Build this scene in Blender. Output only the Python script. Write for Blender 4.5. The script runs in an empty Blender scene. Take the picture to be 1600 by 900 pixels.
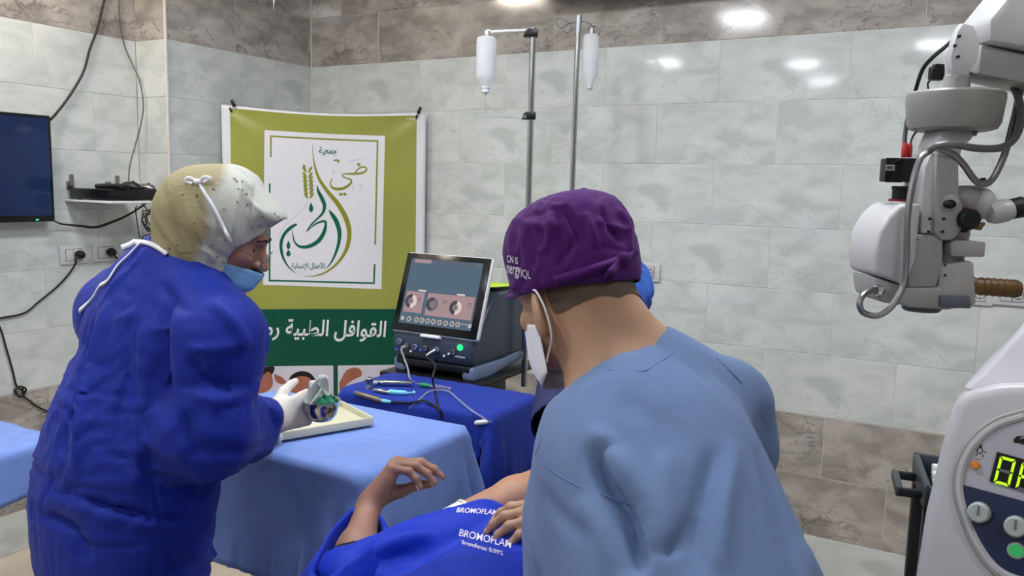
import bpy, bmesh, math, random
import numpy as np
from mathutils import Vector, Matrix, Quaternion
from mathutils.bvhtree import BVHTree

random.seed(7)
rng = np.random.default_rng(7)
scene = bpy.context.scene
COL = scene.collection
PI = math.pi

# ------------------------------------------------------------------ camera
FPX = 1267.2                       # focal length in pixels of a 1600 px wide frame
PITCH, ROLL, YAW = math.radians(7.1125), math.radians(1.3288), math.radians(29.005)
CAMH = 1.56
cp_, sp_, cr_, sr_ = math.cos(PITCH), math.sin(PITCH), math.cos(ROLL), math.sin(ROLL)
C_R = Vector((cr_, sp_ * sr_, cp_ * sr_))
C_U = Vector((-sr_, sp_ * cr_, cp_ * cr_))
C_F = Vector((0, cp_, -sp_))
CAM = Vector((0, 0, CAMH))
cam = bpy.data.cameras.new('camera')
cam.sensor_width = 36
cam.lens = FPX / 1600 * 36
cam.clip_start = 0.05
camo = bpy.data.objects.new('camera', cam)
COL.objects.link(camo)
m = Matrix((C_R, C_U, -C_F)).transposed().to_4x4()
m.translation = CAM
camo.matrix_world = m
scene.camera = camo

# ------------------------------------------------------------------ world, exposure
w = bpy.data.worlds.new('world')
scene.world = w
w.use_nodes = True
w.node_tree.nodes['Background'].inputs[0].default_value = (0.75, 0.8, 0.85, 1)
w.node_tree.nodes['Background'].inputs[1].default_value = 0.15
scene.view_settings.view_transform = 'Standard'
scene.view_settings.look = 'None'
scene.view_settings.gamma = 1
scene.view_settings.use_curve_mapping = False
scene.view_settings.exposure = 0.92

def ray(px, py):
    return (C_F + C_R * ((px - 800) / FPX) + C_U * (-(py - 450) / FPX))
def at(px, py, Y):
    """world point seen at a pixel of the photograph at depth Y along the room's viewing axis"""
    d = ray(px, py)
    return CAM + d * (Y / d.y)
def atz(px, py, z):
    d = ray(px, py)
    return CAM + d * ((z - CAMH) / d.z)
U = Vector((math.cos(YAW), -math.sin(YAW), 0))     # along the back wall, to the right
N = Vector((math.sin(YAW), math.cos(YAW), 0))      # into the back wall
Z = Vector((0, 0, 1))
SC = 0.25 / 0.3
DB, DL, DA, Z0 = 4.0518 * SC, 3.7645 * SC, 4.0116 * SC, 0.7345 * SC + CAMH
NSTEP = 2.955 * SC
CEIL = 2.92
def onplane(px, py, nrm, dist):
    d = ray(px, py)
    return CAM + d * (dist / d.dot(nrm))
def onback(px, py, off=0.0): return onplane(px, py, N, DB - off)
def onleft(px, py, off=0.0): return onplane(px, py, -U, DL - off)
def onleftA(px, py, off=0.0): return onplane(px, py, -U, DA - off)

# ------------------------------------------------------------------ materials
MATS = {}
def nodes_of(name):
    mt = bpy.data.materials.new(name)
    mt.use_nodes = True
    nt = mt.node_tree
    b = nt.nodes['Principled BSDF']
    MATS[name] = mt
    return mt, nt, b
def L_(nt, a, b): nt.links.new(a, b)
def srgb(r, g, b):
    f = lambda c: ((c / 255) / 12.92 if c / 255 <= 0.04045 else (((c / 255) + 0.055) / 1.055) ** 2.4)
    return (f(r), f(g), f(b), 1)
def mat(name, rgb, rough=0.5, metal=0.0, noise=0.06, nscale=20.0, bump=0.0, bscale=120.0, spec=0.5, alpha=1.0,
        trans=0.0, coat=0.0, emis=None, estr=0.0, sheen=0.0, subsurf=0.0, ior=1.45):
    """procedural principled material with a light noise variation of its own colour"""
    mt, nt, b = nodes_of(name)
    c = srgb(*rgb)
    tc = nt.nodes.new('ShaderNodeTexCoord')
    if noise > 0:
        n = nt.nodes.new('ShaderNodeTexNoise'); n.inputs['Scale'].default_value = nscale; n.inputs['Detail'].default_value = 5
        L_(nt, tc.outputs['Object'], n.inputs['Vector'])
        r = nt.nodes.new('ShaderNodeValToRGB')
        r.color_ramp.elements[0].position = 0.3; r.color_ramp.elements[1].position = 0.7
        r.color_ramp.elements[0].color = tuple(x * (1 - noise) for x in c[:3]) + (1,)
        r.color_ramp.elements[1].color = tuple(min(1, x * (1 + noise)) for x in c[:3]) + (1,)
        L_(nt, n.outputs['Fac'], r.inputs['Fac'])
        L_(nt, r.outputs['Color'], b.inputs['Base Color'])
    else:
        b.inputs['Base Color'].default_value = c
    b.inputs['Roughness'].default_value = rough
    b.inputs['Metallic'].default_value = metal
    b.inputs['Specular IOR Level'].default_value = spec
    b.inputs['Alpha'].default_value = alpha
    b.inputs['Transmission Weight'].default_value = trans
    b.inputs['Coat Weight'].default_value = coat
    b.inputs['Sheen Weight'].default_value = sheen
    b.inputs['IOR'].default_value = ior
    if subsurf:
        b.inputs['Subsurface Weight'].default_value = subsurf
        b.inputs['Subsurface Radius'].default_value = (0.012, 0.005, 0.003)
        b.inputs['Subsurface Scale'].default_value = 0.5
    if emis:
        b.inputs['Emission Color'].default_value = srgb(*emis)
        b.inputs['Emission Strength'].default_value = estr
    if bump > 0:
        n2 = nt.nodes.new('ShaderNodeTexNoise'); n2.inputs['Scale'].default_value = bscale; n2.inputs['Detail'].default_value = 6
        L_(nt, tc.outputs['Object'], n2.inputs['Vector'])
        bp = nt.nodes.new('ShaderNodeBump'); bp.inputs['Strength'].default_value = bump; bp.inputs['Distance'].default_value = 0.01
        L_(nt, n2.outputs['Fac'], bp.inputs['Height'])
        L_(nt, bp.outputs['Normal'], b.inputs['Normal'])
    return mt

def marble(name, base, dark, light, vein, rough, vs=1.0, joint=0.5):
    """glazed marble print: every tile (object) gets one of several shifts of the same print"""
    mt, nt, b = nodes_of(name)
    tc = nt.nodes.new('ShaderNodeTexCoord')
    oi = nt.nodes.new('ShaderNodeObjectInfo')
    mul = nt.nodes.new('ShaderNodeMath'); mul.operation = 'MULTIPLY'; mul.inputs[1].default_value = 5.0
    L_(nt, oi.outputs['Random'], mul.inputs[0])
    fl = nt.nodes.new('ShaderNodeMath'); fl.operation = 'FLOOR'; L_(nt, mul.outputs[0], fl.inputs[0])
    cmb = nt.nodes.new('ShaderNodeCombineXYZ')
    L_(nt, fl.outputs[0], cmb.inputs[0]); L_(nt, fl.outputs[0], cmb.inputs[1])
    add = nt.nodes.new('ShaderNodeVectorMath'); add.operation = 'ADD'
    L_(nt, tc.outputs['Object'], add.inputs[0]); L_(nt, cmb.outputs[0], add.inputs[1])
    mp = nt.nodes.new('ShaderNodeMapping'); mp.inputs['Scale'].default_value = (1, 1, 1.9); mp.inputs['Rotation'].default_value = (0, 0.5, 0)
    L_(nt, add.outputs[0], mp.inputs['Vector'])
    n1 = nt.nodes.new('ShaderNodeTexNoise'); n1.inputs['Scale'].default_value = 5 * vs; n1.inputs['Detail'].default_value = 5; n1.inputs['Distortion'].default_value = 0.6
    L_(nt, mp.outputs[0], n1.inputs['Vector'])
    r1 = nt.nodes.new('ShaderNodeValToRGB')
    e = r1.color_ramp.elements
    e[0].position = 0.36; e[0].color = srgb(*dark); e[1].position = 0.66; e[1].color = srgb(*light)
    x = e.new(0.5); x.color = srgb(*base)
    L_(nt, n1.outputs['Fac'], r1.inputs['Fac'])
    # veins: thin band where a second noise crosses its middle
    n2 = nt.nodes.new('ShaderNodeTexNoise'); n2.inputs['Scale'].default_value = 4.2 * vs; n2.inputs['Detail'].default_value = 7; n2.inputs['Roughness'].default_value = 0.62; n2.inputs['Distortion'].default_value = 0.9
    L_(nt, mp.outputs[0], n2.inputs['Vector'])
    r2 = nt.nodes.new('ShaderNodeValToRGB')
    e = r2.color_ramp.elements
    e[0].position = 0.485; e[0].color = (0, 0, 0, 1); e[1].position = 0.52; e[1].color = (0, 0, 0, 1)
    x = e.new(0.503); x.color = (1, 1, 1, 1)
    L_(nt, n2.outputs['Fac'], r2.inputs['Fac'])
    n3 = nt.nodes.new('ShaderNodeTexNoise'); n3.inputs['Scale'].default_value = 3.0; n3.inputs['Detail'].default_value = 2
    L_(nt, add.outputs[0], n3.inputs['Vector'])
    r3 = nt.nodes.new('ShaderNodeValToRGB'); r3.color_ramp.elements[0].position = 0.42; r3.color_ramp.elements[1].position = 0.62
    L_(nt, n3.outputs['Fac'], r3.inputs['Fac'])
    mm = nt.nodes.new('ShaderNodeMath'); mm.operation = 'MULTIPLY'
    L_(nt, r2.outputs['Color'], mm.inputs[0]); L_(nt, r3.outputs['Color'], mm.inputs[1])
    m2 = nt.nodes.new('ShaderNodeMath'); m2.operation = 'MULTIPLY'; m2.inputs[1].default_value = joint
    L_(nt, mm.outputs[0], m2.inputs[0])
    mx = nt.nodes.new('ShaderNodeMix'); mx.data_type = 'RGBA'
    mx.inputs['B'].default_value = srgb(*vein)
    L_(nt, m2.outputs[0], mx.inputs['Factor']); L_(nt, r1.outputs['Color'], mx.inputs['A'])
    L_(nt, mx.outputs['Result'], b.inputs['Base Color'])
    b.inputs['Roughness'].default_value = rough
    bp = nt.nodes.new('ShaderNodeBump'); bp.inputs['Strength'].default_value = 0.03; bp.inputs['Distance'].default_value = 0.002
    L_(nt, n1.outputs['Fac'], bp.inputs['Height']); L_(nt, bp.outputs['Normal'], b.inputs['Normal'])
    return mt

marble('tile_light', (208, 213, 210), (194, 200, 197), (218, 222, 220), (158, 161, 160), 0.07, 1.15, 0.42)
marble('tile_dark', (170, 164, 156), (149, 143, 135), (188, 182, 174), (92, 87, 82), 0.10, 1.3, 0.85)
mat('grout', (214, 211, 203), 0.8, noise=0.05)
mat('floor_tile', (196, 184, 165), 0.28, noise=0.06, nscale=6)
mat('ceiling_paint', (226, 226, 222), 0.8, noise=0.02)
mat('wall_plain', (138, 135, 128), 0.5, noise=0.03)
mat('lamp_panel', (255, 255, 255), 0.5, noise=0, emis=(244, 248, 255), estr=42.0)
mat('lamp_panel_warm', (255, 255, 255), 0.5, noise=0, emis=(255, 240, 222), estr=34.0)
mat('lamp_panel_dim', (255, 255, 255), 0.5, noise=0, emis=(246, 248, 255), estr=24.0)
mat('white_plastic', (226, 227, 228), 0.35, noise=0.02)
mat('black_plastic', (18, 18, 20), 0.38, noise=0.1)
mat('black_rubber', (14, 14, 15), 0.55, noise=0.1)
mat('steel', (200, 202, 205), 0.16, metal=1.0, noise=0.04)
mat('dull_steel', (150, 150, 152), 0.32, metal=1.0, noise=0.05)

# ------------------------------------------------------------------ object helpers
def link(o, parent=None):
    COL.objects.link(o)
    if parent is not None:
        o.parent = parent
    return o
def tag(o, label=None, cat=None, group=None, kind=None):
    if label: o['label'] = label
    if cat: o['category'] = cat
    if group: o['group'] = group
    if kind: o['kind'] = kind
    return o
def thing(name, loc, label, cat, group=None):
    o = bpy.data.objects.new(name, None)
    o.empty_display_size = 0.05
    o.location = loc
    COL.objects.link(o)
    tag(o, label, cat, group)
    return o
def set_smooth(me, ang=None):
    me.polygons.foreach_set('use_smooth', [True] * len(me.polygons))
    if ang is not None:
        try: me.set_sharp_from_angle(angle=math.radians(ang))
        except Exception: pass
def mesh_obj(name, verts, faces, material, parent=None, smooth=True, ang=40, label=None):
    """world-space vertices; with a parent the mesh is stored relative to the parent's location"""
    me = bpy.data.meshes.new(name)
    v = np.asarray(verts, float).reshape(-1, 3)
    off = np.zeros(3)
    if parent is not None:
        q = parent
        while q is not None:
            off = off + np.array(q.location); q = q.parent
    else:
        off = np.array([(v[:, 0].min() + v[:, 0].max()) / 2, (v[:, 1].min() + v[:, 1].max()) / 2, v[:, 2].min()])
    me.from_pydata((v - off).tolist(), [], [tuple(int(i) for i in f) for f in faces])
    me.validate()
    me.update()
    mm = material if isinstance(material, (list, tuple)) else [material]
    for k in mm: me.materials.append(MATS[k])
    if smooth: set_smooth(me, ang)
    o = bpy.data.objects.new(name, me)
    if parent is None: o.location = off
    link(o, parent)
    if label: o['label'] = label
    return o

class MB:
    """collects shapes (world space) into one mesh"""
    def __init__(s): s.v = []; s.f = []
    def add(s, v, f):
        o = len(s.v)
        s.v.extend([tuple(p) for p in v]); s.f.extend([tuple(i + o for i in q) for q in f])
        return s
    def bm(s, b, M=None):
        b.verts.ensure_lookup_table(); b.verts.index_update()
        v = [(M @ x.co if M is not None else x.co.copy()) for x in b.verts]
        f = [[x.index for x in q.verts] for q in b.faces]
        b.free()
        return s.add(v, f)
    def box(s, c, size, ax=None, bev=0.0, seg=2):
        """box centred at c; ax = (x, y, z) axis vectors"""
        b = bmesh.new(); bmesh.ops.create_cube(b, size=1)
        for x in b.verts: x.co = Vector((x.co.x * size[0], x.co.y * size[1], x.co.z * size[2]))
        if bev > 0: bmesh.ops.bevel(b, geom=list(b.edges), offset=min(bev, min(size) * 0.49), segments=seg, affect='EDGES', profile=0.5)
        return s.bm(b, frame(c, ax))
    def prism(s, pts, thick, c, ax=None, bev=0.0, seg=2):
        """outline pts in the local x,z plane extruded +-thick/2 along local y"""
        b = bmesh.new()
        vs = [b.verts.new((p[0], -thick / 2, p[1])) for p in pts]
        fc = b.faces.new(vs)
        r = bmesh.ops.extrude_face_region(b, geom=[fc])
        for x in r['geom']:
            if isinstance(x, bmesh.types.BMVert): x.co.y += thick
        bmesh.ops.recalc_face_normals(b, faces=b.faces)
        if bev > 0:
            ed = [e for e in b.edges if len(e.link_faces) == 2 and e.calc_face_angle(0) > 0.6]
            bmesh.ops.bevel(b, geom=ed, offset=bev, segments=seg, affect='EDGES', profile=0.5, clamp_overlap=True)
        return s.bm(b, frame(c, ax))
    def tube(s, pts, r, n=10, cap=True, smooth=0):
        v, f = tube_geo(pts, r, n, cap, smooth)
        return s.add(v, f)
    def lathe(s, prof, c, axis=(0, 0, 1), n=24, ref=None):
        """prof: (radius, height along axis)"""
        a = Vector(axis).normalized()
        t = Vector(ref) if ref is not None else (Vector((1, 0, 0)) if abs(a.x) < 0.9 else Vector((0, 1, 0)))
        e1 = (t - a * t.dot(a)).normalized(); e2 = a.cross(e1)
        c = Vector(c); v = []; f = []
        for r, h in prof:
            for i in range(n):
                th = 2 * PI * i / n
                v.append(c + a * h + e1 * (r * math.cos(th)) + e2 * (r * math.sin(th)))
        for j in range(len(prof) - 1):
            for i in range(n):
                k = (i + 1) % n
                f.append((j * n + i, j * n + k, (j + 1) * n + k, (j + 1) * n + i))
        f.append(tuple(range(n - 1, -1, -1))); f.append(tuple((len(prof) - 1) * n + i for i in range(n)))
        return s.add(v, f)
    def ell(s, c, r, ax=None, n=16):
        b = bmesh.new(); bmesh.ops.create_uvsphere(b, u_segments=n, v_segments=max(6, n * 2 // 3), radius=1)
        for x in b.verts: x.co = Vector((x.co.x * r[0], x.co.y * r[1], x.co.z * r[2]))
        return s.bm(b, frame(c, ax))
    def build(s, name, material, parent=None, smooth=True, ang=35, label=None):
        return mesh_obj(name, s.v, s.f, material, parent, smooth, ang, label)
def frame(c, ax=None):
    M = Matrix.Identity(4)
    if ax is not None:
        M = Matrix([Vector(a).normalized() for a in ax]).transposed().to_4x4()
    M.translation = Vector(c)
    return M
def catmull(pts, k=6):
    P = [Vector(p) for p in pts]
    if len(P) < 3: return P
    P = [P[0] * 2 - P[1]] + P + [P[-1] * 2 - P[-2]]
    out = []
    for i in range(1, len(P) - 2):
        a, b, c, d = P[i - 1], P[i], P[i + 1], P[i + 2]
        for j in range(k):
            t = j / k
            out.append(0.5 * ((2 * b) + (c - a) * t + (2 * a - 5 * b + 4 * c - d) * t * t + (3 * b - a - 3 * c + d) * t ** 3))
    out.append(P[-2])
    return out
def tube_geo(pts, r, n=10, cap=True, smooth=0):
    P = catmull(pts, smooth) if smooth else [Vector(p) for p in pts]
    m_ = len(P)
    R = r if isinstance(r, (list, tuple)) else None
    def rad(i):
        if R is None: return r
        t = i / (m_ - 1) * (len(R) - 1); k = min(int(t), len(R) - 2)
        return R[k] + (R[k + 1] - R[k]) * (t - k)
    T = []
    for i in range(m_):
        d = P[min(i + 1, m_ - 1)] - P[max(i - 1, 0)]
        T.append(d.normalized() if d.length > 1e-9 else Vector((0, 0, 1)))
    e = Vector((0, 0, 1)) if abs(T[0].z) < 0.9 else Vector((1, 0, 0))
    v = []; f = []
    for i in range(m_):
        e = (e - T[i] * e.dot(T[i]))
        e = e.normalized() if e.length > 1e-6 else T[i].orthogonal().normalized()
        g = T[i].cross(e)
        for k in range(n):
            a = 2 * PI * k / n
            v.append(P[i] + (e * math.cos(a) + g * math.sin(a)) * rad(i))
    for i in range(m_ - 1):
        for k in range(n):
            q = (k + 1) % n
            f.append((i * n + k, i * n + q, (i + 1) * n + q, (i + 1) * n + k))
    if cap:
        f.append(tuple(range(n - 1, -1, -1))); f.append(tuple((m_ - 1) * n + k for k in range(n)))
    return v, f
def text_mesh(body, size=1.0, ext=0.0, align='CENTER', shear=0.0, bold=0.0):
    """verts and faces of a piece of lettering in the x,y plane"""
    cu = bpy.data.curves.new('lettering', 'FONT')
    cu.body = body; cu.size = size; cu.extrude = ext; cu.align_x = align; cu.align_y = 'CENTER'; cu.shear = shear; cu.offset = bold
    cu.resolution_u = 3
    o = bpy.data.objects.new('lettering', cu); COL.objects.link(o)
    dg = bpy.context.evaluated_depsgraph_get()
    me = bpy.data.meshes.new_from_object(o.evaluated_get(dg))
    v = [p.co.copy() for p in me.vertices]; f = [tuple(p.vertices) for p in me.polygons]
    bpy.data.objects.remove(o); bpy.data.curves.remove(cu); bpy.data.meshes.remove(me)
    return v, f

# ------------------------------------------------------------------ implicit surfaces for bodies and cloth
def smin(a, b, k):
    h = np.clip(0.5 + 0.5 * (b - a) / k, 0, 1)
    return b * (1 - h) + a * h - k * h * (1 - h)
def rcone(P, a, b, ra, rb, flat=None):
    """tapered capsule; flat = (axis, factor) squashes the section along an axis"""
    a = np.asarray(a, float); b = np.asarray(b, float)
    ba = b - a; t = np.clip(((P - a) @ ba) / max(1e-9, ba @ ba), 0, 1)
    D = P - a - t[:, None] * ba
    if flat is not None:
        ax = np.asarray(flat[0], float); ax = ax / np.linalg.norm(ax)
        c = D @ ax
        D = D + (c * (1 / flat[1] - 1))[:, None] * ax
    return np.sqrt((D * D).sum(1)) - (ra + (rb - ra) * t)
def ellp(P, c, r, ax=None):
    D = P - np.asarray(c, float)
    if ax is not None:
        A = np.array([np.asarray(v, float) / np.linalg.norm(v) for v in ax]); D = D @ A.T
    r = np.asarray(r, float)
    k0 = np.sqrt(((D / r) ** 2).sum(1)); k1 = np.sqrt(((D / r ** 2) ** 2).sum(1))
    return k0 * (k0 - 1) / np.maximum(k1, 1e-9)
def blend(parts, k):
    d = parts[0]
    for q in parts[1:]: d = smin(d, q, k)
    return d
def surf_nets(fn, lo, hi, h, sm=1):
    lo = np.asarray(lo, float); hi = np.asarray(hi, float)
    nx, ny, nz = [int(math.ceil(x / h)) + 1 for x in (hi - lo)]
    # coarse pass finds the blocks near the surface, only those are sampled finely
    K = 6; cx_, cy_, cz_ = [(q + K - 1) // K for q in (nx, ny, nz)]
    g = np.stack(np.meshgrid(np.arange(cx_), np.arange(cy_), np.arange(cz_), indexing='ij'), -1).reshape(-1, 3)
    pc = (g * K + (K - 1) / 2) * h + lo
    vc = np.concatenate([fn(pc[i:i + 100000]) for i in range(0, len(pc), 100000)])
    V = np.repeat(np.repeat(np.repeat(vc.reshape(cx_, cy_, cz_), K, 0), K, 1), K, 2)
    near = np.abs(vc) < K * h * 1.5
    loc = np.stack(np.meshgrid(np.arange(K), np.arange(K), np.arange(K), indexing='ij'), -1).reshape(-1, 3)
    gi = (g[near][:, None, :] * K + loc[None]).reshape(-1, 3)
    pv = gi * h + lo
    vv = np.concatenate([fn(pv[i:i + 100000]) for i in range(0, len(pv), 100000)])
    V[gi[:, 0], gi[:, 1], gi[:, 2]] = vv
    V = V[:nx, :ny, :nz]
    S = V < 0
    acc = np.zeros((nx - 1, ny - 1, nz - 1, 3)); cnt = np.zeros((nx - 1, ny - 1, nz - 1))
    corners = [(i, j, k) for i in (0, 1) for j in (0, 1) for k in (0, 1)]
    def sub(A, c): return A[c[0]:c[0] + nx - 1, c[1]:c[1] + ny - 1, c[2]:c[2] + nz - 1]
    for a in corners:
        for d in range(3):
            if a[d] == 0:
                b = list(a); b[d] = 1
                va, vb = sub(V, a), sub(V, b)
                x = sub(S, a) != sub(S, b)
                t = np.where(x, va / np.where(x, va - vb, 1), 0)
                p = [np.full(va.shape, float(a[q])) for q in range(3)]
                p[d] = t
                for q in range(3): acc[..., q] += np.where(x, p[q], 0)
                cnt += x
    act = cnt > 0
    idx = -np.ones(act.shape, int); idx[act] = np.arange(act.sum())
    cells = np.argwhere(act)
    verts = (cells + acc[act] / cnt[act][:, None]) * h + lo
    faces = []
    for d in range(3):
        a, b = (d + 1) % 3, (d + 2) % 3
        sl0 = [slice(1, None)] * 3; sl1 = [slice(1, None)] * 3
        n_ = [nx, ny, nz]
        s0 = [slice(1, n_[q] - 1) for q in range(3)]; s1 = [slice(1, n_[q] - 1) for q in range(3)]
        s0[d] = slice(0, n_[d] - 1); s1[d] = slice(1, n_[d])
        A, B = S[tuple(s0)], S[tuple(s1)]
        E = np.argwhere(A != B)
        if not len(E): continue
        off = np.array([1, 1, 1]); off[d] = 0
        G = E + off
        sign = A[tuple(E.T)]
        def ci(da, db):
            Q = G.copy(); Q[:, a] -= da; Q[:, b] -= db
            return idx[tuple(Q.T)]
        q = np.stack([ci(1, 1), ci(0, 1), ci(0, 0), ci(1, 0)], 1)
        q[~sign] = q[~sign][:, ::-1]
        faces.append(q)
    F = np.concatenate(faces)
    F = F[(F >= 0).all(1)]
    for _ in range(sm): verts = lap_smooth(verts, F, 0.5)
    return verts, F
def edges_of(F, diag=False):
    F = np.asarray(F)
    E = np.concatenate([F[:, [0, 1]], F[:, [1, 2]], F[:, [2, 3]], F[:, [3, 0]]])
    if diag: E = np.concatenate([E, F[:, [0, 2]], F[:, [1, 3]]])
    E = np.sort(E, 1)
    return np.unique(E, axis=0)
def lap(V, E, deg):
    n = len(V); out = np.empty_like(V)
    for c in range(3):
        out[:, c] = np.bincount(E[:, 0], V[E[:, 1], c], n) + np.bincount(E[:, 1], V[E[:, 0], c], n)
    return out / deg[:, None]
def lap_smooth(V, F, lam=0.5, it=1):
    E = edges_of(F); deg = np.maximum(1, np.bincount(E.ravel(), minlength=len(V)))
    for _ in range(it): V = V + lam * (lap(V, E, deg) - V)
    return V
def vnormals(V, F):
    n = np.cross(V[F[:, 2]] - V[F[:, 0]], V[F[:, 3]] - V[F[:, 1]])
    out = np.zeros_like(V)
    for k in range(4):
        for c in range(3): out[:, c] += np.bincount(F[:, k], n[:, c], len(V))
    return out / np.maximum(1e-12, np.linalg.norm(out, axis=1))[:, None]
def grad(fn, P, e=1e-3):
    g = np.stack([fn(P + np.eye(3)[i] * e) - fn(P - np.eye(3)[i] * e) for i in range(3)], 1)
    return g / np.maximum(1e-9, np.linalg.norm(g, axis=1))[:, None]
def relax_cloth(V, F, fn, rest=1.05, it=80, grav=(0, 0, -0.0006), pin=None, bend=0.15, thick=0.004, coll_every=4, rest_from=None, fric=0.0):
    """position based cloth: edges keep rest x their first length, gravity pulls, the body pushes out"""
    V0 = V.copy(); V = V.copy()
    E = edges_of(F, True)
    Eb = edges_of(F); degb = np.maximum(1, np.bincount(Eb.ravel(), minlength=len(V)))
    R = rest_from if rest_from is not None else V0
    L0 = np.linalg.norm(R[E[:, 0]] - R[E[:, 1]], axis=1)
    L0 = L0 * (rest if np.isscalar(rest) else 0.5 * (rest[E[:, 0]] + rest[E[:, 1]]))
    deg = np.maximum(1, np.bincount(E.ravel(), minlength=len(V)))
    g = np.asarray(grav, float); vel = np.zeros_like(V)
    free = np.ones(len(V)) if pin is None else 1.0 - pin
    n = len(V)
    for k in range(it):
        prev = V.copy()
        V = V + (vel * 0.9 + g) * free[:, None]
        for _ in range(6):
            d = V[E[:, 1]] - V[E[:, 0]]; l = np.linalg.norm(d, axis=1)
            c = d * ((l - L0) / np.maximum(l, 1e-9) * 0.5)[:, None]
            dv = np.stack([np.bincount(E[:, 0], c[:, q], n) - np.bincount(E[:, 1], c[:, q], n) for q in range(3)], 1)
            V = V + dv / deg[:, None] * 2.2 * free[:, None]
        if bend > 0: V = V + bend * (lap(V, Eb, degb) - V) * free[:, None]
        if fn is not None and k % coll_every == coll_every - 1:
            s = fn(V); ii = np.where(s < thick)[0]
            if len(ii):
                gn = grad(fn, V[ii]); V[ii] += gn * (thick - s[ii])[:, None]
                mv = V[ii] - prev[ii]; tg = mv - gn * (mv * gn).sum(1)[:, None]
                V[ii] -= fric * tg
        V[:, 2] = np.maximum(V[:, 2], 0.006)
        vel = V - prev
        vl = np.linalg.norm(vel, axis=1); vel *= np.minimum(1, 0.02 / np.maximum(vl, 1e-9))[:, None]
    if fn is not None:
        s = fn(V); ii = np.where(s < thick)[0]
        if len(ii): V[ii] += grad(fn, V[ii]) * (thick - s[ii])[:, None]
    return V
def crease(V, F, pts, width, depth, fade=True):
    """press a fold line (world polyline) into a surface: ridge if depth > 0, valley if < 0"""
    Nn = vnormals(V, F); P = [np.array(p) for p in catmull(pts, 6)]
    best = np.full(len(V), 1e9); tt = np.zeros(len(V))
    m_ = len(P) - 1
    for i in range(m_):
        a, b = P[i], P[i + 1]; ba = b - a
        t = np.clip(((V - a) @ ba) / max(1e-9, ba @ ba), 0, 1)
        d = np.linalg.norm(V - a - t[:, None] * ba, axis=1)
        u = d < best; best[u] = d[u]; tt[u] = (i + t[u]) / m_
    wgt = np.exp(-(best / width) ** 2)
    if fade: wgt *= np.sin(np.clip(tt, 0.001, 0.999) * PI) ** 0.6
    return V + Nn * (depth * wgt)[:, None]
def rumple(V, F, n, seed, ln=(.06, .16), wd=(.005, .010), dp=(.003, .007), bias=None):
    """scatter short soft creases over a cloth"""
    r = np.random.default_rng(seed)
    Nn = vnormals(V, F)
    for _ in range(n):
        i = r.integers(len(V)); t = r.normal(0, 1, 3)
        if bias is not None: t = t * .6 + np.asarray(bias) * r.choice([-1, 1])
        t = t - Nn[i] * (t @ Nn[i]); t /= max(1e-9, np.linalg.norm(t)); L = r.uniform(*ln)
        s_ = np.cross(Nn[i], t) * r.uniform(-.25, .25) * L
        near = np.linalg.norm(V - V[i], axis=1) < L
        P = [Vector(V[i] - t * L / 2), Vector(V[i] + s_ * .5), Vector(V[i] + t * L / 2)]
        q = [np.array(p) for p in catmull(P, 3)]
        S = V[near]; best = np.full(len(S), 1e9); tt = np.zeros(len(S)); m_ = len(q) - 1
        for k in range(m_):
            ba = q[k + 1] - q[k]; u_ = np.clip(((S - q[k]) @ ba) / max(1e-9, ba @ ba), 0, 1); d = np.linalg.norm(S - q[k] - u_[:, None] * ba, axis=1)
            b = d < best; best[b] = d[b]; tt[b] = (k + u_[b]) / m_
        w_ = r.uniform(*wd); a = r.uniform(*dp) * r.choice([-1, 1])
        V[near] = S + Nn[near] * (a * np.exp(-(best / w_) ** 2) * np.sin(np.clip(tt, .001, .999) * PI))[:, None]
    return V
def bvh_of(V, F): return BVHTree.FromPolygons([tuple(p) for p in V], [tuple(int(i) for i in f) for f in F])
def hit(bvh, px, py):
    d = ray(px, py).normalized()
    r = bvh.ray_cast(CAM, d)
    return r[0], r[1]

# ================================================================== the room
def struct(o): o['kind'] = 'structure'; return o
def wall_quad(name, a, b, z0, z1, thick, nrm, material):
    """slab wall from a to b; its visible face lies on a..b, the body goes along nrm"""
    a, b, nrm = Vector(a), Vector(b), Vector(nrm)
    v = []
    for z in (z0, z1):
        for p in (a, b, b + nrm * thick, a + nrm * thick): v.append((p.x, p.y, z))
    f = [(0, 3, 2, 1), (4, 5, 6, 7), (0, 1, 5, 4), (1, 2, 6, 5), (2, 3, 7, 6), (3, 0, 4, 7)]
    return struct(mesh_obj(name, v, f, material, None, False))
SR, NF = 1.95, -4.4           # right wall along U, front wall (behind the photographer) along N
GAP = 0.0022                    # joints lie this deep behind the tile faces
wall_back = wall_quad('wall_back', -U * (DA + 0.1) + N * (DB + GAP), U * (SR + 0.1) + N * (DB + GAP), 0, CEIL, 0.12, N, 'grout')
wall_left = wall_quad('wall_left', -U * (DA + GAP) + N * (NF - 0.1), -U * (DA + GAP) + N * (NSTEP + 0.0), 0, CEIL, 0.12, -U, 'grout')
wall_step = wall_quad('wall_left_pier', -U * (DL + GAP) + N * (NSTEP + GAP), -U * (DL + GAP) + N * (DB + 0.003), 0, CEIL, DA - DL + 0.12, -U, 'grout')
wall_quad('wall_right', U * SR + N * (NF - 0.1), U * SR + N * (DB + 0.0), 0, CEIL, 0.12, U, 'wall_plain')
wall_quad('wall_front', -U * DA + N * NF, U * SR + N * NF, 0, CEIL, 0.12, -N, 'wall_plain')
def slab(name, z0, z1, material):
    pts = [-U * (DA + .1) + N * (NF - .1), U * (SR + .1) + N * (NF - .1), U * (SR + .1) + N * (DB + .1), -U * (DA + .1) + N * (DB + .1)]
    v = [(p.x, p.y, z) for z in (z0, z1) for p in pts]
    f = [(0, 3, 2, 1), (4, 5, 6, 7), (0, 1, 5, 4), (1, 2, 6, 5), (2, 3, 7, 6), (3, 0, 4, 7)]
    return struct(mesh_obj(name, v, f, material, None, False))
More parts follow.
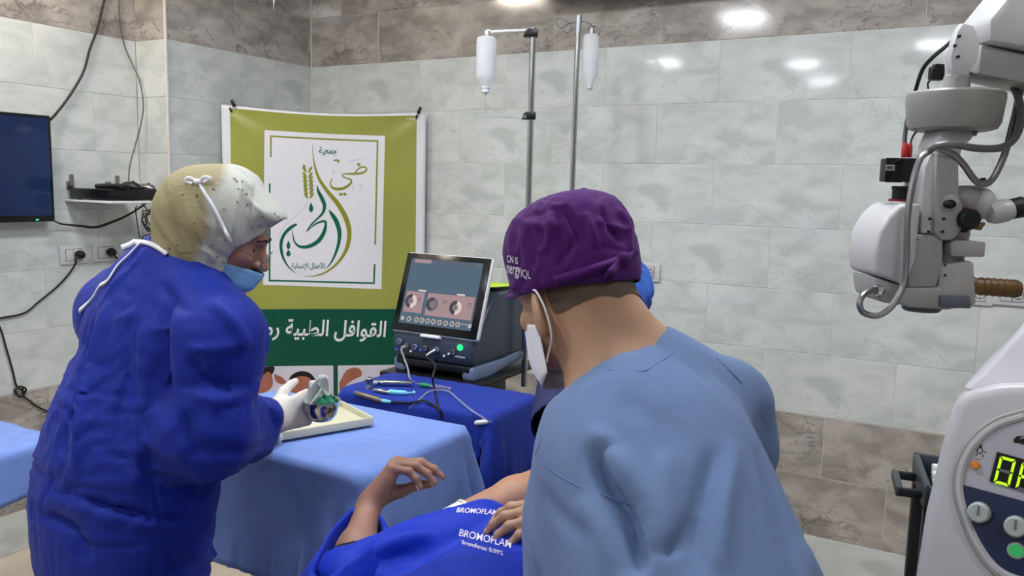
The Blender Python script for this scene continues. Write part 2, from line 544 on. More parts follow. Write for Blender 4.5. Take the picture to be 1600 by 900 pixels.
slab('ceiling', CEIL, CEIL + 0.1, 'ceiling_paint')
floor_ = slab('floor', -0.1, 0.0, 'floor_tile')

TILE_CACHE = {}
def tile_mesh(wd, ht, dark):
    key = (round(wd, 3), round(ht, 3), dark)
    if key in TILE_CACHE: return TILE_CACHE[key]
    b = bmesh.new(); bmesh.ops.create_cube(b, size=1)
    for x in b.verts: x.co = Vector((x.co.x * wd, x.co.y * 0.009, x.co.z * ht))
    ed = [e for e in b.edges if all(abs(q.co.y - 0.0045) < 1e-5 for q in e.verts)]
    bmesh.ops.bevel(b, geom=ed, offset=0.0012, segments=1, affect='EDGES')
    me = bpy.data.meshes.new('tile'); b.to_mesh(me); b.free()
    me.materials.append(MATS['tile_dark' if dark else 'tile_light'])
    TILE_CACHE[key] = me
    return me
JW = 0.0022
def tile_wall(parent, org, du, nrm_in, s0, s1, phase_even, phase_odd):
    """running-bond tiles 0.5 x 0.25; org + du*s; nrm_in points into the wall"""
    rows = range(-3, 9)
    ax = Matrix((-du, -nrm_in, Z)).transposed().to_4x4()      # local y faces the room
    ploc = Vector(parent.location)
    for k in rows:
        zt, zb = Z0 - 0.25 * k, Z0 - 0.25 * (k + 1)
        zt = min(zt, CEIL); zb = max(zb, 0.0)
        if zt - zb < 0.03: continue
        dark = (k < 0) or k in (6, 7)
        ph = phase_even if k % 2 == 0 else phase_odd
        j = math.floor((s0 - ph) / 0.5)
        while ph + j * 0.5 < s1 - 1e-6:
            a, b_ = max(s0, ph + j * 0.5), min(s1, ph + (j + 1) * 0.5)
            j += 1
            if b_ - a < 0.012: continue
            o = bpy.data.objects.new('tile', tile_mesh(b_ - a - JW, zt - zb - JW, dark))
            M = ax.copy(); M.translation = org + du * ((a + b_) / 2) + nrm_in * (0.0045 + rng.uniform(0, 0.0006)) + Z * ((zt + zb) / 2) - ploc
            rx = rng.normal(0, 0.0009); rz = rng.normal(0, 0.0009)
            o.matrix_basis = M @ Matrix.Rotation(rx, 4, 'X') @ Matrix.Rotation(rz, 4, 'Z')
            link(o, parent)
ev, od = -1.112 * SC, -1.42 * SC
tile_wall(wall_back, N * DB, U, N, -DL, SR, ev, od)
tile_wall(wall_left, -U * DA, N, -U, -0.6, NSTEP, 2.24 * SC + 0.13, 2.24 * SC + 0.38)
tile_wall(wall_step, -U * DL, N, -U, NSTEP, DB, 3.13 * SC, 3.13 * SC + 0.25)
tile_wall(wall_step, N * NSTEP, U, N, -DA, -DL, -DA - 0.1, -DA - 0.1)
# metal edge trims at the inner corner and the pier's outer edge
tr = MB(); tr.box(-U * (DL - 0.002) + N * (DB - 0.002) + Z * CEIL / 2, (0.006, 0.006, CEIL), (U, N, Z), 0.001); struct(tr.build('trim_1', 'grout'))
tr = MB(); tr.box(-U * (DL - 0.001) + N * (NSTEP - 0.001) + Z * CEIL / 2, (0.012, 0.012, CEIL), (U, N, Z), 0.003); struct(tr.build('trim_2', 'grout'))

# ceiling lamps: square recessed LED panels, some of them added for more light
def ceiling_lamp(i, p, label, sz=0.3, glow='lamp_panel'):
    t = thing('ceiling_lamp', Vector((p.x, p.y, CEIL)), label, 'lamp', 'recessed square ceiling lamps')
    a = MB(); a.box((p.x, p.y, CEIL - 0.006), (sz + 0.03, sz + 0.03, 0.012), (U, N, Z), 0.003); a.build('frame', 'white_plastic', t)
    a = MB(); a.box((p.x, p.y, CEIL - 0.0145), (sz, sz, 0.006), (U, N, Z), 0.002); a.build('diffuser', glow, t)
LAMPS = LAMP_POS = []
def reflect_hit(px, py, back=True):
    d = ray(px, py); nn, dist = (N, DB) if back else (-U, DL)
    p = CAM + d * (dist / d.dot(nn)); r = d - nn * (2 * d.dot(nn))
    return p + r * ((CEIL - 0.02 - p.z) / r.z)
for i, (s, n, lb) in enumerate([
        (-2.95, 1.46, 'square ceiling lamp over the wall monitor, nearest the corner'),
        (-1.63, 0.22, 'square ceiling lamp in the middle of the room'),
        (-2.95, -1.85, 'square ceiling lamp beside the left wall, behind the photographer'),
        (-1.63, -2.43, 'square ceiling lamp behind the photographer, third row'),
        (-1.65, -3.9, 'square ceiling lamp farthest behind the photographer'),
        (-0.34, -1.56, 'square ceiling lamp behind the microscope stand'),
        (-0.34, 1.75, 'added square ceiling lamp above the patient, out of view'),  # added for light, placed so that its reflection stays out of view
        (0.95, 1.75, 'square fill lamp added above the right end of the back wall'),  # added to light the right side of the room
        (-1.63, 1.62, 'square lamp added to brighten the instrument table below it'),  # extra panel put in to brighten the table top
        (0.95, -0.1, 'square fill lamp added beside the right wall')]):  # unseen fill lamp, added for illumination from the right
    ceiling_lamp(i, U * s + N * n, lb, glow='lamp_panel_dim' if n < -1 or s > .5 else ('lamp_panel_warm' if s < -2.5 else 'lamp_panel'))

# ================================================================== left wall: monitor, shelf, sockets, cables
mat('tv_bezel', (16, 17, 20), 0.3, noise=0.05)
def screen_mat(name, a, b, strength, rough=0.12):
    mt, nt, bs = nodes_of(name)
    tc = nt.nodes.new('ShaderNodeTexCoord'); n = nt.nodes.new('ShaderNodeTexNoise'); n.inputs['Scale'].default_value = 2.2
    L_(nt, tc.outputs['Object'], n.inputs['Vector'])
    r = nt.nodes.new('ShaderNodeValToRGB'); r.color_ramp.elements[0].position = 0.3; r.color_ramp.elements[1].position = 0.75
    r.color_ramp.elements[0].color = srgb(*a); r.color_ramp.elements[1].color = srgb(*b)
    L_(nt, n.outputs['Fac'], r.inputs['Fac']); L_(nt, r.outputs['Color'], bs.inputs['Emission Color'])
    bs.inputs['Emission Strength'].default_value = strength
    bs.inputs['Specular IOR Level'].default_value = 0.25
    bs.inputs['Base Color'].default_value = (0.006, 0.007, 0.01, 1); bs.inputs['Roughness'].default_value = rough
    return mt
screen_mat('tv_screen_glow', (20, 36, 74), (27, 50, 98), 0.36)
mat('led_green', (60, 200, 140), 0.4, noise=0, emis=(40, 220, 140), estr=1.0)
TVo = 0.075
tr_ = onleftA(80.5, 181, TVo); br_ = onleftA(85.5, 346, TVo)
tv_n1 = (tr_.dot(N) + br_.dot(N)) / 2; tv_z1, tv_z0 = tr_.z, br_.z
tv_w = (tv_z1 - tv_z0) * 1.70; tv_n0 = tv_n1 - tv_w
tvc = -U * (DA - TVo + 0.02) + N * ((tv_n0 + tv_n1) / 2) + Z * ((tv_z0 + tv_z1) / 2)
AXW = (N, U, Z)      # wall frame of the left wall: x along the wall, y out into the room
tv = thing('wall_monitor', -U * (DA - TVo + 0.02) + N * ((tv_n0 + tv_n1) / 2) + Z * tv_z0, 'flat black wall monitor with a dark blue screen at the left edge', 'monitor')
MB().box(tvc, (tv_w, 0.04, tv_z1 - tv_z0), AXW, 0.006).build('housing', 'tv_bezel', tv)
MB().box(tvc + U * 0.0195 + Z * 0.006, (tv_w - 0.026, 0.004, tv_z1 - tv_z0 - 0.038), AXW, 0.001).build('screen', 'tv_screen_glow', tv)
MB().box(tvc + U * 0.0205 + N * (tv_w / 2 - 0.075) - Z * ((tv_z1 - tv_z0) / 2 - 0.009), (0.012, 0.002, 0.005), AXW, 0.0008).build('power_light', 'led_green', tv)
MB().box(tvc - U * 0.035, (0.22, 0.035, 0.2), AXW, 0.004).build('wall_bracket', 'black_plastic', tv)

def cable(name, pts, r, material, label, cat='cable', sm=6, n=8):
    o = MB().tube(pts, r, n, True, sm).build(name, material, None)
    tag(o, label, cat); return o
mat('cable_black', (26, 25, 25), 0.5, noise=0.1)
mat('cable_grey', (98, 96, 94), 0.5, noise=0.08)
A_ = lambda x, y, o=0.012: onleftA(x, y, o)
cable('monitor_cable', [onleftA(166, -14, .01), A_(161, 8), A_(152, 45), A_(140, 78), A_(132, 108), A_(120, 132), A_(103, 158), A_(88, 177, .02), A_(79, 187, .04)], 0.0052, 'cable_black', 'thick black cable running from the ceiling down to the wall monitor')
cable('network_cable', [A_(186, -12, .008), A_(186, 10, .008), A_(188, 40, .008), A_(196, 75, .012), A_(208, 103, .03), A_(219, 130, .06), A_(224, 165, .07), A_(220, 195, .07), A_(212, 225, .06), A_(203, 258, .06), A_(201, 283, .07)], 0.0032, 'cable_grey', 'thin grey cable hanging loosely from the ceiling to the shelf')
cable('video_cable', [A_(84, 345, .05), A_(97, 350, .03), A_(125, 353, .03), A_(150, 355, .04), A_(175, 347, .06), A_(200, 336, .09), A_(222, 322, .12), A_(230, 316, .12)], [0.003, 0.004, 0.0055, 0.006, 0.005, 0.004, 0.004], 'cable_black', 'black cable sagging between the wall monitor and the shelf')

# shelf with bracket
SHZ = A_(150, 313).z
s_n0 = onleftA(101, 308).dot(N); sh_d, sh_l = 0.30, 0.275
shc = -U * (DA - sh_d / 2) + N * (s_n0 + sh_l / 2) + Z * SHZ
shelf = thing('wall_shelf', shc, 'small white wall shelf carrying a black recorder box', 'shelf')
MB().box(shc, (sh_l, sh_d, 0.010), AXW, 0.002).build('board', 'white_plastic', shelf)
for k in (0.03, sh_l - 0.03):
    b = MB()
    c0 = -U * DA + N * (s_n0 + k) + Z * SHZ
    b.box(c0 + U * 0.006 + Z * 0.055, (0.02, 0.004, 0.11), AXW, 0.001)
    b.box(c0 + U * 0.11 - Z * 0.008, (0.02, 0.2, 0.004), AXW, 0.001)
    b.build('bracket', 'dull_steel', shelf)
for k in (0.02, 0.2):
    MB().box(-U * (DA - 0.006) + N * (s_n0 + k) + Z * (SHZ + 0.065), (0.026, 0.008, 0.034), AXW, 0.002).build('mounting_plate', 'dull_steel', shelf)
# recorder
mat('recorder_black', (20, 21, 24), 0.3, noise=0.08)
rc = shc + Z * (0.005 + 0.026) + U * 0.005 - N * 0.005
rec = thing('video_recorder', rc - Z * 0.026, 'flat black video recorder box on the white shelf', 'recorder')
MB().box(rc, (0.245, 0.27, 0.044), AXW, 0.004).build('body', 'recorder_black', rec)
MB().box(rc + U * 0.134, (0.235, 0.006, 0.036), AXW, 0.002).build('front_panel', 'tv_bezel', rec)
MB().box(rc - N * 0.1215 + Z * 0.002, (0.004, 0.24, 0.03), AXW, 0.001).build('side_panel', 'tv_bezel', rec)
for k in (-0.1, 0.1):
    for q in (-0.1, 0.1): MB().lathe([(0.009, 0), (0.009, 0.005)], rc + U * k + N * q - Z * 0.026, Z, 10).build('foot', 'black_rubber', rec)
tp = rc + Z * 0.022
# things on the recorder
h1 = thing('remote_control', tp + U * 0.06 - N * 0.06, 'long flat black remote control lying on the recorder', 'remote control')
MB().box(h1.location + Z * 0.010, (0.05, 0.17, 0.02), (N, U, Z), 0.008, 3).build('body', 'black_plastic', h1)
MB().box(h1.location + Z * 0.0205, (0.032, 0.11, 0.003), (N, U, Z), 0.001).build('keypad', 'black_rubber', h1)
h2 = thing('computer_mouse', tp + U * 0.075 + N * 0.015, 'black rounded computer mouse on top of the recorder', 'mouse', 'mice on the recorder')
b = MB(); b.ell(h2.location + Z * 0.008, (0.032, 0.055, 0.026), (N, U, Z)); b.v = [(x, y, max(z, h2.location.z + 0.0005)) for x, y, z in b.v]; b.build('shell', 'black_plastic', h2)
MB().box(h2.location + Z * 0.034 + U * 0.02, (0.004, 0.014, 0.006), (N, U, Z), 0.002).build('wheel', 'dull_steel', h2)
h3 = thing('computer_mouse', tp + U * 0.08 + N * 0.085, 'grey flattened computer mouse on the far end of the recorder', 'mouse', 'mice on the recorder')
b = MB(); b.ell(h3.location + Z * 0.006, (0.03, 0.055, 0.02), (N, U, Z)); b.v = [(x, y, max(z, h3.location.z + 0.0005)) for x, y, z in b.v]; b.build('shell', 'dull_steel', h3)
MB().box(h3.location + Z * 0.0255 + U * 0.02, (0.004, 0.014, 0.006), (N, U, Z), 0.002).build('wheel', 'black_rubber', h3)
# tangle below the shelf
q = []
cx = at(236, 345, 3.45)
for i in range(46):
    a = i * 0.62
    q.append(cx + N * (0.045 * math.cos(a) * (0.7 + 0.3 * math.sin(i * .9))) + Z * (0.055 * math.sin(a) * (0.75 + 0.25 * math.cos(i * 1.7))) + U * (0.015 * math.sin(i * 2.1)))
q = [at(222, 318, 3.45)] + q + [at(240, 362, 3.45), at(226, 368, 3.46), at(219, 372, 3.48), at(212, 330, 3.5), at(214, 322, 3.48)]
cable('cable_tangle', q, 0.0026, 'cable_black', 'tangle of thin black wires hanging below the shelf', 'cable', 5, 6)

# sockets
mat('socket_white', (205, 205, 206), 0.35, noise=0.03)
mat('socket_line', (70, 72, 76), 0.4, noise=0.05)
def socket(c, out, along, label, side=1, n_mod=1, plug=False, group=None):
    """plate 120 x 80 with a framed insert; out = room side normal"""
    ax = (along, out, Z)
    t = thing('wall_socket', c - Z * 0.04, label, 'socket', group)
    MB().box(c + out * 0.005, (0.122, 0.010, 0.08), ax, 0.003).build('plate', 'socket_white', t)
    ins = MB().box(c + out * 0.0095, (0.075, 0.003, 0.052), ax, 0.0006).build('insert_frame', 'socket_line', t)
    MB().box(c + out * 0.0105 + along * (-0.0185 * side), (0.0345, 0.003, 0.048), ax, 0.0006).build('blank_module', 'socket_white', t)
    MB().box(c + out * 0.0105 + along * (0.0185 * side), (0.0345, 0.003, 0.048), ax, 0.0006).build('outlet_module', 'socket_white', t)
    oc = c + out * 0.0122 + along * (0.0185 * side)
    MB().lathe([(0.0165, -0.002), (0.0165, 0.0008), (0.0145, 0.0008), (0.0145, -0.001)], oc, out, 20).build('outlet_rim', 'socket_line', t)
    if not plug:
        b = MB()
        for k in (-1, 1): b.lathe([(0.0028, 0), (0.0028, 0.0014)], oc + along * (0.0075 * k), out, 8)
        b.box(oc + Z * 0.012, (0.004, 0.003, 0.003), ax); b.box(oc - Z * 0.012, (0.004, 0.003, 0.003), ax)
        b.build('contacts', 'black_plastic', t)
    return t, oc
def plug_cable(oc, out, pts, label, r=0.0042):
    t = thing('power_plug', oc, label, 'plug', 'plugs in the left wall sockets')
    MB().lathe([(0.0185, 0.001), (0.0195, 0.004), (0.0195, 0.018), (0.014, 0.03), (0.006, 0.034)], oc, out, 18).build('plug_body', 'black_plastic', t)
    P = [oc + out * 0.026] + pts
    MB().tube(P, r, 8, True, 6).build('cord', 'cable_black', t)
s1, oc1 = socket(A_(113.5, 398, 0), U, N, 'white wall socket below the wall monitor with a black plug, nearer the monitor', 1, plug=True, group='sockets on the left wall')
s2, oc2 = socket(A_(163, 394, 0), U, N, 'white wall socket beside the blue gown with a black plug', 1, plug=True, group='sockets on the left wall')
plug_cable(oc1, U, [A_(119, 404, .03), A_(118, 412, .02), A_(106, 430, .012), A_(88, 449, .01), A_(60, 472, .01), A_(38, 489, .01), A_(0, 497, .01), A_(-60, 505, .01)], 'black plug with a cord curving down to the left edge')
plug_cable(oc2, U, [A_(178, 398, .03), A_(186, 408, .02), A_(205, 440, .012), A_(212, 520, .01)], 'black plug with a cord running down behind the blue gown')
kn = [A_(-30, 470, .01), A_(-2, 508, .01), A_(10, 545, .01), A_(20, 580, .01), A_(26, 603, .01)]
for i in range(11):
    a = i * 1.15
    kn.append(A_(32 + 10 * math.cos(a) * (1 if i % 2 else .6), 612 + 8 * math.sin(a), .012 + .004 * (i % 3)))
kn += [A_(36, 618, .01), A_(46, 626, .01), A_(60, 636, .01), A_(110, 660, .01)]
cable('knotted_cable', kn, 0.0038, 'cable_black', 'thin black cable tied in a knot near the floor behind the blue gown')

# sockets on the back wall
BS = lambda x, y, o=0.0: onback(x, y, o)
socket(BS(1011, 425), -N, -U, 'white wall socket on the back wall beside the purple cap', -1)
socket(BS(1522, 459), -N, -U, 'white wall socket behind the microscope handle, left of the pair', -1, group='sockets behind the microscope')
socket(BS(1582, 460), -N, -U, 'white wall socket at the right edge behind the microscope handle', -1, group='sockets behind the microscope')

# ================================================================== banner across the corner
mat('banner_olive', (158, 162, 78), 0.28, noise=0.05, nscale=3)
mat('banner_green', (14, 82, 62), 0.30, noise=0.05, nscale=3)
mat('banner_white', (232, 232, 238), 0.28, noise=0.01)
mat('ink_olive', (142, 144, 48), 0.35, noise=0.03)
mat('ink_green', (10, 100, 72), 0.35, noise=0.03)
mat('ink_grey', (196, 198, 200), 0.35, noise=0.02)
BL = onleft(346, 163, 0.03); BR = onback(665.5, 177.5, 0.03)
b_dir = (Vector((BR.x, BR.y, 0)) - Vector((BL.x, BL.y, 0))); B_W = b_dir.length; b_dir.normalize()
b_nrm = Vector((b_dir.y, -b_dir.x, 0))       # towards the room
if b_nrm.y > 0: b_nrm = -b_nrm
B_TOP = (BL.z + BR.z) / 2; B_H = 1.62
def bpx(x, y):
    """photo pixel -> (a, z) on the banner's sheet"""
    d = ray(x, y); t = (BL - CAM).dot(b_nrm) / d.dot(b_nrm); p = CAM + d * t
    return ((p - BL).dot(b_dir), p.z)
def bsurf(a, z, off=0.0):
    """the sheet itself: sagging top hem, soft pull folds from the two upper corners"""
    u_ = a / B_W; v_ = (B_TOP - z)
    sag = -0.022 * math.sin(PI * min(max(u_, 0), 1)) ** 1.2 * math.exp(-v_ / 0.10)
    d = 0.0
    for cx_, sg in ((0.0, 1), (1.0, -1)):
        dx = (u_ - cx_) * B_W * sg; r = math.hypot(dx, v_) + 1e-6; th = math.atan2(v_, dx)
        d += 0.006 * math.cos(th * 7 + 0.6) * math.exp(-r / 0.24) * min(1, r / 0.12)
    d += 0.006 * math.sin(7 * u_ + 2 * v_) + 0.004 * math.sin(4.3 * v_ + 1) + 0.010 * math.sin(PI * u_) * math.exp(-v_ / .25)
    return BL + b_dir * a + Vector((0, 0, z + sag - BL.z)) + b_nrm * (d + off)
ban = thing('hanging_banner', bsurf(B_W / 2, B_TOP - B_H), 'olive and green printed banner with Arabic lettering hung across the corner', 'banner')
def bpatch(name, corners, material, off, nu=40, nv=40, parent=None):
    """a printed or cut area of the sheet between four (a, z) corners TL TR BR BL"""
    TL, TR, BR_, BL_ = [np.array(c, float) for c in corners]
    v = []; f = []
    for j in range(nv + 1):
        for i in range(nu + 1):
            s, t = i / nu, j / nv
            p = (TL * (1 - s) + TR * s) * (1 - t) + (BL_ * (1 - s) + BR_ * s) * t
            v.append(bsurf(p[0], p[1], off))
    for j in range(nv):
        for i in range(nu):
            a = j * (nu + 1) + i
            f.append((a, a + nu + 1, a + nu + 2, a + 1))
    return mesh_obj(name, v, f, material, parent or ban, True, None)
sheet = bpatch('sheet', [(0, B_TOP), (B_W, B_TOP), (B_W, B_TOP - B_H), (0, B_TOP - B_H)], 'banner_white', 0, 60, 80)
so = sheet.modifiers.new('thickness', 'SOLIDIFY'); so.thickness = 0.0012; so.offset = -1
a0 = bpx(362, 300)[0]; a1 = bpx(650, 300)[0]
zg = bpx(510, 483)[1]; zp = bpx(520, 571)[1]
bpatch('olive_field', [(a0, B_TOP - 0.012), (a1, B_TOP - 0.012), (a1, zg), (a0, zg)], 'banner_olive', 0.0008, 60, 60)
bpatch('green_field', [(a0, zg), (a1, zg), (a1, B_TOP - B_H), (a0, B_TOP - B_H)], 'banner_green', 0.0008, 60, 50)
bpatch('logo_panel', [bpx(414, 202), bpx(601.5, 211), bpx(596, 452), bpx(411, 445)], 'banner_white', 0.0014)
K5 = lambda p: bpx(330 + p[0] / 2.646, 140 + p[1] / 2.647)
def stroke(name, pts, material, off=0.002, k=7, closed=False):
    """calligraphic stroke: pts (x, y, width) in detail-view coordinates of the logo panel"""
    P = [Vector((p[0], p[1], p[2])) for p in pts]
    if len(P) > 2: P = catmull(P, k)
    v = []; f = []
    for i, p in enumerate(P):
        d = P[min(i + 1, len(P) - 1)] - P[max(i - 1, 0)]; d = Vector((d.x, d.y)); d = d.normalized() if d.length > 0 else Vector((1, 0))
        nn = Vector((-d.y, d.x)); wdt = max(0.6, p.z) / 2
        for sg in (1, -1):
            a, z = K5((p.x + nn.x * wdt * sg, p.y + nn.y * wdt * sg)); v.append(bsurf(a, z, off))
    for i in range(len(P) - 1): f.append((2 * i, 2 * i + 1, 2 * i + 3, 2 * i + 2))
    return mesh_obj(name, v, f, material, ban, False)
def blob(name, cx_, cy_, rx, ry, rot, material, off=0.0022, tip=0.0):
    v = []; n = 14
    for i in range(n):
        a = 2 * PI * i / n; r = 1 - tip * max(0, math.cos(a)) ** 3
        x, y = rx * math.cos(a) * (1 + tip * max(0, math.cos(a)) ** 4), ry * math.sin(a) * r
        c, s = math.cos(rot), math.sin(rot)
        aa, z = K5((cx_ + x * c - y * s, cy_ + x * s + y * c)); v.append(bsurf(aa, z, off))
    return mesh_obj(name, v, [tuple(range(n))], material, ban, False)
stroke('frame_line', [(248, 278, 7), (248, 233, 7), (248, 190, 7)], 'ink_olive', .002)
stroke('frame_line', [(245, 190, 7), (470, 200, 7), (690, 210, 7)], 'ink_olive', .002)
stroke('frame_line', [(688, 208, 7), (683, 420, 7), (678, 642, 7)], 'ink_olive', .002)
stroke('frame_line', [(243, 388, 7), (242, 590, 7), (241, 793, 7)], 'ink_green', .002)
stroke('frame_line', [(238, 790, 7), (460, 796, 7), (676, 801, 7)], 'ink_green', .002)
stroke('frame_line', [(673, 803, 7), (674, 762, 7), (676, 722, 7)], 'ink_green', .002)
stroke('drop_outline', [(419, 220, 1), (421, 262, 3), (428, 312, 7), (446, 368, 12), (483, 423, 16), (523, 472, 19), (556, 530, 20), (571, 590, 19), (561, 655, 15), (527, 712, 11), (480, 752, 8), (430, 771, 5), (383, 773, 1)], 'ink_olive')
stroke('letter_stroke', [(438, 396, 2), (443, 420, 11), (457, 448, 16), (468, 478, 15), (462, 508, 11), (440, 533, 8), (412, 560, 6), (393, 588, 3)], 'ink_green')
stroke('letter_stroke', [(393, 588, 2), (425, 560, 6), (455, 546, 9), (473, 549, 10), (467, 588, 15), (443, 626, 17), (405, 648, 15), (368, 650, 11), (345, 630, 7), (337, 600, 4), (336, 580, 1)], 'ink_green', .0024)
stroke('letter_stroke', [(486, 498, 3), (500, 517, 15), (519, 549, 19), (530, 592, 17), (526, 640, 13), (508, 692, 9), (488, 726, 5), (468, 744, 1)], 'ink_green')
stroke('letter_stroke', [(354, 556, 8), (330, 570, 14), (303, 597, 13), (289, 635, 13), (293, 682, 11), (311, 722, 7), (334, 748, 4), (353, 761, 1)], 'ink_green')
blob('letter_dot', 413, 491, 16, 9, -PI / 2, 'ink_green', tip=.6)
blob('letter_dot', 319, 646, 14, 8, -PI / 2, 'ink_green', tip=.6)
blob('letter_dot', 319, 679, 12, 9, -PI / 2, 'ink_green', tip=.4)
stroke('wheat_stem', [(400, 452, 2), (388, 487, 2), (355, 520, 2), (318, 550, 2), (290, 585, 2), (278, 610, 1)], 'ink_grey')
for i in range(7):
    y = 335 + i * 17; x = 398 + i * 1.0
    for sg in (-1, 1):
        blob('wheat_grain', x + sg * 12, y + (0 if i else -6), 14, 5.5, PI / 2 - sg * (-0.55), 'ink_olive', tip=.2)
blob('wheat_grain', 386, 320, 13, 5, PI / 2 - .35, 'ink_olive', tip=.2)
stroke('letter_stroke', [(499, 368, 4), (493, 388, 6), (500, 404, 9), (522, 411, 12), (552, 406, 12), (576, 388, 9), (578, 373, 7), (560, 366, 6), (545, 358, 5), (552, 348, 5), (575, 348, 8), (606, 347, 9), (632, 341, 8), (643, 328, 6), (630, 318, 6), (610, 326, 6), (592, 346, 5)], 'ink_olive')
blob('letter_dot', 610, 309, 8, 6, .6, 'ink_olive'); blob('letter_dot', 536, 433, 8, 6, .6, 'ink_olive'); blob('letter_dot', 552, 432, 8, 6, .6, 'ink_olive')
stroke('accent_stroke', [(505, 291, 4), (520, 291, 8), (529, 296, 5), (518, 304, 1)], 'ink_olive')
stroke('accent_stroke', [(555, 303, 1), (592, 291, 3), (632, 277, 1)], 'ink_grey')
for x, y in ((504, 345), (537, 352), (583, 408), (615, 405)):
    stroke('accent_mark', [(x, y - 14, 1), (x + 4, y, 3), (x - 2, y + 14, 1)], 'ink_grey'); stroke('accent_mark', [(x - 5, y - 4, 1), (x + 3, y - 10, 2), (x + 8, y - 4, 1)], 'ink_grey')
def blettering(name, body, x0, y0, x1, y1, material, conv=None, off=.0022, bold=0.0, shear=0.0):
    """lettering fitted to a pixel box of the photograph, lying on the sheet"""
    v, f = text_mesh(body, 1.0, 0, 'LEFT', shear, bold)
    xs = [p.x for p in v]; ys = [p.y for p in v]
    w_, h_ = max(xs) - min(xs), max(ys) - min(ys)
    q = []
    for p in v:
        x = x0 + (p.x - min(xs)) / w_ * (x1 - x0); y = y1 + (p.y - min(ys)) / h_ * (y0 - y1)
        y += (x - x0) * 0.012
        a, z = conv((x, y)) if conv else bpx(x, y)
        q.append(bsurf(a, z, off))
    return mesh_obj(name, q, f, material, ban, False)
blettering('small_lettering', '\ufe94\ufef4\ufecc\ufee4\ufe9f', 446, 234, 519, 270, 'ink_green', K5, bold=.02)
blettering('small_lettering', '\ufe94\ufef4\ufee7\ufe8e\ufeb4\ufee7\ufef9\ufe8d \ufedd\ufe8e\ufee4\ufecb\ufef8\ufedf', 332, 712, 468, 748, 'ink_green', K5, bold=.02)
blettering('large_lettering', '\ufeaa\ufee3\ufead \ufe94\ufef4\ufe92\ufec4\ufedf\ufe8d \ufede\ufed3\ufe8d\ufeee\ufed8\ufedf\ufe8d', 397, 498, 604, 532, 'banner_white', bold=.018, shear=.12)
# printed photographs at the foot of the banner
mat('photo_ground', (214, 210, 222), 0.3, noise=0.04, nscale=5)
mat('photo_skin', (168, 104, 84), 0.35, noise=0.15, nscale=14)
mat('photo_hair', (34, 26, 26), 0.35, noise=0.2)
zb = zp - 0.29
ax0, ax1, ax2, ax3 = a0, bpx(521, 590)[0], bpx(528, 590)[0], a1
def ppatch(nm, c, mt_, off): return bpatch(nm, c, mt_, off, 14, 14)
bpatch('printed_photo', [(ax0, zp), (ax1, zp), (ax1, zb), (ax0, zb)], 'photo_ground', .0015, 20, 12)
bpatch('printed_photo', [(ax2, zp), (ax3, zp), (ax3, zb), (ax2, zb)], 'photo_ground', .0015, 20, 12)
def pblob(nm, pts, mt_, off):
    P = catmull([Vector((p[0], p[1], 0)) for p in pts] + [Vector((pts[0][0], pts[0][1], 0))], 5)[:-1]
    v = [bsurf(*bpx(p.x, p.y), off) for p in P]
    return mesh_obj(nm, v, [tuple(range(len(v)))], mt_, ban, False)
pblob('printed_hair', [(408, 574), (428, 573), (426, 584), (418, 592), (408, 590)], 'photo_hair', .0021)
pblob('printed_face', [(408, 588), (420, 581), (426, 592), (424, 606), (410, 614), (400, 610)], 'photo_skin', .0026)
pblob('printed_hand', [(428, 584), (441, 590), (447, 598), (438, 600), (430, 594)], 'photo_skin', .0026)
pblob('printed_hair', [(449, 598), (456, 586), (470, 580), (484, 583), (492, 592), (496, 606), (480, 600), (460, 604)], 'photo_hair', .0021)
pblob('printed_face', [(453, 602), (462, 590), (476, 588), (487, 594), (490, 610), (478, 622), (458, 622)], 'photo_skin', .0026)
pblob('printed_hand', [(530, 598), (540, 580), (552, 574), (562, 576), (565, 586), (550, 594), (536, 606), (531, 612)], 'photo_skin', .0021)
# clips holding the upper corners
for (x, y, lbl) in ((365, 160, 'black clip on the upper left corner of the banner'), (655, 176, 'black clip on the upper right corner of the banner')):
    a, z = bpx(x, y); sg = 1 if x > 500 else -1
    c = bsurf(min(max(a, 0.01), B_W - 0.01), min(z, B_TOP), 0.006)
    t = thing('banner_clip', c, lbl, 'clip', 'clips holding the banner')
    d1 = (Z * 0.9 + b_dir * (0.35 * sg)).normalized()
    MB().box(c + Z * 0.012, (0.016, 0.012, 0.034), (d1.cross(b_nrm), b_nrm, d1), 0.004).build('jaw', 'black_plastic', t)
    MB().box(c - Z * 0.018 - b_dir * (0.012), (0.010, 0.010, 0.022), (d1.cross(b_nrm), b_nrm, d1), 0.003).build('spring_lever', 'black_plastic', t)

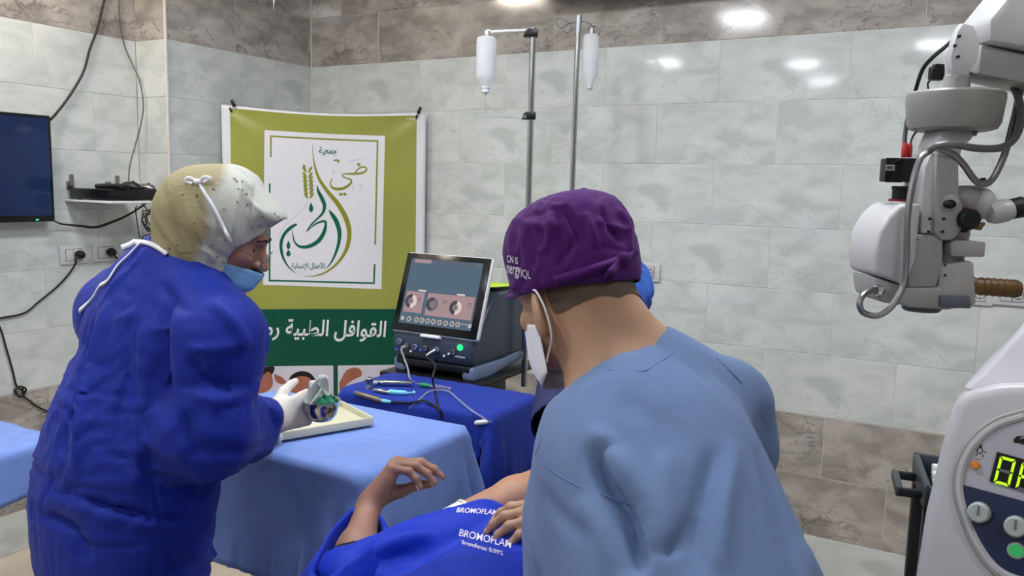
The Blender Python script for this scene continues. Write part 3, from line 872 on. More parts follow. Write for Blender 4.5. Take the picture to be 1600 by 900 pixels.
# ================================================================== draped tables
mat('drape_light', (120, 148, 214), 0.6, noise=0.05, nscale=30, bump=0.12, bscale=300, spec=0.2, sheen=0.05)
mat('drape_dark', (32, 54, 152), 0.66, noise=0.07, nscale=30, bump=0.12, bscale=300, spec=0.2, sheen=0.05)
def sn(s, n, z=0.0): return U * s + N * n + Z * z
def box_sdf(c, half, ax, r):
    c = np.array(c); A = np.array([np.array(a) for a in ax]); half = np.array(half) - r
    def f(P):
        q = np.abs((P - c) @ A.T) - half
        return np.linalg.norm(np.maximum(q, 0), axis=1) + np.minimum(q.max(1), 0) - r
    return f
def drape(c_s, c_n, ztop, ws, wn, ov, h, rot=0.0, it=170, skew=(0, 0), seed=1, bend=0.06, ovs=None):
    """cloth ws+2ov by wn+2ov dropped over a table top; returns verts, faces"""
    r_ = np.random.default_rng(seed)
    o_s0, o_s1, o_n0, o_n1 = ovs if ovs else (ov, ov, ov, ov)
    nx = int((ws + o_s0 + o_s1) / h); ny = int((wn + o_n0 + o_n1) / h)
    xs = np.linspace(-ws / 2 - o_s0, ws / 2 + o_s1, nx + 1); ys = np.linspace(-wn / 2 - o_n0, wn / 2 + o_n1, ny + 1)
    X, Y = np.meshgrid(xs, ys, indexing='ij')
    c, s = math.cos(rot), math.sin(rot)
    X2, Y2 = X * c - Y * s + skew[0], X * s + Y * c + skew[1]
    uu, nn = np.array(U), np.array(N)
    P = (uu * c_s + nn * c_n)[None, None] + X2[..., None] * uu + Y2[..., None] * nn + np.array([0, 0, ztop + 0.004])
    P = P.reshape(-1, 3); P[:, 2] += r_.normal(0, 0.0012, len(P))
    i, j = np.meshgrid(np.arange(nx), np.arange(ny), indexing='ij'); a = (i * (ny + 1) + j).ravel()
    F = np.stack([a, a + ny + 1, a + ny + 2, a + 1], 1)
    fn = box_sdf(sn(c_s, c_n, ztop - 0.03), (ws / 2, wn / 2, 0.03), (U, N, Z), 0.012)
    pin = None
    # first fold the overhang down, then let the cloth settle
    dx = np.sign(X2) * np.maximum(np.abs(X2) - ws / 2, 0); dy = np.sign(Y2) * np.maximum(np.abs(Y2) - wn / 2, 0)
    d = np.hypot(dx, dy); ang = np.arctan2(dy, dx)
    wob = 0.30 + 0.10 * np.sin(ang * 9 + 3 * X2 * 7 + seed) + 0.06 * np.sin((X2 - Y2) * 31 + seed)
    qx = np.clip(X2, -ws / 2, ws / 2) + dx * wob; qy = np.clip(Y2, -wn / 2, wn / 2) + dy * wob
    V = (uu * c_s + nn * c_n)[None, None] + qx[..., None] * uu + qy[..., None] * nn
    V[..., 2] += ztop + 0.004 - d * 0.93
    V = V.reshape(-1, 3) + r_.normal(0, 0.001, (len(P), 3))
    V = relax_cloth(V, F, fn, 1.0, it, (0, 0, -0.00025), None, bend, 0.003, 1, rest_from=P, fric=0.9)
    return V, F
def solid(o, t=0.0015):
    m_ = o.modifiers.new('thickness', 'SOLIDIFY'); m_.thickness = t; m_.offset = -1
    return o
def table(name, c_s, c_n, ztop, ws, wn, label, cat):
    t = thing(name, sn(c_s, c_n, 0), label, cat)
    MB().box(sn(c_s, c_n, ztop - 0.016), (ws - .03, wn - .03, 0.022), (U, N, Z), 0.008).build('table_top', 'steel', t)
    for a in (-1, 1):
        for b in (-1, 1):
            MB().tube([sn(c_s + a * (ws / 2 - .04), c_n + b * (wn / 2 - .04), 0.07), sn(c_s + a * (ws / 2 - .04), c_n + b * (wn / 2 - .04), ztop - 0.022)], 0.0125, 12).build('leg', 'steel', t)
            w_ = MB(); c0 = sn(c_s + a * (ws / 2 - .04), c_n + b * (wn / 2 - .04), 0.035); w_.lathe([(0.012, -.012), (0.033, -.011), (0.034, 0), (0.033, .011), (0.012, .012)], c0, U, 16); w_.box(c0 + Z * 0.034, (0.03, 0.03, 0.02), (U, N, Z), 0.004)
            w_.build('caster', 'black_rubber', t)
    MB().box(sn(c_s, c_n, 0.28), (ws - .1, wn - .1, 0.012), (U, N, Z), 0.004).build('lower_shelf', 'steel', t)
    return t
T1 = dict(c_s=-1.52, c_n=1.632, ztop=0.897, ws=0.74, wn=0.465)
table('instrument_table', label='steel instrument table hidden under the light blue drape', cat='table', **T1)
V1, F1 = drape(T1['c_s'], T1['c_n'], T1['ztop'], T1['ws'], T1['wn'], 0.26, 0.0145, 0.0, 90, (0.0, 0), 3, ovs=(0.22, 0.30, 0.27, 0.20))
dr1 = solid(mesh_obj('table_drape', V1, F1, 'drape_light', None, True, None)); tag(dr1, 'light blue cloth drape over the instrument table in the middle', 'drape')
B1 = bvh_of(V1, F1)
T2 = dict(c_s=-1.47, c_n=2.165, ztop=0.885, ws=0.60, wn=0.30)
# swing tray of the eye-surgery machine, covered by a darker drape
tray = thing('tray_table', sn(T2['c_s'], T2['c_n'], 0), 'small tray table under the dark blue drape beside the machine', 'table')
MB().box(sn(T2['c_s'], T2['c_n'], T2['ztop'] - 0.016), (T2['ws'] - .03, T2['wn'] - .03, 0.022), (U, N, Z), 0.008).build('tray_top', 'steel', tray)
MB().tube([sn(T2['c_s'] + .15, T2['c_n'], 0.05), sn(T2['c_s'] + .15, T2['c_n'], T2['ztop'] - 0.022)], 0.02, 16).build('post', 'steel', tray)
b = MB(); b.box(sn(T2['c_s'] + .15, T2['c_n'] - .0, 0.03), (0.05, 0.30, 0.04), (U, N, Z), 0.008); b.box(sn(T2['c_s'], T2['c_n'], 0.03), (0.5, 0.05, 0.04), (U, N, Z), 0.008); b.build('foot_frame', 'dull_steel', tray)
V2, F2 = drape(T2['c_s'], T2['c_n'], T2['ztop'], T2['ws'], T2['wn'], 0.24, 0.0145, 0.18, 90, (0.02, -0.02), 5, 0.05, ovs=(0.16, 0.30, 0.14, 0.05))
dr2 = solid(mesh_obj('tray_drape', V2, F2, 'drape_dark', None, True, None)); tag(dr2, 'dark blue cloth drape under the surgical handpieces', 'drape')
B2 = bvh_of(V2, F2)
# draped table whose end shows behind the gown at the left edge
T3c = atz(-90, 690, 0.785); T3 = dict(c_s=T3c.dot(U) - 0.0, c_n=T3c.dot(N), ztop=0.785, ws=0.5, wn=0.42)
table('side_table', label='steel side table under the pale blue drape at the left edge', cat='table', **T3)
V3, F3 = drape(T3['c_s'], T3['c_n'], T3['ztop'], T3['ws'], T3['wn'], 0.2, 0.016, 0.1, 80, (0, 0), 9, ovs=(0.1, 0.14, 0.12, 0.2))
dr3 = solid(mesh_obj('side_drape', V3, F3, 'drape_light', None, True, None)); tag(dr3, 'light blue drape corner showing behind the gown at the left edge', 'drape')

# ================================================================== eye-surgery machine
mat('machine_slate', (54, 64, 80), 0.34, noise=0.04)
mat('machine_blue_grey', (112, 128, 160), 0.32, noise=0.04)
mat('machine_dark', (22, 25, 32), 0.35, noise=0.06)
mat('bezel_black', (13, 14, 17), 0.18, noise=0.05)
mat('lime_sheet', (196, 228, 50), 0.5, noise=0.03)
def emi(name, rgb, strength, rough=0.25):
    m_ = mat(name, (8, 8, 9), rough, noise=0, emis=rgb, estr=strength); return m_
EX = 0.45
emi('scr_ground', (82, 106, 126), EX); emi('scr_pink', (176, 146, 150), EX); emi('scr_grey', (96, 104, 118), EX)
emi('scr_light', (232, 214, 208), EX); emi('scr_mid', (120, 112, 122), EX); emi('scr_dark', (66, 70, 84), EX)
emi('green_glow', (40, 240, 120), 1.0)
emi('blue_glow', (50, 90, 230), 0.5)
MS, MN = -1.64, 2.375
mc = thing('phaco_machine', sn(MS, MN + .2, 0), 'dark slate eye-surgery machine with a tilted touch screen on a black cart', 'medical machine')
# monitor: tilted 19 degrees back
mtl, mtr, mbr, mbl = at(640, 393.5, 3.03), at(773.5, 402, 2.86), at(744, 533.5, 2.78), at(606.5, 516.5, 2.95)
ez = (((mtl - mbl) + (mtr - mbr)) / 2); ez = (N * ez.dot(N) + Z * ez.dot(Z)).normalized(); ey = U.cross(ez) * -1
if ey.dot(N) < 0: ey = -ey
mcen = (mtl + mtr + mbr + mbl) / 4; MW, MH = 0.373, 0.303
mon = MB().box(mcen + ey * 0.012, (MW, 0.028, MH), (U, ey, ez), 0.012, 3).build('monitor_shell', 'white_plastic', mc)
MB().box(mcen - ey * 0.001, (MW - 0.010, 0.010, MH - 0.010), (U, ey, ez), 0.003).build('monitor_bezel', 'bezel_black', mc)
SW, SH = MW - 0.062, MH - 0.058
scr = MB().box(mcen - ey * 0.0055 + ez * 0.004, (SW, 0.002, SH), (U, ey, ez)).build('screen', 'scr_ground', mc)
def sp(u, v, o=0.0072): return mcen + ez * 0.004 - ey * o + U * ((u - .5) * SW) + ez * ((.5 - v) * SH)
def spanel(name, u0, v0, u1, v1, material, o=0.0072):
    return mesh_obj(name, [sp(u0, v0, o), sp(u0, v1, o), sp(u1, v1, o), sp(u1, v0, o)], [(0, 1, 2, 3)], material, scr, False)
def sring(name, u, v, r0, r1, a0, a1, material, o=0.0078):
    n = 20; q = []; f = []
    for i in range(n + 1):
        a = a0 + (a1 - a0) * i / n
        for r in (r0, r1): q.append(sp(u + r * math.cos(a) * SH / SW, v + r * math.sin(a), o))
    for i in range(n): f.append((2 * i, 2 * i + 1, 2 * i + 3, 2 * i + 2))
    return mesh_obj(name, q, f, material, scr, False)
spanel('screen_tab', .05, .01, .29, .065, 'scr_pink')
for a in (.31, .5, .62, .76): spanel('screen_tab', a, .015, a + (.17 if a == .31 else .11), .06, 'scr_grey')
spanel('screen_tab', .9, .015, .97, .06, 'scr_mid')
spanel('screen_panel', .03, .51, .29, .83, 'scr_pink'); spanel('screen_panel', .34, .51, .98, .85, 'scr_pink')
spanel('screen_label', .19, .475, .30, .50, 'scr_light'); spanel('screen_label', .73, .48, .84, .505, 'scr_light')
for u_, v_, lt in ((.115, .66, 1), (.42, .675, 0), (.745, .69, 1)):
    sring('dial', u_, v_, .045, .105, PI / 2, 1.5 * PI + .2, 'scr_dark'); sring('dial', u_, v_, .045, .105, -PI / 2 + .2, PI / 2, 'scr_light' if lt else 'scr_mid'); sring('dial', u_, v_, 0, .03, 0, 2 * PI, 'scr_mid')
for u_ in (.20, .56, .9): spanel('screen_label', u_, .60, u_ + .06, .62, 'scr_mid', .0078); spanel('screen_label', u_, .64, u_ + .05, .655, 'scr_mid', .0078)
for k, u_ in enumerate((.045, .14, .245, .325, .405, .485, .57, .655, .74, .82, .98)):
    if k in (0, 10): sring('screen_button', u_, .93, .012, .03, 0, 2 * PI, 'scr_light')
    else:
        sring('screen_button', u_, .93, 0, .038, 0, 2 * PI, 'scr_light'); sring('screen_button', u_, .93, 0, .028, 0, 2 * PI, 'scr_mid', .0082)
for q in range(4): sring('screen_dot', .875 + q * .022, .915, 0, .008, 0, 2 * PI, 'scr_light')
MB().box(mcen - ez * (MH / 2 + 0.004) - U * 0.005, (0.085, 0.026, 0.012), (U, ey, ez), 0.004).build('handle_tab', 'white_plastic', mc)
# body: side profile (n from front, z) extruded along the width
BZ = 0.925
prof = [(0.0, 0.0), (-0.012, 0.05), (0.0, 0.112), (0.05, 0.125), (0.10, 0.20), (0.17, 0.250), (0.36, 0.250), (0.43, 0.21), (0.45, 0.10), (0.44, 0.0)]
MB().prism([(p[0], p[1]) for p in prof], 0.352, sn(MS + .002, MN, BZ), (N, -U, Z), 0.018, 3).build('body', 'machine_slate', mc)
MB().box(sn(MS, MN + .1, BZ + .15), (0.12, 0.10, 0.09), (U, N, Z), 0.02).build('monitor_arm', 'machine_dark', mc)
for sg in (-1, 1):
    prof2 = [(-0.01, 0.0), (-0.012, 0.052), (0.02, 0.056), (0.20, 0.05), (0.42, 0.075), (0.44, 0.075), (0.42, 0.03), (0.2, 0.004), (0.1, -0.006)]
    MB().prism(prof2, 0.05, sn(MS + sg * 0.150, MN + 0.012, BZ - 0.052), (N, -U, Z), 0.012, 3).build('base_rail', 'machine_blue_grey', mc)
MB().box(sn(MS, MN + .2, BZ - 0.012), (0.33, 0.40, 0.03), (U, N, Z), 0.008).build('underside', 'machine_dark', mc)
# front connectors
FZ = BZ + .055
def fp(du, dz, o=0.0): return sn(MS + du, MN - 0.012 - o, FZ + dz)
for k, du in enumerate((-.135, -.10, -.065, -.02, .028, .10)):
    pt = MB(); pt.lathe([(0.0105, 0), (0.0105, 0.007), (0.007, 0.008), (0.007, 0.002)], fp(du, -.004 + (.012 if k == 0 else 0)), -N, 16)
    pt.build('connector_port', 'dull_steel' if k % 2 else 'machine_blue_grey', mc)
for k, du in enumerate((-.148, -.118, -.083, -.042, .062, .082)):
    MB().lathe([(0.004, 0), (0.004, 0.006)], fp(du, -.022 + .01 * (k % 2)), -N, 10).build('indicator', 'white_plastic' if k % 3 else 'blue_glow', mc)
MB().lathe([(0.0115, 0), (0.0115, 0.004), (0.0075, 0.004), (0.0075, 0.002)], fp(.128, .016), -N, 20).build('power_button', 'green_glow', mc)
v, f = text_mesh('OPTIKON', 0.010, 0.0002)
mesh_obj('maker_lettering', [fp(.128 + p.x, -.018 + p.y, .0035 + p.z) for p in v], f, 'white_plastic', mc, False)
# black cart under the machine
MB().box(sn(MS, MN + .21, BZ - 0.062), (0.42, 0.50, 0.022), (U, N, Z), 0.008).build('cart_top', 'black_plastic', mc)
MB().box(sn(MS + .04, MN + .26, 0.50), (0.16, 0.18, 0.70), (U, N, Z), 0.02).build('cart_column', 'black_plastic', mc)
MB().box(sn(MS + .17, MN + .12, 0.66), (0.10, 0.20, 0.24), (U, N, Z), 0.02).build('irrigation_pod', 'machine_dark', mc)
b = MB(); b.box(sn(MS, MN + .21, 0.11), (0.48, 0.56, 0.06), (U, N, Z), 0.02); b.build('cart_base', 'black_plastic', mc)
for a in (-1, 1):
    for c in (-1, 1):
        MB().lathe([(0.012, -.014), (0.038, -.012), (0.04, 0), (0.038, .012), (0.012, .014)], sn(MS + a * .2, MN + .21 + c * .24, 0.04), U, 18).build('caster', 'black_rubber', mc)
# lime sheet lying on the body
lz = BZ + .2515
pts = [(-.16, .15), (.155, .17), (.165, .40), (-.15, .42)]
lv = [sn(MS + a, MN + b_, lz + (.002 if k % 2 else 0)) for k, (a, b_) in enumerate(pts)]
n_ = 10; v = []; f = []
for i in range(n_ + 1):
    for j in range(n_ + 1):
        s, t = i / n_, j / n_
        p = (lv[0] * (1 - s) + lv[1] * s) * (1 - t) + (lv[3] * (1 - s) + lv[2] * s) * t
        v.append(p + Z * (0.004 * math.sin(s * 7 + 1) * math.sin(t * 3) + .012 * s * (1 - t) ** 2 + .004))
for i in range(n_):
    for j in range(n_): a = i * (n_ + 1) + j; f.append((a, a + n_ + 1, a + n_ + 2, a + 1))
tag(solid(mesh_obj('lime_sheet', v, f, 'lime_sheet', None, True, None), .001), 'lime green sheet lying on top of the eye-surgery machine', 'paper')

# ================================================================== infusion poles and bottles
def plastic(name, rgb, trans, rough, alpha=1.0):
    return mat(name, rgb, rough, noise=0.0, trans=trans, ior=1.2, alpha=alpha)
plastic('bottle_plastic', (246, 248, 252), 0.0, 0.18, 0.42)
plastic('bottle_liquid', (232, 240, 246), 0.0, 0.05, 0.30)
mat('cap_white', (214, 220, 226), 0.4, noise=0.03)
p1b = at(826, 320, 3.05); p1 = at(829.5, 180, 3.05); PX, PY = p1.x, p1.y
def P1(y): return at(830, y, 3.05).z
pole = thing('infusion_pole', Vector((PX, PY, 0)), 'steel infusion pole with two black clamps behind the machine', 'pole')
lean = Vector((0.0, 0, 0))
MB().tube([Vector((PX, PY, 0.80)), Vector((PX, PY, P1(44)))], 0.0115, 16).build('pole', 'steel', pole)
for y_, nm in ((52, 'upper'), (181, 'lower')):
    zc = P1(y_); c = Vector((PX, PY, zc)); hh = 0.030 if y_ == 52 else 0.028
    b = MB(); b.prism([(0.018, hh / 2), (0.018, -hh / 2), (-0.036, -hh / 2), (-0.028, hh * .25), (-0.018, hh / 2)], 0.034, c, (Vector((1, 0, 0)), Vector((0, 1, 0)), Z), 0.004); b.build('clamp', 'black_plastic', pole)
up = Vector((PX, PY, P1(48))); hk = at(763, 50, 3.0)
MB().tube([up + Vector((-.02, -.005, 0)), hk + Vector((0.01, 0, 0.0))], 0.0062, 10).build('arm', 'white_plastic', pole)
MB().tube([hk + Vector((.012, 0, 0)), hk + Vector((.004, 0, .006)), hk + Vector((-.008, 0, .004)), hk + Vector((-.010, 0, -.006)), hk + Vector((0, 0, -.010))], 0.0028, 8, True, 5).build('hook', 'white_plastic', pole)
plastic('clear_arm', (236, 238, 240), 0.85, 0.08)
lw = Vector((PX, PY, P1(182))); hk2 = at(746, 181, 3.0)
MB().box((lw + Vector((-.02, 0, 0)) + hk2) / 2, ((lw - hk2).length - .02, 0.006, 0.013), None, 0.002).build('arm', 'clear_arm', pole)
MB().tube([hk2 + Vector((.005, 0, .004)), hk2 + Vector((-.006, 0, .008)), hk2 + Vector((-.014, 0, 0)), hk2 + Vector((-.008, 0, -.008))], 0.0022, 8, True, 5).build('hook', 'clear_arm', pole)
def bottle(px0, y0, y1, wpx, Y, label, level, hang):
    """inverted infusion bottle hanging from its foot loop; y0 foot, y1 cap tip (photo rows)"""
    top = at(px0, y0, Y); bot = at(px0, y1, Y); k = Y / FPX
    R = wpx * k / 2; Ht = top.z - bot.z
    c = Vector((top.x, top.y, bot.z))
    t = thing('infusion_bottle', c, label, 'bottle', 'infusion bottles')
    pf = [(R * .72, Ht * .995), (R * .93, Ht * .975), (R, Ht * .93), (R, Ht * .34), (R * .96, Ht * .29), (R * .45, Ht * .155), (R * .38, Ht * .13)]
    o = MB(); o.lathe(pf[::-1], c, Z, 28); ob = o.build('shell', 'bottle_plastic', t, True, 50)
    li = [(R * .36, Ht * .14), (R * .42, Ht * .157), (R * .93, Ht * .295), (R * .965, Ht * .345), (R * .965, Ht * level)]
    MB().lathe(li, c, Z, 28).build('liquid', 'bottle_liquid', t, True, 50)
    MB().lathe([(R * .12, 0), (R * .14, Ht * .035), (R * .34, Ht * .04), (R * .40, Ht * .05), (R * .40, Ht * .115), (R * .46, Ht * .12), (R * .46, Ht * .14)], c, Z, 20).build('cap', 'cap_white', t, True, 40)
    MB().box(c + Z * (Ht + 0.010), (0.010, 0.003, 0.022), None, 0.001).build('hanger', 'cap_white', t)
    for q in (.45, .62, .78): MB().lathe([(R * 1.004, Ht * q - .0006), (R * 1.010, Ht * q), (R * 1.004, Ht * q + .0006)], c, Z, 28).build('ridge', 'bottle_plastic', t)
    if hang: MB().tube([c - Z * 0.0, c - Z * 0.03, c - Z * 0.1 + Vector((0.004, 0, 0))], 0.0012, 6).build('drip_line', 'clear_arm', t)
    return t
bottle(760.5, 57, 149, 31, 3.0, 'larger clear infusion bottle hanging on the arm of the clamped pole', .72, True)
p2 = at(898, 160, 3.32)
def P2(y): return at(898, y, 3.32).z
pole2 = thing('infusion_stand', Vector((p2.x, p2.y, 0)), 'thin chrome infusion stand with curled wire hooks above the purple cap', 'pole')
MB().tube([Vector((p2.x - .004, p2.y, 0.08)), Vector((p2.x + .004, p2.y, P2(52)))], 0.0112, 16).build('pole', 'steel', pole2)
mat('galvanised', (176, 182, 188), 0.4, metal=0.8, noise=0.08)
MB().tube([Vector((p2.x + .004, p2.y, P2(52))), Vector((p2.x + .006, p2.y, P2(24)))], 0.0118, 16).build('pole_end', 'galvanised', pole2)
hp = Vector((p2.x + .006, p2.y, P2(37)))
k = 3.32 / FPX
def hk_(pts): return [hp + Vector((x * k, y_ * k, -z_ * k)) for x, y_, z_ in pts]
MB().tube(hk_([(0, 0, -2), (-14, 4, -1), (-25, 0, 7), (-32, 4, 3), (-34, 8, -6), (-28, 10, -9), (-18, 10, -4), (-10, 6, 6), (-18, 2, 14), (-22, -2, 10)]), 0.0030, 8, True, 6).build('hook', 'steel', pole2)
MB().tube(hk_([(0, 0, -3), (12, 4, -3), (26, 2, 4), (32, -2, 10), (30, -4, 17), (24, -4, 16), (22, 0, 6), (24, 4, 0), (18, 6, 2), (14, 6, 9)]), 0.0030, 8, True, 6).build('hook', 'steel', pole2)
b = MB()
for i in range(5):
    a = 2 * PI * i / 5; b.tube([Vector((p2.x, p2.y, 0.10)), Vector((p2.x + .12 * math.cos(a), p2.y + .12 * math.sin(a), 0.085)), Vector((p2.x + .2 * math.cos(a), p2.y + .2 * math.sin(a), 0.06))], 0.012, 10)
    b.ell((p2.x + .2 * math.cos(a), p2.y + .2 * math.sin(a), 0.03), (.028, .028, .03))
b.build('star_base', 'dull_steel', pole2)
bottle(924, 53, 143, 24, 3.26, 'narrower clear infusion bottle on the wire hook of the chrome stand', .55, False)

# ================================================================== instruments on the dark drape
def on(B, px, py, up=0.0):
    h_, n_ = hit(B, px, py)
    if h_ is None: return at(px, py, 2.4)
    return h_ + Z * up
mat('tip_aqua', (120, 205, 225), 0.35, noise=0.03)
mat('cap_green', (20, 140, 80), 0.4, noise=0.03)
mat('handpiece_grey', (140, 132, 122), 0.3, metal=0.7, noise=0.05)
plastic('tubing', (235, 240, 240), 0.8, 0.1)
def rod(name, a, b_, prof, material, parent):
    """turned body from a to b_; prof (radius, fraction)"""
    a, b_ = Vector(a), Vector(b_); L = (b_ - a).length
    return MB().lathe([(r, f_ * L) for r, f_ in prof], a, b_ - a, 14).build(name, material, parent)
i1 = thing('handpiece', on(B2, 600, 607), 'polished steel handpiece with a knurled round head on the dark drape', 'instrument', 'instruments on the dark drape')
a, b_ = on(B2, 584, 603, .012), on(B2, 644, 604, .010)
rod('barrel', a, b_, [(.004, 0), (.0085, .05), (.0095, .3), (.0095, .9), (.008, .97), (.004, 1)], 'steel', i1)
c = on(B2, 577, 608, .0)
MB().lathe([(.013, 0), (.0135, .003), (.011, .010), (.011, .022), (.015, .026), (.0155, .036), (.012, .040), (.007, .040), (.007, .03)], c, Z, 18).build('head', 'steel', i1)
MB().tube([c + Z * .02, on(B2, 590, 603, .012)], .006, 10).build('neck', 'white_plastic', i1)
i2 = thing('syringe_handpiece', on(B2, 622, 617), 'steel instrument with a pale aqua plastic sleeve on the dark drape', 'instrument', 'instruments on the dark drape')
rod('barrel', on(B2, 583, 613, .009), on(B2, 608, 617, .008), [(.004, 0), (.006, .1), (.007, .9), (.005, 1)], 'steel', i2)
rod('sleeve', on(B2, 606, 616, .008), on(B2, 636, 618, .008), [(.0055, 0), (.0085, .1), (.008, .9), (.004, 1)], 'tip_aqua', i2)
rod('plunger', on(B2, 634, 618, .008), on(B2, 648, 617, .008), [(.003, 0), (.003, .8), (.007, .82), (.007, 1)], 'tip_aqua', i2)
i3 = thing('ultrasound_pen', on(B2, 575, 625), 'grey pen-shaped handpiece with a black cord at the edge of the dark drape', 'instrument', 'instruments on the dark drape')
rod('barrel', on(B2, 554, 618, .010), on(B2, 597, 631, .010), [(.005, 0), (.0075, .04), (.0085, .5), (.009, .85), (.006, 1)], 'handpiece_grey', i3)
rod('connector', on(B2, 597, 631, .010), on(B2, 611, 633, .010), [(.006, 0), (.0065, .5), (.004, 1)], 'tip_aqua', i3)
MB().tube([on(B2, 610, 633, .010), on(B2, 640, 633, .008), on(B2, 662, 631, .010), on(B2, 678, 637, .008), on(B2, 688, 648, .008), on(B2, 690, 655, .0)], .0034, 8, True, 6).build('cord', 'cable_black', i3)
i4 = thing('tube_connector', on(B2, 668, 605), 'green plastic tube connector on the dark drape below the screen', 'connector')
rod('plug', on(B2, 656, 605, .009), on(B2, 672, 607, .009), [(.006, 0), (.008, .2), (.008, .8), (.005, 1)], 'cap_green', i4)
rod('luer', on(B2, 671, 607, .009), on(B2, 704, 611, .009), [(.005, 0), (.007, .3), (.0075, .5), (.004, 1)], 'clear_arm', i4)
# tubing and cord from the machine's ports
c1 = fp(-.10, -.004, .008)
cable('irrigation_tube', [c1, c1 - N * .03 - Z * .005, at(637, 575, 2.68), at(641, 592, 2.6), on(B2, 652, 602, .006), on(B2, 658, 605, .01)], .0032, 'tubing', 'clear irrigation tube looping from the machine port to the green connector', 'tube')
c2 = fp(.028, -.004, .008)
cb = thing('machine_cord', c2, 'black cord plugged into the machine front with a silver plug', 'cable')
rod('plug', c2, c2 - N * .03 - U * .02 - Z * .02, [(.007, 0), (.0085, .2), (.0075, .8), (.004, 1)], 'dull_steel', cb)
MB().tube([c2 - N * .03 - U * .02 - Z * .02, at(680, 570, 2.62), at(676, 590, 2.55), on(B2, 679, 612, .006), on(B2, 684, 636, .006), on(B2, 692, 652, .004)], .0034, 8, True, 6).build('cord', 'cable_black', cb)
cable('aspiration_tube', [on(B2, 640, 640, .005), on(B2, 655, 627, .006), on(B2, 672, 615, .008), on(B2, 698, 616, .012), on(B2, 716, 630, .012), on(B2, 735, 645, .01), on(B2, 755, 657, .008), on(B2, 762, 664, .006)], .0028, 'tubing', 'clear thin tube curving over the dark drape to its right edge', 'tube')
tp_ = thing('tube_joint', on(B2, 752, 662), 'white plastic tube joint at the right edge of the dark drape', 'connector')
rod('joint', on(B2, 742, 664, .006), on(B2, 762, 662, .006), [(.004, 0), (.008, .15), (.008, .8), (.004, 1)], 'white_plastic', tp_)
rod('sleeve', on(B2, 760, 662, .006), on(B2, 768, 663, .006), [(.004, 0), (.005, .5), (.003, 1)], 'clear_arm', tp_)

# ================================================================== people: shared shapes
def A3(v): return np.array(v, float)
def nrm(v): v = Vector(v); return v.normalized()
mat('skin_surgeon', (172, 136, 110), 0.50, noise=0.06, nscale=14, bump=0.05, bscale=500, subsurf=0.15)
mat('skin_woman', (168, 122, 104), 0.50, noise=0.06, nscale=16, bump=0.05, bscale=500, subsurf=0.15)
mat('skin_patient', (142, 104, 88), 0.50, noise=0.10, nscale=18, bump=0.12, bscale=420, subsurf=0.12)
mat('skin_assistant', (170, 126, 100), 0.50, noise=0.08, nscale=16, bump=0.08, bscale=450, subsurf=0.12)
mat('nail', (196, 152, 138), 0.3, noise=0.03)
mat('glove', (226, 222, 212), 0.45, noise=0.04, nscale=30, bump=0.12, bscale=180)
mat('hair_stubble', (86, 70, 60), 0.75, noise=0.25, nscale=300)
mat('scrub_blue', (100, 121, 158), 0.85, noise=0.03, nscale=60, bump=0.06, bscale=900, spec=0.2, sheen=0.08)
mat('scrub_seam', (84, 108, 158), 0.85, noise=0.03)
mat('gown_blue', (22, 42, 140), 0.62, noise=0.05, nscale=30, bump=0.08, bscale=250, spec=0.2, sheen=0.05)
mat('gown_deep', (14, 46, 168), 0.55, noise=0.05, nscale=30, bump=0.10, bscale=250, spec=0.2, sheen=0.05)
mat('tie_white', (228, 230, 238), 0.7, noise=0.04)
mat('cap_purple', (68, 18, 92), 0.75, noise=0.06, nscale=60, bump=0.08, bscale=500, spec=0.2, sheen=0.05)
mat('mask_white', (226, 228, 236), 0.75, noise=0.03, bump=0.05, bscale=300)
mat('mask_blue', (124, 178, 224), 0.7, noise=0.03, bump=0.08, bscale=200)
mat('navy_cloth', (28, 36, 84), 0.75, noise=0.08, bump=0.08, bscale=400)
mat('cap_blue', (60, 104, 196), 0.7, noise=0.06, bump=0.2, bscale=90)
mat('black_cloth', (16, 16, 20), 0.85, noise=0.1, bump=0.1, bscale=300)
mat('trouser_grey', (70, 76, 92), 0.85, noise=0.06)
mat('shoe_dark', (30, 30, 34), 0.5, noise=0.08)
mat('eye_white', (214, 208, 204), 0.2, noise=0.02)
mat('eye_dark', (36, 24, 20), 0.15, noise=0.05)
mat('brow_hair', (52, 40, 36), 0.8, noise=0.2)

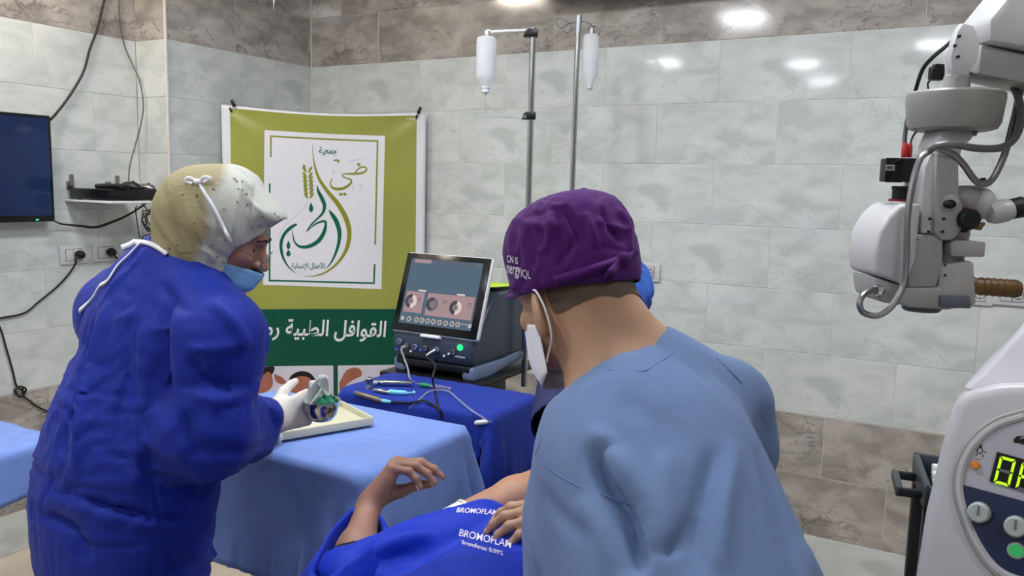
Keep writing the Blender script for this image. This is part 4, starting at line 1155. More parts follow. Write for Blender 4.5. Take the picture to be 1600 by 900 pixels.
def head_sdf(P, c, hl, hf, hu, k=1.0, ears=True):
    """adult head; c = centre of the skull, hl left, hf face direction, hu crown direction"""
    hl, hf, hu, c = A3(hl), A3(hf), A3(hu), A3(c)
    q = lambda l, f, u: c + k * (hl * l + hf * f + hu * u)
    ax = (hl, hf, hu)
    d = ellp(P, q(0, -.010, .012), k * A3((.076, .097, .092)), ax)
    d = smin(d, ellp(P, q(0, .030, -.050), k * A3((.061, .066, .082)), ax), .03 * k)
    d = smin(d, ellp(P, q(0, .058, -.108), k * A3((.034, .032, .026)), ax), .03 * k)
    for s in (-1, 1):
        d = smin(d, rcone(P, q(.058 * s, .0, -.075), q(.03 * s, .06, -.112), .018 * k, .016 * k), .025 * k)      # jaw
        d = smin(d, ellp(P, q(.040 * s, .070, -.052), k * A3((.020, .018, .016)), ax), .02 * k)                   # cheek bone
    d = smin(d, rcone(P, q(-.035, .086, -.008), q(.035, .086, -.008), .011 * k, .011 * k), .018 * k)              # brow
    for s in (-1, 1):
        d = -smin(-d, ellp(P, q(.032 * s, .104, -.030), k * A3((.017, .018, .012)), ax), .012 * k)                # eye socket
    d = smin(d, rcone(P, q(0, .092, -.022), q(0, .116, -.060), .008 * k, .0115 * k), .010 * k)                    # nose
    for s in (-1, 1): d = smin(d, ellp(P, q(.011 * s, .104, -.064), k * A3((.008, .011, .008)), ax), .007 * k)
    for z_, r in ((-.084, .0075), (-.094, .0085)): d = smin(d, rcone(P, q(-.018, .088, z_), q(.018, .088, z_), r * k, r * k), .008 * k)   # lips
    if ears:
        for s in (-1, 1):
            e = ellp(P, q(.086 * s, -.014, -.060), k * A3((.009, .021, .036)), (nrm(Vector(hl) + Vector(hf) * (.50 * s)), hf, nrm(Vector(hu) - Vector(hf) * .22)))
            cut = ellp(P, q(.098 * s, -.004, -.058), k * A3((.009, .0125, .022)), ax)
            e = np.maximum(e, -cut)
            d = smin(d, e, .006 * k)
    return d
def finger_pts(base, d, n, lens, angs):
    """joint positions of one finger; angs in degrees bend towards the palm normal n"""
    pts = [Vector(base)]; a = 0
    for L, da in zip(lens, angs):
        a += math.radians(da)
        pts.append(pts[-1] + (Vector(d) * math.cos(a) + Vector(n) * math.sin(a)) * L)
    return pts
def hand_geo(W, d, n, s, curls, thumb, k=1.0, spread=(6, 1, -4, -10)):
    """joints of a hand: W wrist, d towards the fingers, n out of the palm, s towards the thumb"""
    W, d = Vector(W), nrm(d); n = nrm(Vector(n) - d * Vector(n).dot(d)); c_ = d.cross(n); s = c_ if c_.dot(Vector(s)) > 0 else -c_
    F = []
    off = [(.030, .090), (.0095, .094), (-.011, .089), (-.029, .080)]           # knuckles: side, distance from wrist
    lens = [(.043, .025, .021), (.047, .029, .022), (.043, .027, .022), (.034, .020, .019)]
    for i in range(4):
        o, L = off[i]
        b = W + (d * L + s * o - n * (0.004 if i in (0, 3) else .007)) * k
        sp_a = math.radians(spread[i]); dd = d * math.cos(sp_a) + s * math.sin(sp_a)
        F.append(finger_pts(b, dd, n, [x * k for x in lens[i]], curls[i]))
    t0 = W + (d * .018 + s * .024 + n * .006) * k
    ta, tb, tc = [math.radians(x) for x in thumb]                                # spread, towards palm, bend
    t1 = t0 + (d * math.cos(ta) + s * math.sin(ta) + n * math.sin(tb)).normalized() * (.045 * k)
    td = (d * math.cos(ta * .6) + s * math.sin(ta * .6) + n * math.sin(tb)).normalized()
    t2 = t1 + td * (.034 * k); t3 = t2 + (td * math.cos(tc) + (n - s * .5).normalized() * math.sin(tc)).normalized() * (.027 * k)
    return W, d, n, s, F, [t0, t1, t2, t3], k
def hand_sdf(P, G, fat=0.0):
    W, d, n, s, F, T, k = G
    rr = [(.0100, .0088, .0078, .0066), (.0105, .0092, .0080, .0068), (.0100, .0088, .0078, .0066), (.0088, .0078, .0070, .0060)]
    palm = None
    for i in range(4):
        c = rcone(P, A3(W + s * ((.016, .006, -.005, -.014)[i] * k) + d * .012 * k), A3(F[i][0]), (.0165 + fat) * k, (.0125 + fat) * k)
        palm = c if palm is None else smin(palm, c, .012 * k)
    palm = smin(palm, rcone(P, A3(W - d * .012 * k), A3(W + d * .03 * k), (.024 + fat) * k, (.022 + fat) * k, (A3(n), .72)), .02 * k)
    palm = smin(palm, rcone(P, A3(W + (d * .02 - s * .022 + n * .006) * k), A3(W + (d * .06 - s * .026 + n * .004) * k), .014 * k, .012 * k), .014 * k)
    th = rcone(P, A3(T[0]), A3(T[1]), (.0165 + fat) * k, (.0125 + fat) * k)
    palm = smin(palm, th, .016 * k)
    fing = smin(rcone(P, A3(T[1]), A3(T[2]), (.0120 + fat) * k, (.0100 + fat) * k), rcone(P, A3(T[2]), A3(T[3]), (.0102 + fat) * k, (.0078 + fat) * k), .004 * k)
    for i in range(4):
        f_ = None
        for j in range(3):
            c = rcone(P, A3(F[i][j]), A3(F[i][j + 1]), (rr[i][j] + fat) * k, (rr[i][j + 1] + fat) * k)
            f_ = c if f_ is None else smin(f_, c, .004 * k)
        for j in (1, 2): f_ = smin(f_, np.linalg.norm(P - A3(F[i][j]), axis=1) - (rr[i][j] + fat + .0006) * k, .004 * k)
        fing = np.minimum(fing, f_)
    return smin(palm, fing, .007 * k)
def nails(G, parent, material='nail', which=(0, 1, 2, 3)):
    W, d, n, s, F, T, k = G
    for i in which:
        a, b = F[i][2], F[i][3]; t = nrm(b - a); side = nrm(s - t * s.dot(t)); up = t.cross(side)
        if up.dot(n) > 0: up = -up
        MB().ell(b - t * .002 * k + up * (.0045 * k), (.0052 * k, .0075 * k, .0024 * k), (side, t, up), 10).build('fingernail', material, parent)
def joined(parts):
    V = []; F = []; o = 0
    for v, f in parts:
        V.append(np.asarray(v)); F.append(np.asarray(f) + o); o += len(v)
    return np.concatenate(V), np.concatenate(F)
def cut_faces(V, F, keep):
    """keep faces whose four corners satisfy keep(V); drop unused vertices"""
    k_ = keep(V); F = F[k_[F].all(1)]
    used = np.unique(F); m_ = -np.ones(len(V), int); m_[used] = np.arange(len(used))
    return V[used], m_[F]
def smooth_rim(V, F, it=8):
    """straighten the open borders of a cut cloth"""
    E = np.sort(np.concatenate([F[:, [0, 1]], F[:, [1, 2]], F[:, [2, 3]], F[:, [3, 0]]]), 1)
    u, c = np.unique(E, axis=0, return_counts=True); B = u[c == 1]
    deg = np.bincount(B.ravel(), minlength=len(V)); ii = deg > 0
    V = V.copy()
    for _ in range(it):
        L = lap(V, B, np.maximum(1, deg)); V[ii] += 0.5 * (L[ii] - V[ii])
    return V
def body_legs(person, hip, fwd, left, lean, shoe_mat, trouser_mat, knee_f=0.02, spread=.09, top=None):
    """trousers and shoes from the hips to the floor"""
    hip = A3(hip); f = A3(nrm((fwd[0], fwd[1], 0))); l = A3(nrm((left[0], left[1], 0)))
    def fn(P):
        d = ellp(P, hip - A3((0, 0, .02)), A3((.175, .125, .14)), (l, f, (0, 0, 1)))
        for s in (-1, 1):
            a = hip + l * spread * s - A3((0, 0, .06)); kn = A3((*(hip + l * (spread + .01) * s + f * knee_f)[:2], .48)); an = A3((*(hip + l * (spread + .02) * s - f * .03)[:2], .09))
            d = smin(d, blend([rcone(P, a, kn, .095, .072), rcone(P, kn, an, .072, .062)], .03), .03)
        return np.maximum(d, .06 - P[:, 2])
    V, F = surf_nets(fn, (hip[0] - .35, hip[1] - .35, .03), (hip[0] + .35, hip[1] + .35, hip[2] + .2), .014, 2)
    mesh_obj('trousers', V, F, trouser_mat, person, True, None)
    for s in (-1, 1):
        c = hip + l * (spread + .02) * s; c[2] = 0
        b = MB(); b.ell(c + f * .05 + A3((0, 0, .035)), (.048, .135, .05), (l, f, (0, 0, 1)), 20)
        b.v = [(x, y, max(z, .004)) for x, y, z in b.v]
        b.build('shoe', shoe_mat, person)

# ================================================================== the surgeon seen from behind
SF = nrm((-.57, .82, 0)); SL = nrm((-.82, -.57, 0))            # his facing and his left
NB = at(958, 578, 1.215)
LS = at(922, 756, 1.125); RS = at(1138, 632, 1.335)
HC = Vector((.285, .93, .93))
surgeon = thing('person', Vector((HC.x, HC.y, 0)), 'person in pale blue scrubs and purple cap bending over the patient, back to camera', 'person')
hp_ = math.radians(22)
ha = nrm((-.56, .828, 0)); hlv = nrm(Vector((0, 0, 1)).cross(ha))
HF = nrm(ha * math.cos(hp_) - Z * math.sin(hp_)); HU = nrm(ha * math.sin(hp_) + Z * math.cos(hp_)); HLv = hlv
HCt = at(891, 434, 1.285)
t_sp = nrm(NB - HC); r_lat = nrm(RS - LS); r_lat = nrm(r_lat - t_sp * r_lat.dot(t_sp)); fb = nrm(t_sp.cross(r_lat))    # torso axes
LE = at(900, 985, 1.09); LWr = Vector((.075, 1.30, 1.02))
RE = at(1130, 830, 1.56); RWr = Vector((.30, 1.62, .98))
def surgeon_core(P):
    d = head_sdf(P, HCt, HLv, HF, HU)
    d = smin(d, rcone(P, A3(HCt - HF * .030 - HU * .055), A3(NB - Z * .02), .062, .070), .03)
    d = smin(d, rcone(P, A3(HCt - HF * .055 - HU * .045), A3(at(1012, 560, 1.25)), .046, .050), .03)
    return d
def surgeon_torso(P, g=0.0):
    ax = (r_lat, fb, t_sp)
    ch = (LS + RS) / 2 * .55 + (NB * .6 + HC * .4) * .45
    d = ellp(P, A3((NB * .62 + HC * .38) + r_lat * .012), A3((.172 + g, .112 + g, .205 + g)), ax)
    d = smin(d, ellp(P, A3(HC + t_sp * .06), A3((.185 + g, .13 + g, .24 + g)), ax), .08)
    d = smin(d, rcone(P, A3(LS - r_lat * -.01), A3(RS), .068 + g, .068 + g), .07)
    d = smin(d, rcone(P, A3(LS * .5 + NB * .5 - t_sp * .02), A3(NB - t_sp * .08), .036 + g, .034 + g), .04)
    d = smin(d, rcone(P, A3(RS * .45 + NB * .55), A3(NB - t_sp * .05 + r_lat * .03), .046 + g, .036 + g), .05)
    d = smin(d, rcone(P, A3(at(1022, 566, 1.25)), A3(at(1105, 612, 1.30)), .052 + g, .052 + g), .05)
    return d
def surgeon_arm(P, a, e, w_, g=0.0):
    return blend([rcone(P, A3(a), A3(e), .058 + g, .046 + g), rcone(P, A3(e), A3(w_), .044 + g, .030 + g)], .02)
lo, hi = A3(HCt) - A3((.18, .2, .3)), A3(HCt) + A3((.24, .2, .2))
hv, hf_ = surf_nets(lambda P: smin(surgeon_core(P), surgeon_torso(P, -.02), .05), np.min([lo, A3(NB) - .16, A3(LS) - .06, A3(RS) - .06], 0), np.max([hi, A3(NB) + A3((.16, .16, .05)), A3(RS) + .06], 0), .0046, 2)
# arms and hands
s_hd = nrm((-.93, .10, -.10)); s_hn = nrm((.05, -.0, -1)); s_hs = s_hd.cross(s_hn) * -1          # left hand lying palm down
GHL = hand_geo(at(914, 806, 1.33), s_hd, nrm((-.1, .35, -.94)), nrm((0.05, .94, .35)), [(14, 22, 14), (14, 24, 15), (15, 26, 16), (16, 30, 18)], (38, 10, 15), 1.0, (8, 2, -4, -10))
LWr = GHL[0]
def arm_l(P): return smin(surgeon_arm(P, LS, LE, LWr, -.006), hand_sdf(P, GHL), .015)
av, af = surf_nets(arm_l, np.minimum(np.minimum(A3(LWr), A3(LS)), A3(LE)) - .24, np.maximum(np.maximum(A3(LWr), A3(LS)), A3(LE)) + .08, .004, 1)
GHR = hand_geo(RWr, nrm((-.8, .4, -.4)), nrm((0, .2, -1)), nrm((-.5, -.85, 0)), [(20, 30, 20)] * 4, (35, 15, 20))
def arm_r(P): return smin(surgeon_arm(P, RS, RE, RWr, -.006), hand_sdf(P, GHR), .015)
bv, bf = surf_nets(arm_r, np.minimum(np.minimum(A3(RWr), A3(RS)), A3(RE)) - .22, np.maximum(np.maximum(A3(RWr), A3(RS)), A3(RE)) + .08, .007, 1)
V_, F_ = joined([(hv, hf_), (av, af), (bv, bf)])
sb = mesh_obj('body', V_, F_, 'skin_surgeon', surgeon, True, None)
nails(GHL, surgeon)
# scrub top: torso + loose sleeves, open at neck, hem and sleeve ends
def scrub(P):
    d = surgeon_torso(P, .016)
    low = LE + (LE - LS) * .06
    d = smin(d, rcone(P, A3(LS), A3(low), .082, .088), .045)
    lr = RS.lerp(RE, 1.0)
    d = smin(d, rcone(P, A3(RS), A3(lr), .076, .082), .045)
    return d
lo = np.minimum(np.minimum(A3(LE), A3(HC)), A3(RE)) - .26; hi = np.maximum(np.maximum(A3(RS), A3(NB)), A3(RE)) + .16
cv, cf = surf_nets(scrub, lo, hi, .0085, 2)
# neckline: an oval around the neck, tilted with it
c1_, c2_, c3_ = at(884, 596, 1.15), at(938, 548, 1.17), at(1034, 499, 1.25)
nax = nrm(HCt - NB)
ncen = NB + nax * -.006
q1_, q2_, q3_ = at(882, 594, 1.13), at(1036, 499, 1.25), NB + SF * .09 - Z * .06
cpl = nrm((q2_ - q1_).cross(q3_ - q1_)); cpl = cpl if cpl.dot(HCt - q1_) > 0 else -cpl
def keep(V):
    r = V - A3(ncen); ax_ = r @ A3(nax); rad = np.linalg.norm(r - ax_[:, None] * A3(nax), axis=1)
    ok = ~(((V - A3(q1_)) @ A3(cpl) > 0) & (rad < .125) & (ax_ > -.09))
    ok &= V[:, 2] > .80
    for (a, e, fr) in ((LS, LE, .97), (RS, RE, .93)):
        u_ = A3(e - a); L = np.linalg.norm(u_); u_ = u_ / L
        t = (V - A3(a)) @ u_; rr_ = np.linalg.norm((V - A3(a)) - t[:, None] * u_, axis=1)
        ok &= ~((t > L * fr) & (rr_ < .12))
    return ok
cv, cf = cut_faces(cv, cf, keep); cv = smooth_rim(cv, cf, 10)
def scrub_body(P): return np.minimum(surgeon_torso(P, .004), np.minimum(rcone(P, A3(LS), A3(LE), .066, .060), rcone(P, A3(RS), A3(RE), .066, .060)))
cv = relax_cloth(cv, cf, scrub_body, 1.025, 40, (0, 0, -.0002), None, .20, .003, 2, fric=.8)
Bs = bvh_of(cv, cf)
def HB(B, pts, dflt=1.2): 
    out = []
    for x, y in pts:
        h_, n_ = hit(B, x, y)
        if h_ is not None: out.append(h_)
    return out
for pts, wd, dp in [
        ([(935, 690), (945, 740), (985, 800), (1000, 860), (1003, 900)], .013, -.034),      # armpit fold between sleeve and back
        ([(960, 700), (985, 760), (1010, 830), (1020, 890)], .014, .018),
        ([(925, 665), (950, 700), (975, 760)], .012, .010),
        ([(1120, 700), (1095, 800), (1080, 900)], .013, -.016), ([(1150, 690), (1130, 790), (1125, 890)], .013, .012),
        ([(1180, 700), (1210, 780), (1240, 880)], .012, -.012), ([(1020, 880), (1060, 850), (1090, 800)], .010, -.014),
        ([(1215, 740), (1245, 820), (1275, 900)], .013, .007), ([(1040, 700), (1035, 780), (1050, 870)], .016, .008),
        ([(985, 620), (1020, 660), (1040, 720)], .014, -.005), ([(1060, 560), (1100, 590), (1150, 640)], .012, -.004),
        ([(845, 760), (870, 800), (930, 850)], .012, -.006), ([(830, 790), (835, 850), (845, 900)], .012, .006),
        ([(900, 780), (930, 820), (955, 890)], .012, .007), ([(1000, 900), (1040, 870), (1075, 862)], .009, .007)]:
    q = HB(Bs, pts)
    if len(q) >= 2: cv = crease(cv, cf, q, wd, dp)
cv = rumple(cv, cf, 46, 11, (.06, .18), (.006, .012), (.002, .005))
cv = lap_smooth(cv, cf, .2, 1)
scr_top = solid(mesh_obj('scrub_top', cv, cf, 'scrub_blue', surgeon, True, None), .0018)
Bs = bvh_of(cv, cf)
def seam(px, r, material, parent, up=-.0003, name='seam'):
    q = []
    for x, y in px:
        h_, n_ = hit(Bs, x, y)
        if h_ is not None: q.append(h_ + n_ * up)
    if len(q) > 2: return MB().tube(q, r, 6, True, 4).build(name, material, parent)
seam([(905, 577), (950, 578), (1000, 580), (1015, 576), (1040, 560), (1075, 540)], .0012, 'scrub_seam', scr_top)
seam([(838, 715), (860, 735), (900, 758), (940, 772), (985, 790)], .0013, 'scrub_seam', scr_top)
seam([(895, 590), (870, 630), (845, 690), (836, 712)], .0010, 'scrub_seam', scr_top)
seam([(1120, 560), (1160, 600), (1190, 650), (1215, 720)], .0012, 'scrub_seam', scr_top)
# neckline binding
E_ = np.sort(np.concatenate([cf[:, [0, 1]], cf[:, [1, 2]], cf[:, [2, 3]], cf[:, [3, 0]]]), 1)
# small black print on the sleeve
mat('print_black', (24, 24, 28), 0.7, noise=0)
v, f = text_mesh('S', 0.016, 0, bold=.0004)
hs, ns = hit(Bs, 811, 800)
if hs is not None:
    ex = nrm(C_R - ns * C_R.dot(ns)); eyv = ns.cross(ex)
    if eyv.z < 0: eyv = -eyv
    mesh_obj('sleeve_print', [hs + ex * p.x + eyv * p.y + ns * .0018 for p in v], f, 'print_black', scr_top, False)
body_legs(surgeon, HC + Vector((.02, -.04, -.02)), SF, SL, 0, 'shoe_dark', 'scrub_blue')
# undershirt edge peeping out at the neck
mat('undershirt_red', (150, 40, 48), 0.8, noise=0.05)
# ---- cap
CR_ = (.0955, .112, .098)
capc = HCt + HU * .028 - HF * .012
def cap_fn(P):
    P = np.asarray(P)
    D = P - A3(capc); l = D @ A3(HLv); f_ = D @ A3(HF); u_ = D @ A3(HU)
    # drum-like: superellipse in height so that the crown is flat-ish
    e = (np.abs(l / CR_[0]) ** 2.2 + np.abs(f_ / CR_[1]) ** 2.2) ** (1 / 2.2)
    k0 = (np.abs(e) ** 3.0 + np.abs(u_ / CR_[2]) ** 3.0) ** (1 / 3.0)
    return (k0 - 1) * .095
lo, hi = A3(capc) - .15, A3(capc) + .15
kv, kf = surf_nets(cap_fn, lo, hi, .0042, 2)
def keepc(V):
    D = V - A3(capc); f_ = D @ A3(HF); u_ = D @ A3(HU)
    return u_ > -.030 - .42 * f_ * 0 - .10 * f_
kv, kf = cut_faces(kv, kf, lambda V: ((V - A3(capc)) @ A3(HU)) > (-.052 + .12 * ((V - A3(capc)) @ A3(HF))))
kv = smooth_rim(kv, kf, 12)
D = kv - A3(capc); az = np.arctan2(D @ A3(HLv), D @ A3(HF)); u_ = (D @ A3(HU)) / CR_[2]
Nn = vnormals(kv, kf)
gath = np.sin(az * 17 + 2.2 * np.sin(az * 3)) * np.clip(.5 - np.abs(u_ - .30), 0, .5) * 2
kv = kv + Nn * (.0022 * gath)[:, None]
kv = relax_cloth(kv, kf, lambda P: head_sdf(P, HCt, HLv, HF, HU, 1.03, False), 1.03, 30, (0, 0, 0), None, .12, .003, 3, fric=.5)
Bk = bvh_of(kv, kf)
for pts, wd, dp in [([(800, 345), (840, 352), (880, 352)], 0.0060, 0.0051), ([(880, 320), (895, 350), (915, 385)], 0.0060, -0.0085), ([(915, 330), (925, 360), (930, 390)], 0.0060, 0.0085),
                    ([(940, 320), (950, 350), (975, 380)], 0.0060, -0.0085), ([(860, 330), (860, 360), (850, 400)], 0.0070, 0.0068), ([(900, 370), (890, 390), (870, 420)], 0.0070, -0.0068),
                    ([(960, 320), (980, 350), (985, 390)], 0.0060, 0.0068), ([(830, 355), (835, 390), (830, 420)], 0.0070, -0.0051), ([(930, 345), (960, 355), (985, 360)], 0.0050, 0.0068)]:
    q = HB(Bk, pts)
    if len(q) >= 2: kv = crease(kv, kf, q, wd, dp)
kv = rumple(kv, kf, 50, 21, (.03, .07), (.003, .006), (.0015, .0035))
cap = solid(mesh_obj('cap', kv, kf, 'cap_purple', surgeon, True, None), .0015)
Bk = bvh_of(kv, kf)
# tie band at the back with a knot and two ends
def onk(x, y, up=.003):
    h_, n_ = hit(Bk, x, y)
    return None if h_ is None else h_ + n_ * up
def band(pts, wd, material, name, parent, B, up=.003, dflt=1.24):
    """flat ribbon laid on a surface through photo points"""
    C = []; NN = []
    for x, y in pts:
        h_, n_ = hit(B, x, y)
        if h_ is None: h_, n_ = at(x, y, dflt), -C_F
        C.append(h_ + n_ * up); NN.append(n_)
    P = catmull(C, 5); NQ = catmull(NN, 5)
    v = []; f = []
    for i, p in enumerate(P):
        t = nrm(P[min(i + 1, len(P) - 1)] - P[max(0, i - 1)]); sd = nrm(t.cross(NQ[i])); n_ = nrm(NQ[i])
        for a, b_ in ((-1, 0), (0, .0016), (1, 0), (0, -.0016)): v.append(p + sd * (a * wd / 2) + n_ * b_)
    for i in range(len(P) - 1):
        for j in range(4): f.append((4 * i + j, 4 * i + (j + 1) % 4, 4 * i + 4 + (j + 1) % 4, 4 * i + 4 + j))
    f.append((3, 2, 1, 0)); f.append(tuple(4 * (len(P) - 1) + j for j in range(4)))
    return mesh_obj(name, v, f, material, parent, True, None)
band([(868, 438), (900, 430), (930, 420), (955, 412), (972, 405)], .016, 'cap_purple', 'tie_band', cap, Bk, .004)
band([(972, 400), (960, 415), (945, 432), (932, 450), (918, 464)], .014, 'cap_purple', 'tie_end', cap, Bk, .007)
band([(975, 408), (985, 398), (990, 390)], .014, 'cap_purple', 'tie_end', cap, Bk, .006)
kq = onk(972, 404, .008)
if kq is not None:
    MB().ell(kq - (kq - HCt).normalized() * .004, (.012, .012, .010), (HLv, HF, HU), 12).build('knot', 'cap_purple', cap)
# print on the cap
mat('print_white', (214, 208, 222), 0.6, noise=0)
def lettering_on(B, body, x0, y0, x1, y1, material, parent, name='lettering', slope=0.0, up=.0012, bold=.01, dflt=1.24, shear=0.0):
    v, f = text_mesh(body, 1.0, 0, 'LEFT', shear, bold)
    xs = [p.x for p in v]; ys = [p.y for p in v]; q = []
    for p in v:
        x = x0 + (p.x - min(xs)) / (max(xs) - min(xs)) * (x1 - x0); y = y1 + (p.y - min(ys)) / (max(ys) - min(ys)) * (y0 - y1) + slope * (x - x0)
        h_, n_ = hit(B, x, y)
        if h_ is None: h_, n_ = (Vector(q[-1]) if q else at(x, y, dflt)), Vector((0, 0, 0))
        q.append(h_ + n_ * up)
    return mesh_obj(name, q, f, material, parent, False)
lettering_on(Bk, 'CN IS', 793, 398, 810, 409, 'print_white', cap, slope=.25)
lettering_on(Bk, 'nergy', 793, 414, 814, 432, 'print_white', cap, slope=.2)
lettering_on(Bk, 'IQL', 815, 420, 830, 435, 'print_white', cap, slope=.2, bold=0)
# stubble: short hair shell under the cap edge, at the nape
def hair_fn(P): return surgeon_core(P) - .0016
sv, sf = surf_nets(hair_fn, A3(HCt) - .14, A3(HCt) + .14, .006, 1)
def keeph(V):
    D = V - A3(HCt); f_ = D @ A3(HF); u_ = D @ A3(HU); l_ = np.abs(D @ A3(HLv))
    return (u_ < .02) & (f_ < -.022 + .2 * (u_ + .03)) & (u_ > -.066 + .008 * np.sin(l_ * 50)) & (l_ < .074)
sv, sf = cut_faces(sv, sf, keeph); sv = smooth_rim(sv, sf, 8)
mesh_obj('short_hair', sv, sf, 'hair_stubble', surgeon, True, None)
# ---- face mask with ear loops
def hq(l, f_, u_): return HCt + HLv * l + HF * f_ + HU * u_
def mask_mesh(c, hl, hf, hu, k=1.0, puff=.012, top=-.045, bot=-.135):
    v = []; f = []; nu, nv = 18, 12
    for j in range(nv + 1):
        for i in range(nu + 1):
            s = i / nu * 2 - 1; t = j / nv
            ang = s * 1.25; zz = top + (bot - top) * t
            rf = .100 + puff * math.cos(s * PI / 2) * (1 + .6 * math.sin(PI * t)) - .020 * max(0, t - .65) / .35 + (.012 * math.exp(-(s / .2) ** 2) * math.exp(-(t / .35) ** 2))
            l_ = .070 * math.sin(ang) / math.sin(1.25); ff = .010 + (rf - .010) * (math.cos(ang) - math.cos(1.25)) / (1 - math.cos(1.25))
            sq = 1 - .35 * abs(s) ** 3; mid = (top + bot) / 2
            zz = mid + (zz - mid) * sq + .0016 * math.sin(t * 22)
            v.append(c + (hl * l_ + hf * ff + hu * zz) * k)
    for j in range(nv):
        for i in range(nu):
            a = j * (nu + 1) + i; f.append((a, a + 1, a + nu + 2, a + nu + 1))
    return v, f
v, f = mask_mesh(HCt, HLv, HF, HU, 1.03, .014, -.050, -.158)
msk = solid(mesh_obj('face_mask', v, f, 'mask_white', surgeon, True, None), .0015)
for s in (1, -1):
    MB().tube([hq(.072 * s, .012, -.075), hq(.079 * s, .0, -.045), hq(.086 * s, -.010, -.022), hq(.093 * s, -.030, -.026), hq(.091 * s, -.040, -.055), hq(.082 * s, -.030, -.095), hq(.068 * s, .014, -.128)], .0016, 6, True, 6).build('ear_loop', 'mask_white', msk)

# ================================================================== the woman in the blue gown
mat('scarf_khaki', (184, 172, 138), 0.85, noise=0.06, nscale=60, bump=0.15, bscale=400)
mat('scarf_pale', (198, 200, 192), 0.8, noise=0.04, nscale=40, bump=0.10, bscale=300)
mt, nt, b_ = nodes_of('scarf_cloth')
an = nt.nodes.new('ShaderNodeAttribute'); an.attribute_name = 'tone'
mx = nt.nodes.new('ShaderNodeMix'); mx.data_type = 'RGBA'; mx.inputs['A'].default_value = srgb(146, 136, 102); mx.inputs['B'].default_value = srgb(178, 180, 172)
L_(nt, an.outputs['Fac'], mx.inputs['Factor'])
tc_ = nt.nodes.new('ShaderNodeTexCoord'); wv = nt.nodes.new('ShaderNodeTexNoise'); wv.inputs['Scale'].default_value = 320; L_(nt, tc_.outputs['Object'], wv.inputs['Vector'])
bp = nt.nodes.new('ShaderNodeBump'); bp.inputs['Strength'].default_value = .25; bp.inputs['Distance'].default_value = .003; L_(nt, wv.outputs['Fac'], bp.inputs['Height']); L_(nt, bp.outputs['Normal'], b_.inputs['Normal'])
L_(nt, mx.outputs['Result'], b_.inputs['Base Color']); b_.inputs['Roughness'].default_value = .85
mat('scarf_dot', (150, 84, 70), 0.8, noise=0.1)
mat('scarf_grey_dot', (120, 118, 116), 0.8, noise=0.1)
mat('tray_plastic', (206, 202, 176), 0.4, noise=0.03)
mat('glass_lens', (236, 240, 244), 0.03, noise=0, alpha=0.18)
WF = nrm((.80, .60, 0)); WL = nrm(Z.cross(WF))                 # facing and left of the torso
WNB = at(282, 424, 1.655)
WRS = at(335, 498, 1.545); WLS = at(190, 462, 1.78)
WHC = Vector((-.80, 1.60, .93))
woman = thing('person', Vector((WHC.x, WHC.y, 0)), 'person in a royal blue gown and beige headscarf holding a steel bowl', 'person')
wp = math.radians(26); wa = nrm((.985, .17, 0))
WHF = nrm(wa * math.cos(wp) - Z * math.sin(wp)); WHU = nrm(wa * math.sin(wp) + Z * math.cos(wp)); WHL = nrm(Z.cross(wa))
WHc = at(353, 341, 1.66)
WRE = at(320, 640, 1.50); WRW = at(424, 654, 1.72)
WLE = at(322, 640, 1.84); WLW = at(388, 640, 1.92)
wt = nrm(WNB - WHC); wr = nrm(WRS - WLS); wb = nrm(wt.cross(wr))
def wq(l, f_, u_): return WHc + WHL * l + WHF * f_ + WHU * u_
def woman_torso(P, g=0.0):
    ax = (wr, wb, wt)
    d = ellp(P, A3(WNB * .64 + WHC * .36), A3((.175 + g, .115 + g, .23 + g)), ax)
    d = smin(d, ellp(P, A3(WHC + wt * .05), A3((.175 + g, .135 + g, .22 + g)), ax), .08)
    d = smin(d, rcone(P, A3(WLS), A3(WRS), .060 + g, .060 + g), .07)
    d = smin(d, rcone(P, A3(WRS * .4 + WNB * .6), A3(WNB + wt * .012), .05 + g, .056 + g), .05)
    d = smin(d, rcone(P, A3(WLS * .4 + WNB * .6), A3(WNB + wt * .012), .05 + g, .056 + g), .05)
    return d
def woman_head(P):
    d = head_sdf(P, WHc, WHL, WHF, WHU, .95, False)
    return smin(d, rcone(P, A3(wq(0, -.03, -.07)), A3(WNB), .052, .058), .03)
hv, hf_ = surf_nets(lambda P: smin(woman_head(P), woman_torso(P, -.02), .04), np.min([A3(WHc) - .16, A3(WNB) - .15, A3(WLS) - .07, A3(WRS) - .07], 0), np.max([A3(WHc) + .16, A3(WNB) + A3((.1, .1, 0)), A3(WLS) + .07], 0), .0042, 1)
GWR = hand_geo(WRW, nrm((.80, .55, .16)), nrm((-.40, .88, -.20)), nrm((0, .2, .95)), [(50, 52, 30), (54, 55, 30), (58, 56, 30), (60, 58, 30)], (40, 30, 25), .92, (3, 1, -2, -4))
GWL = hand_geo(WLW, nrm((.35, .70, -.55)), nrm((-.1, .5, -.85)), nrm((.9, -.3, .1)), [(20, 30, 20)] * 4, (35, 15, 20), .92)
def warm(P, a, e, w_): return blend([rcone(P, A3(a), A3(e), .046, .034), rcone(P, A3(e), A3(w_), .034, .026)], .02)
parts = [(hv, hf_)]
for a, e, w_ in ((WRS, WRE, WRW), (WLS, WLE, WLW)):
    L_o = np.minimum(np.minimum(A3(a), A3(e)), A3(w_)) - .08; H_i = np.maximum(np.maximum(A3(a), A3(e)), A3(w_)) + .08
    parts.append(surf_nets(lambda P, a=a, e=e, w_=w_: warm(P, a, e, w_), L_o, H_i, .009, 1))
V_, F_ = joined(parts)
wbody = mesh_obj('body', V_, F_, 'skin_woman', woman, True, None)
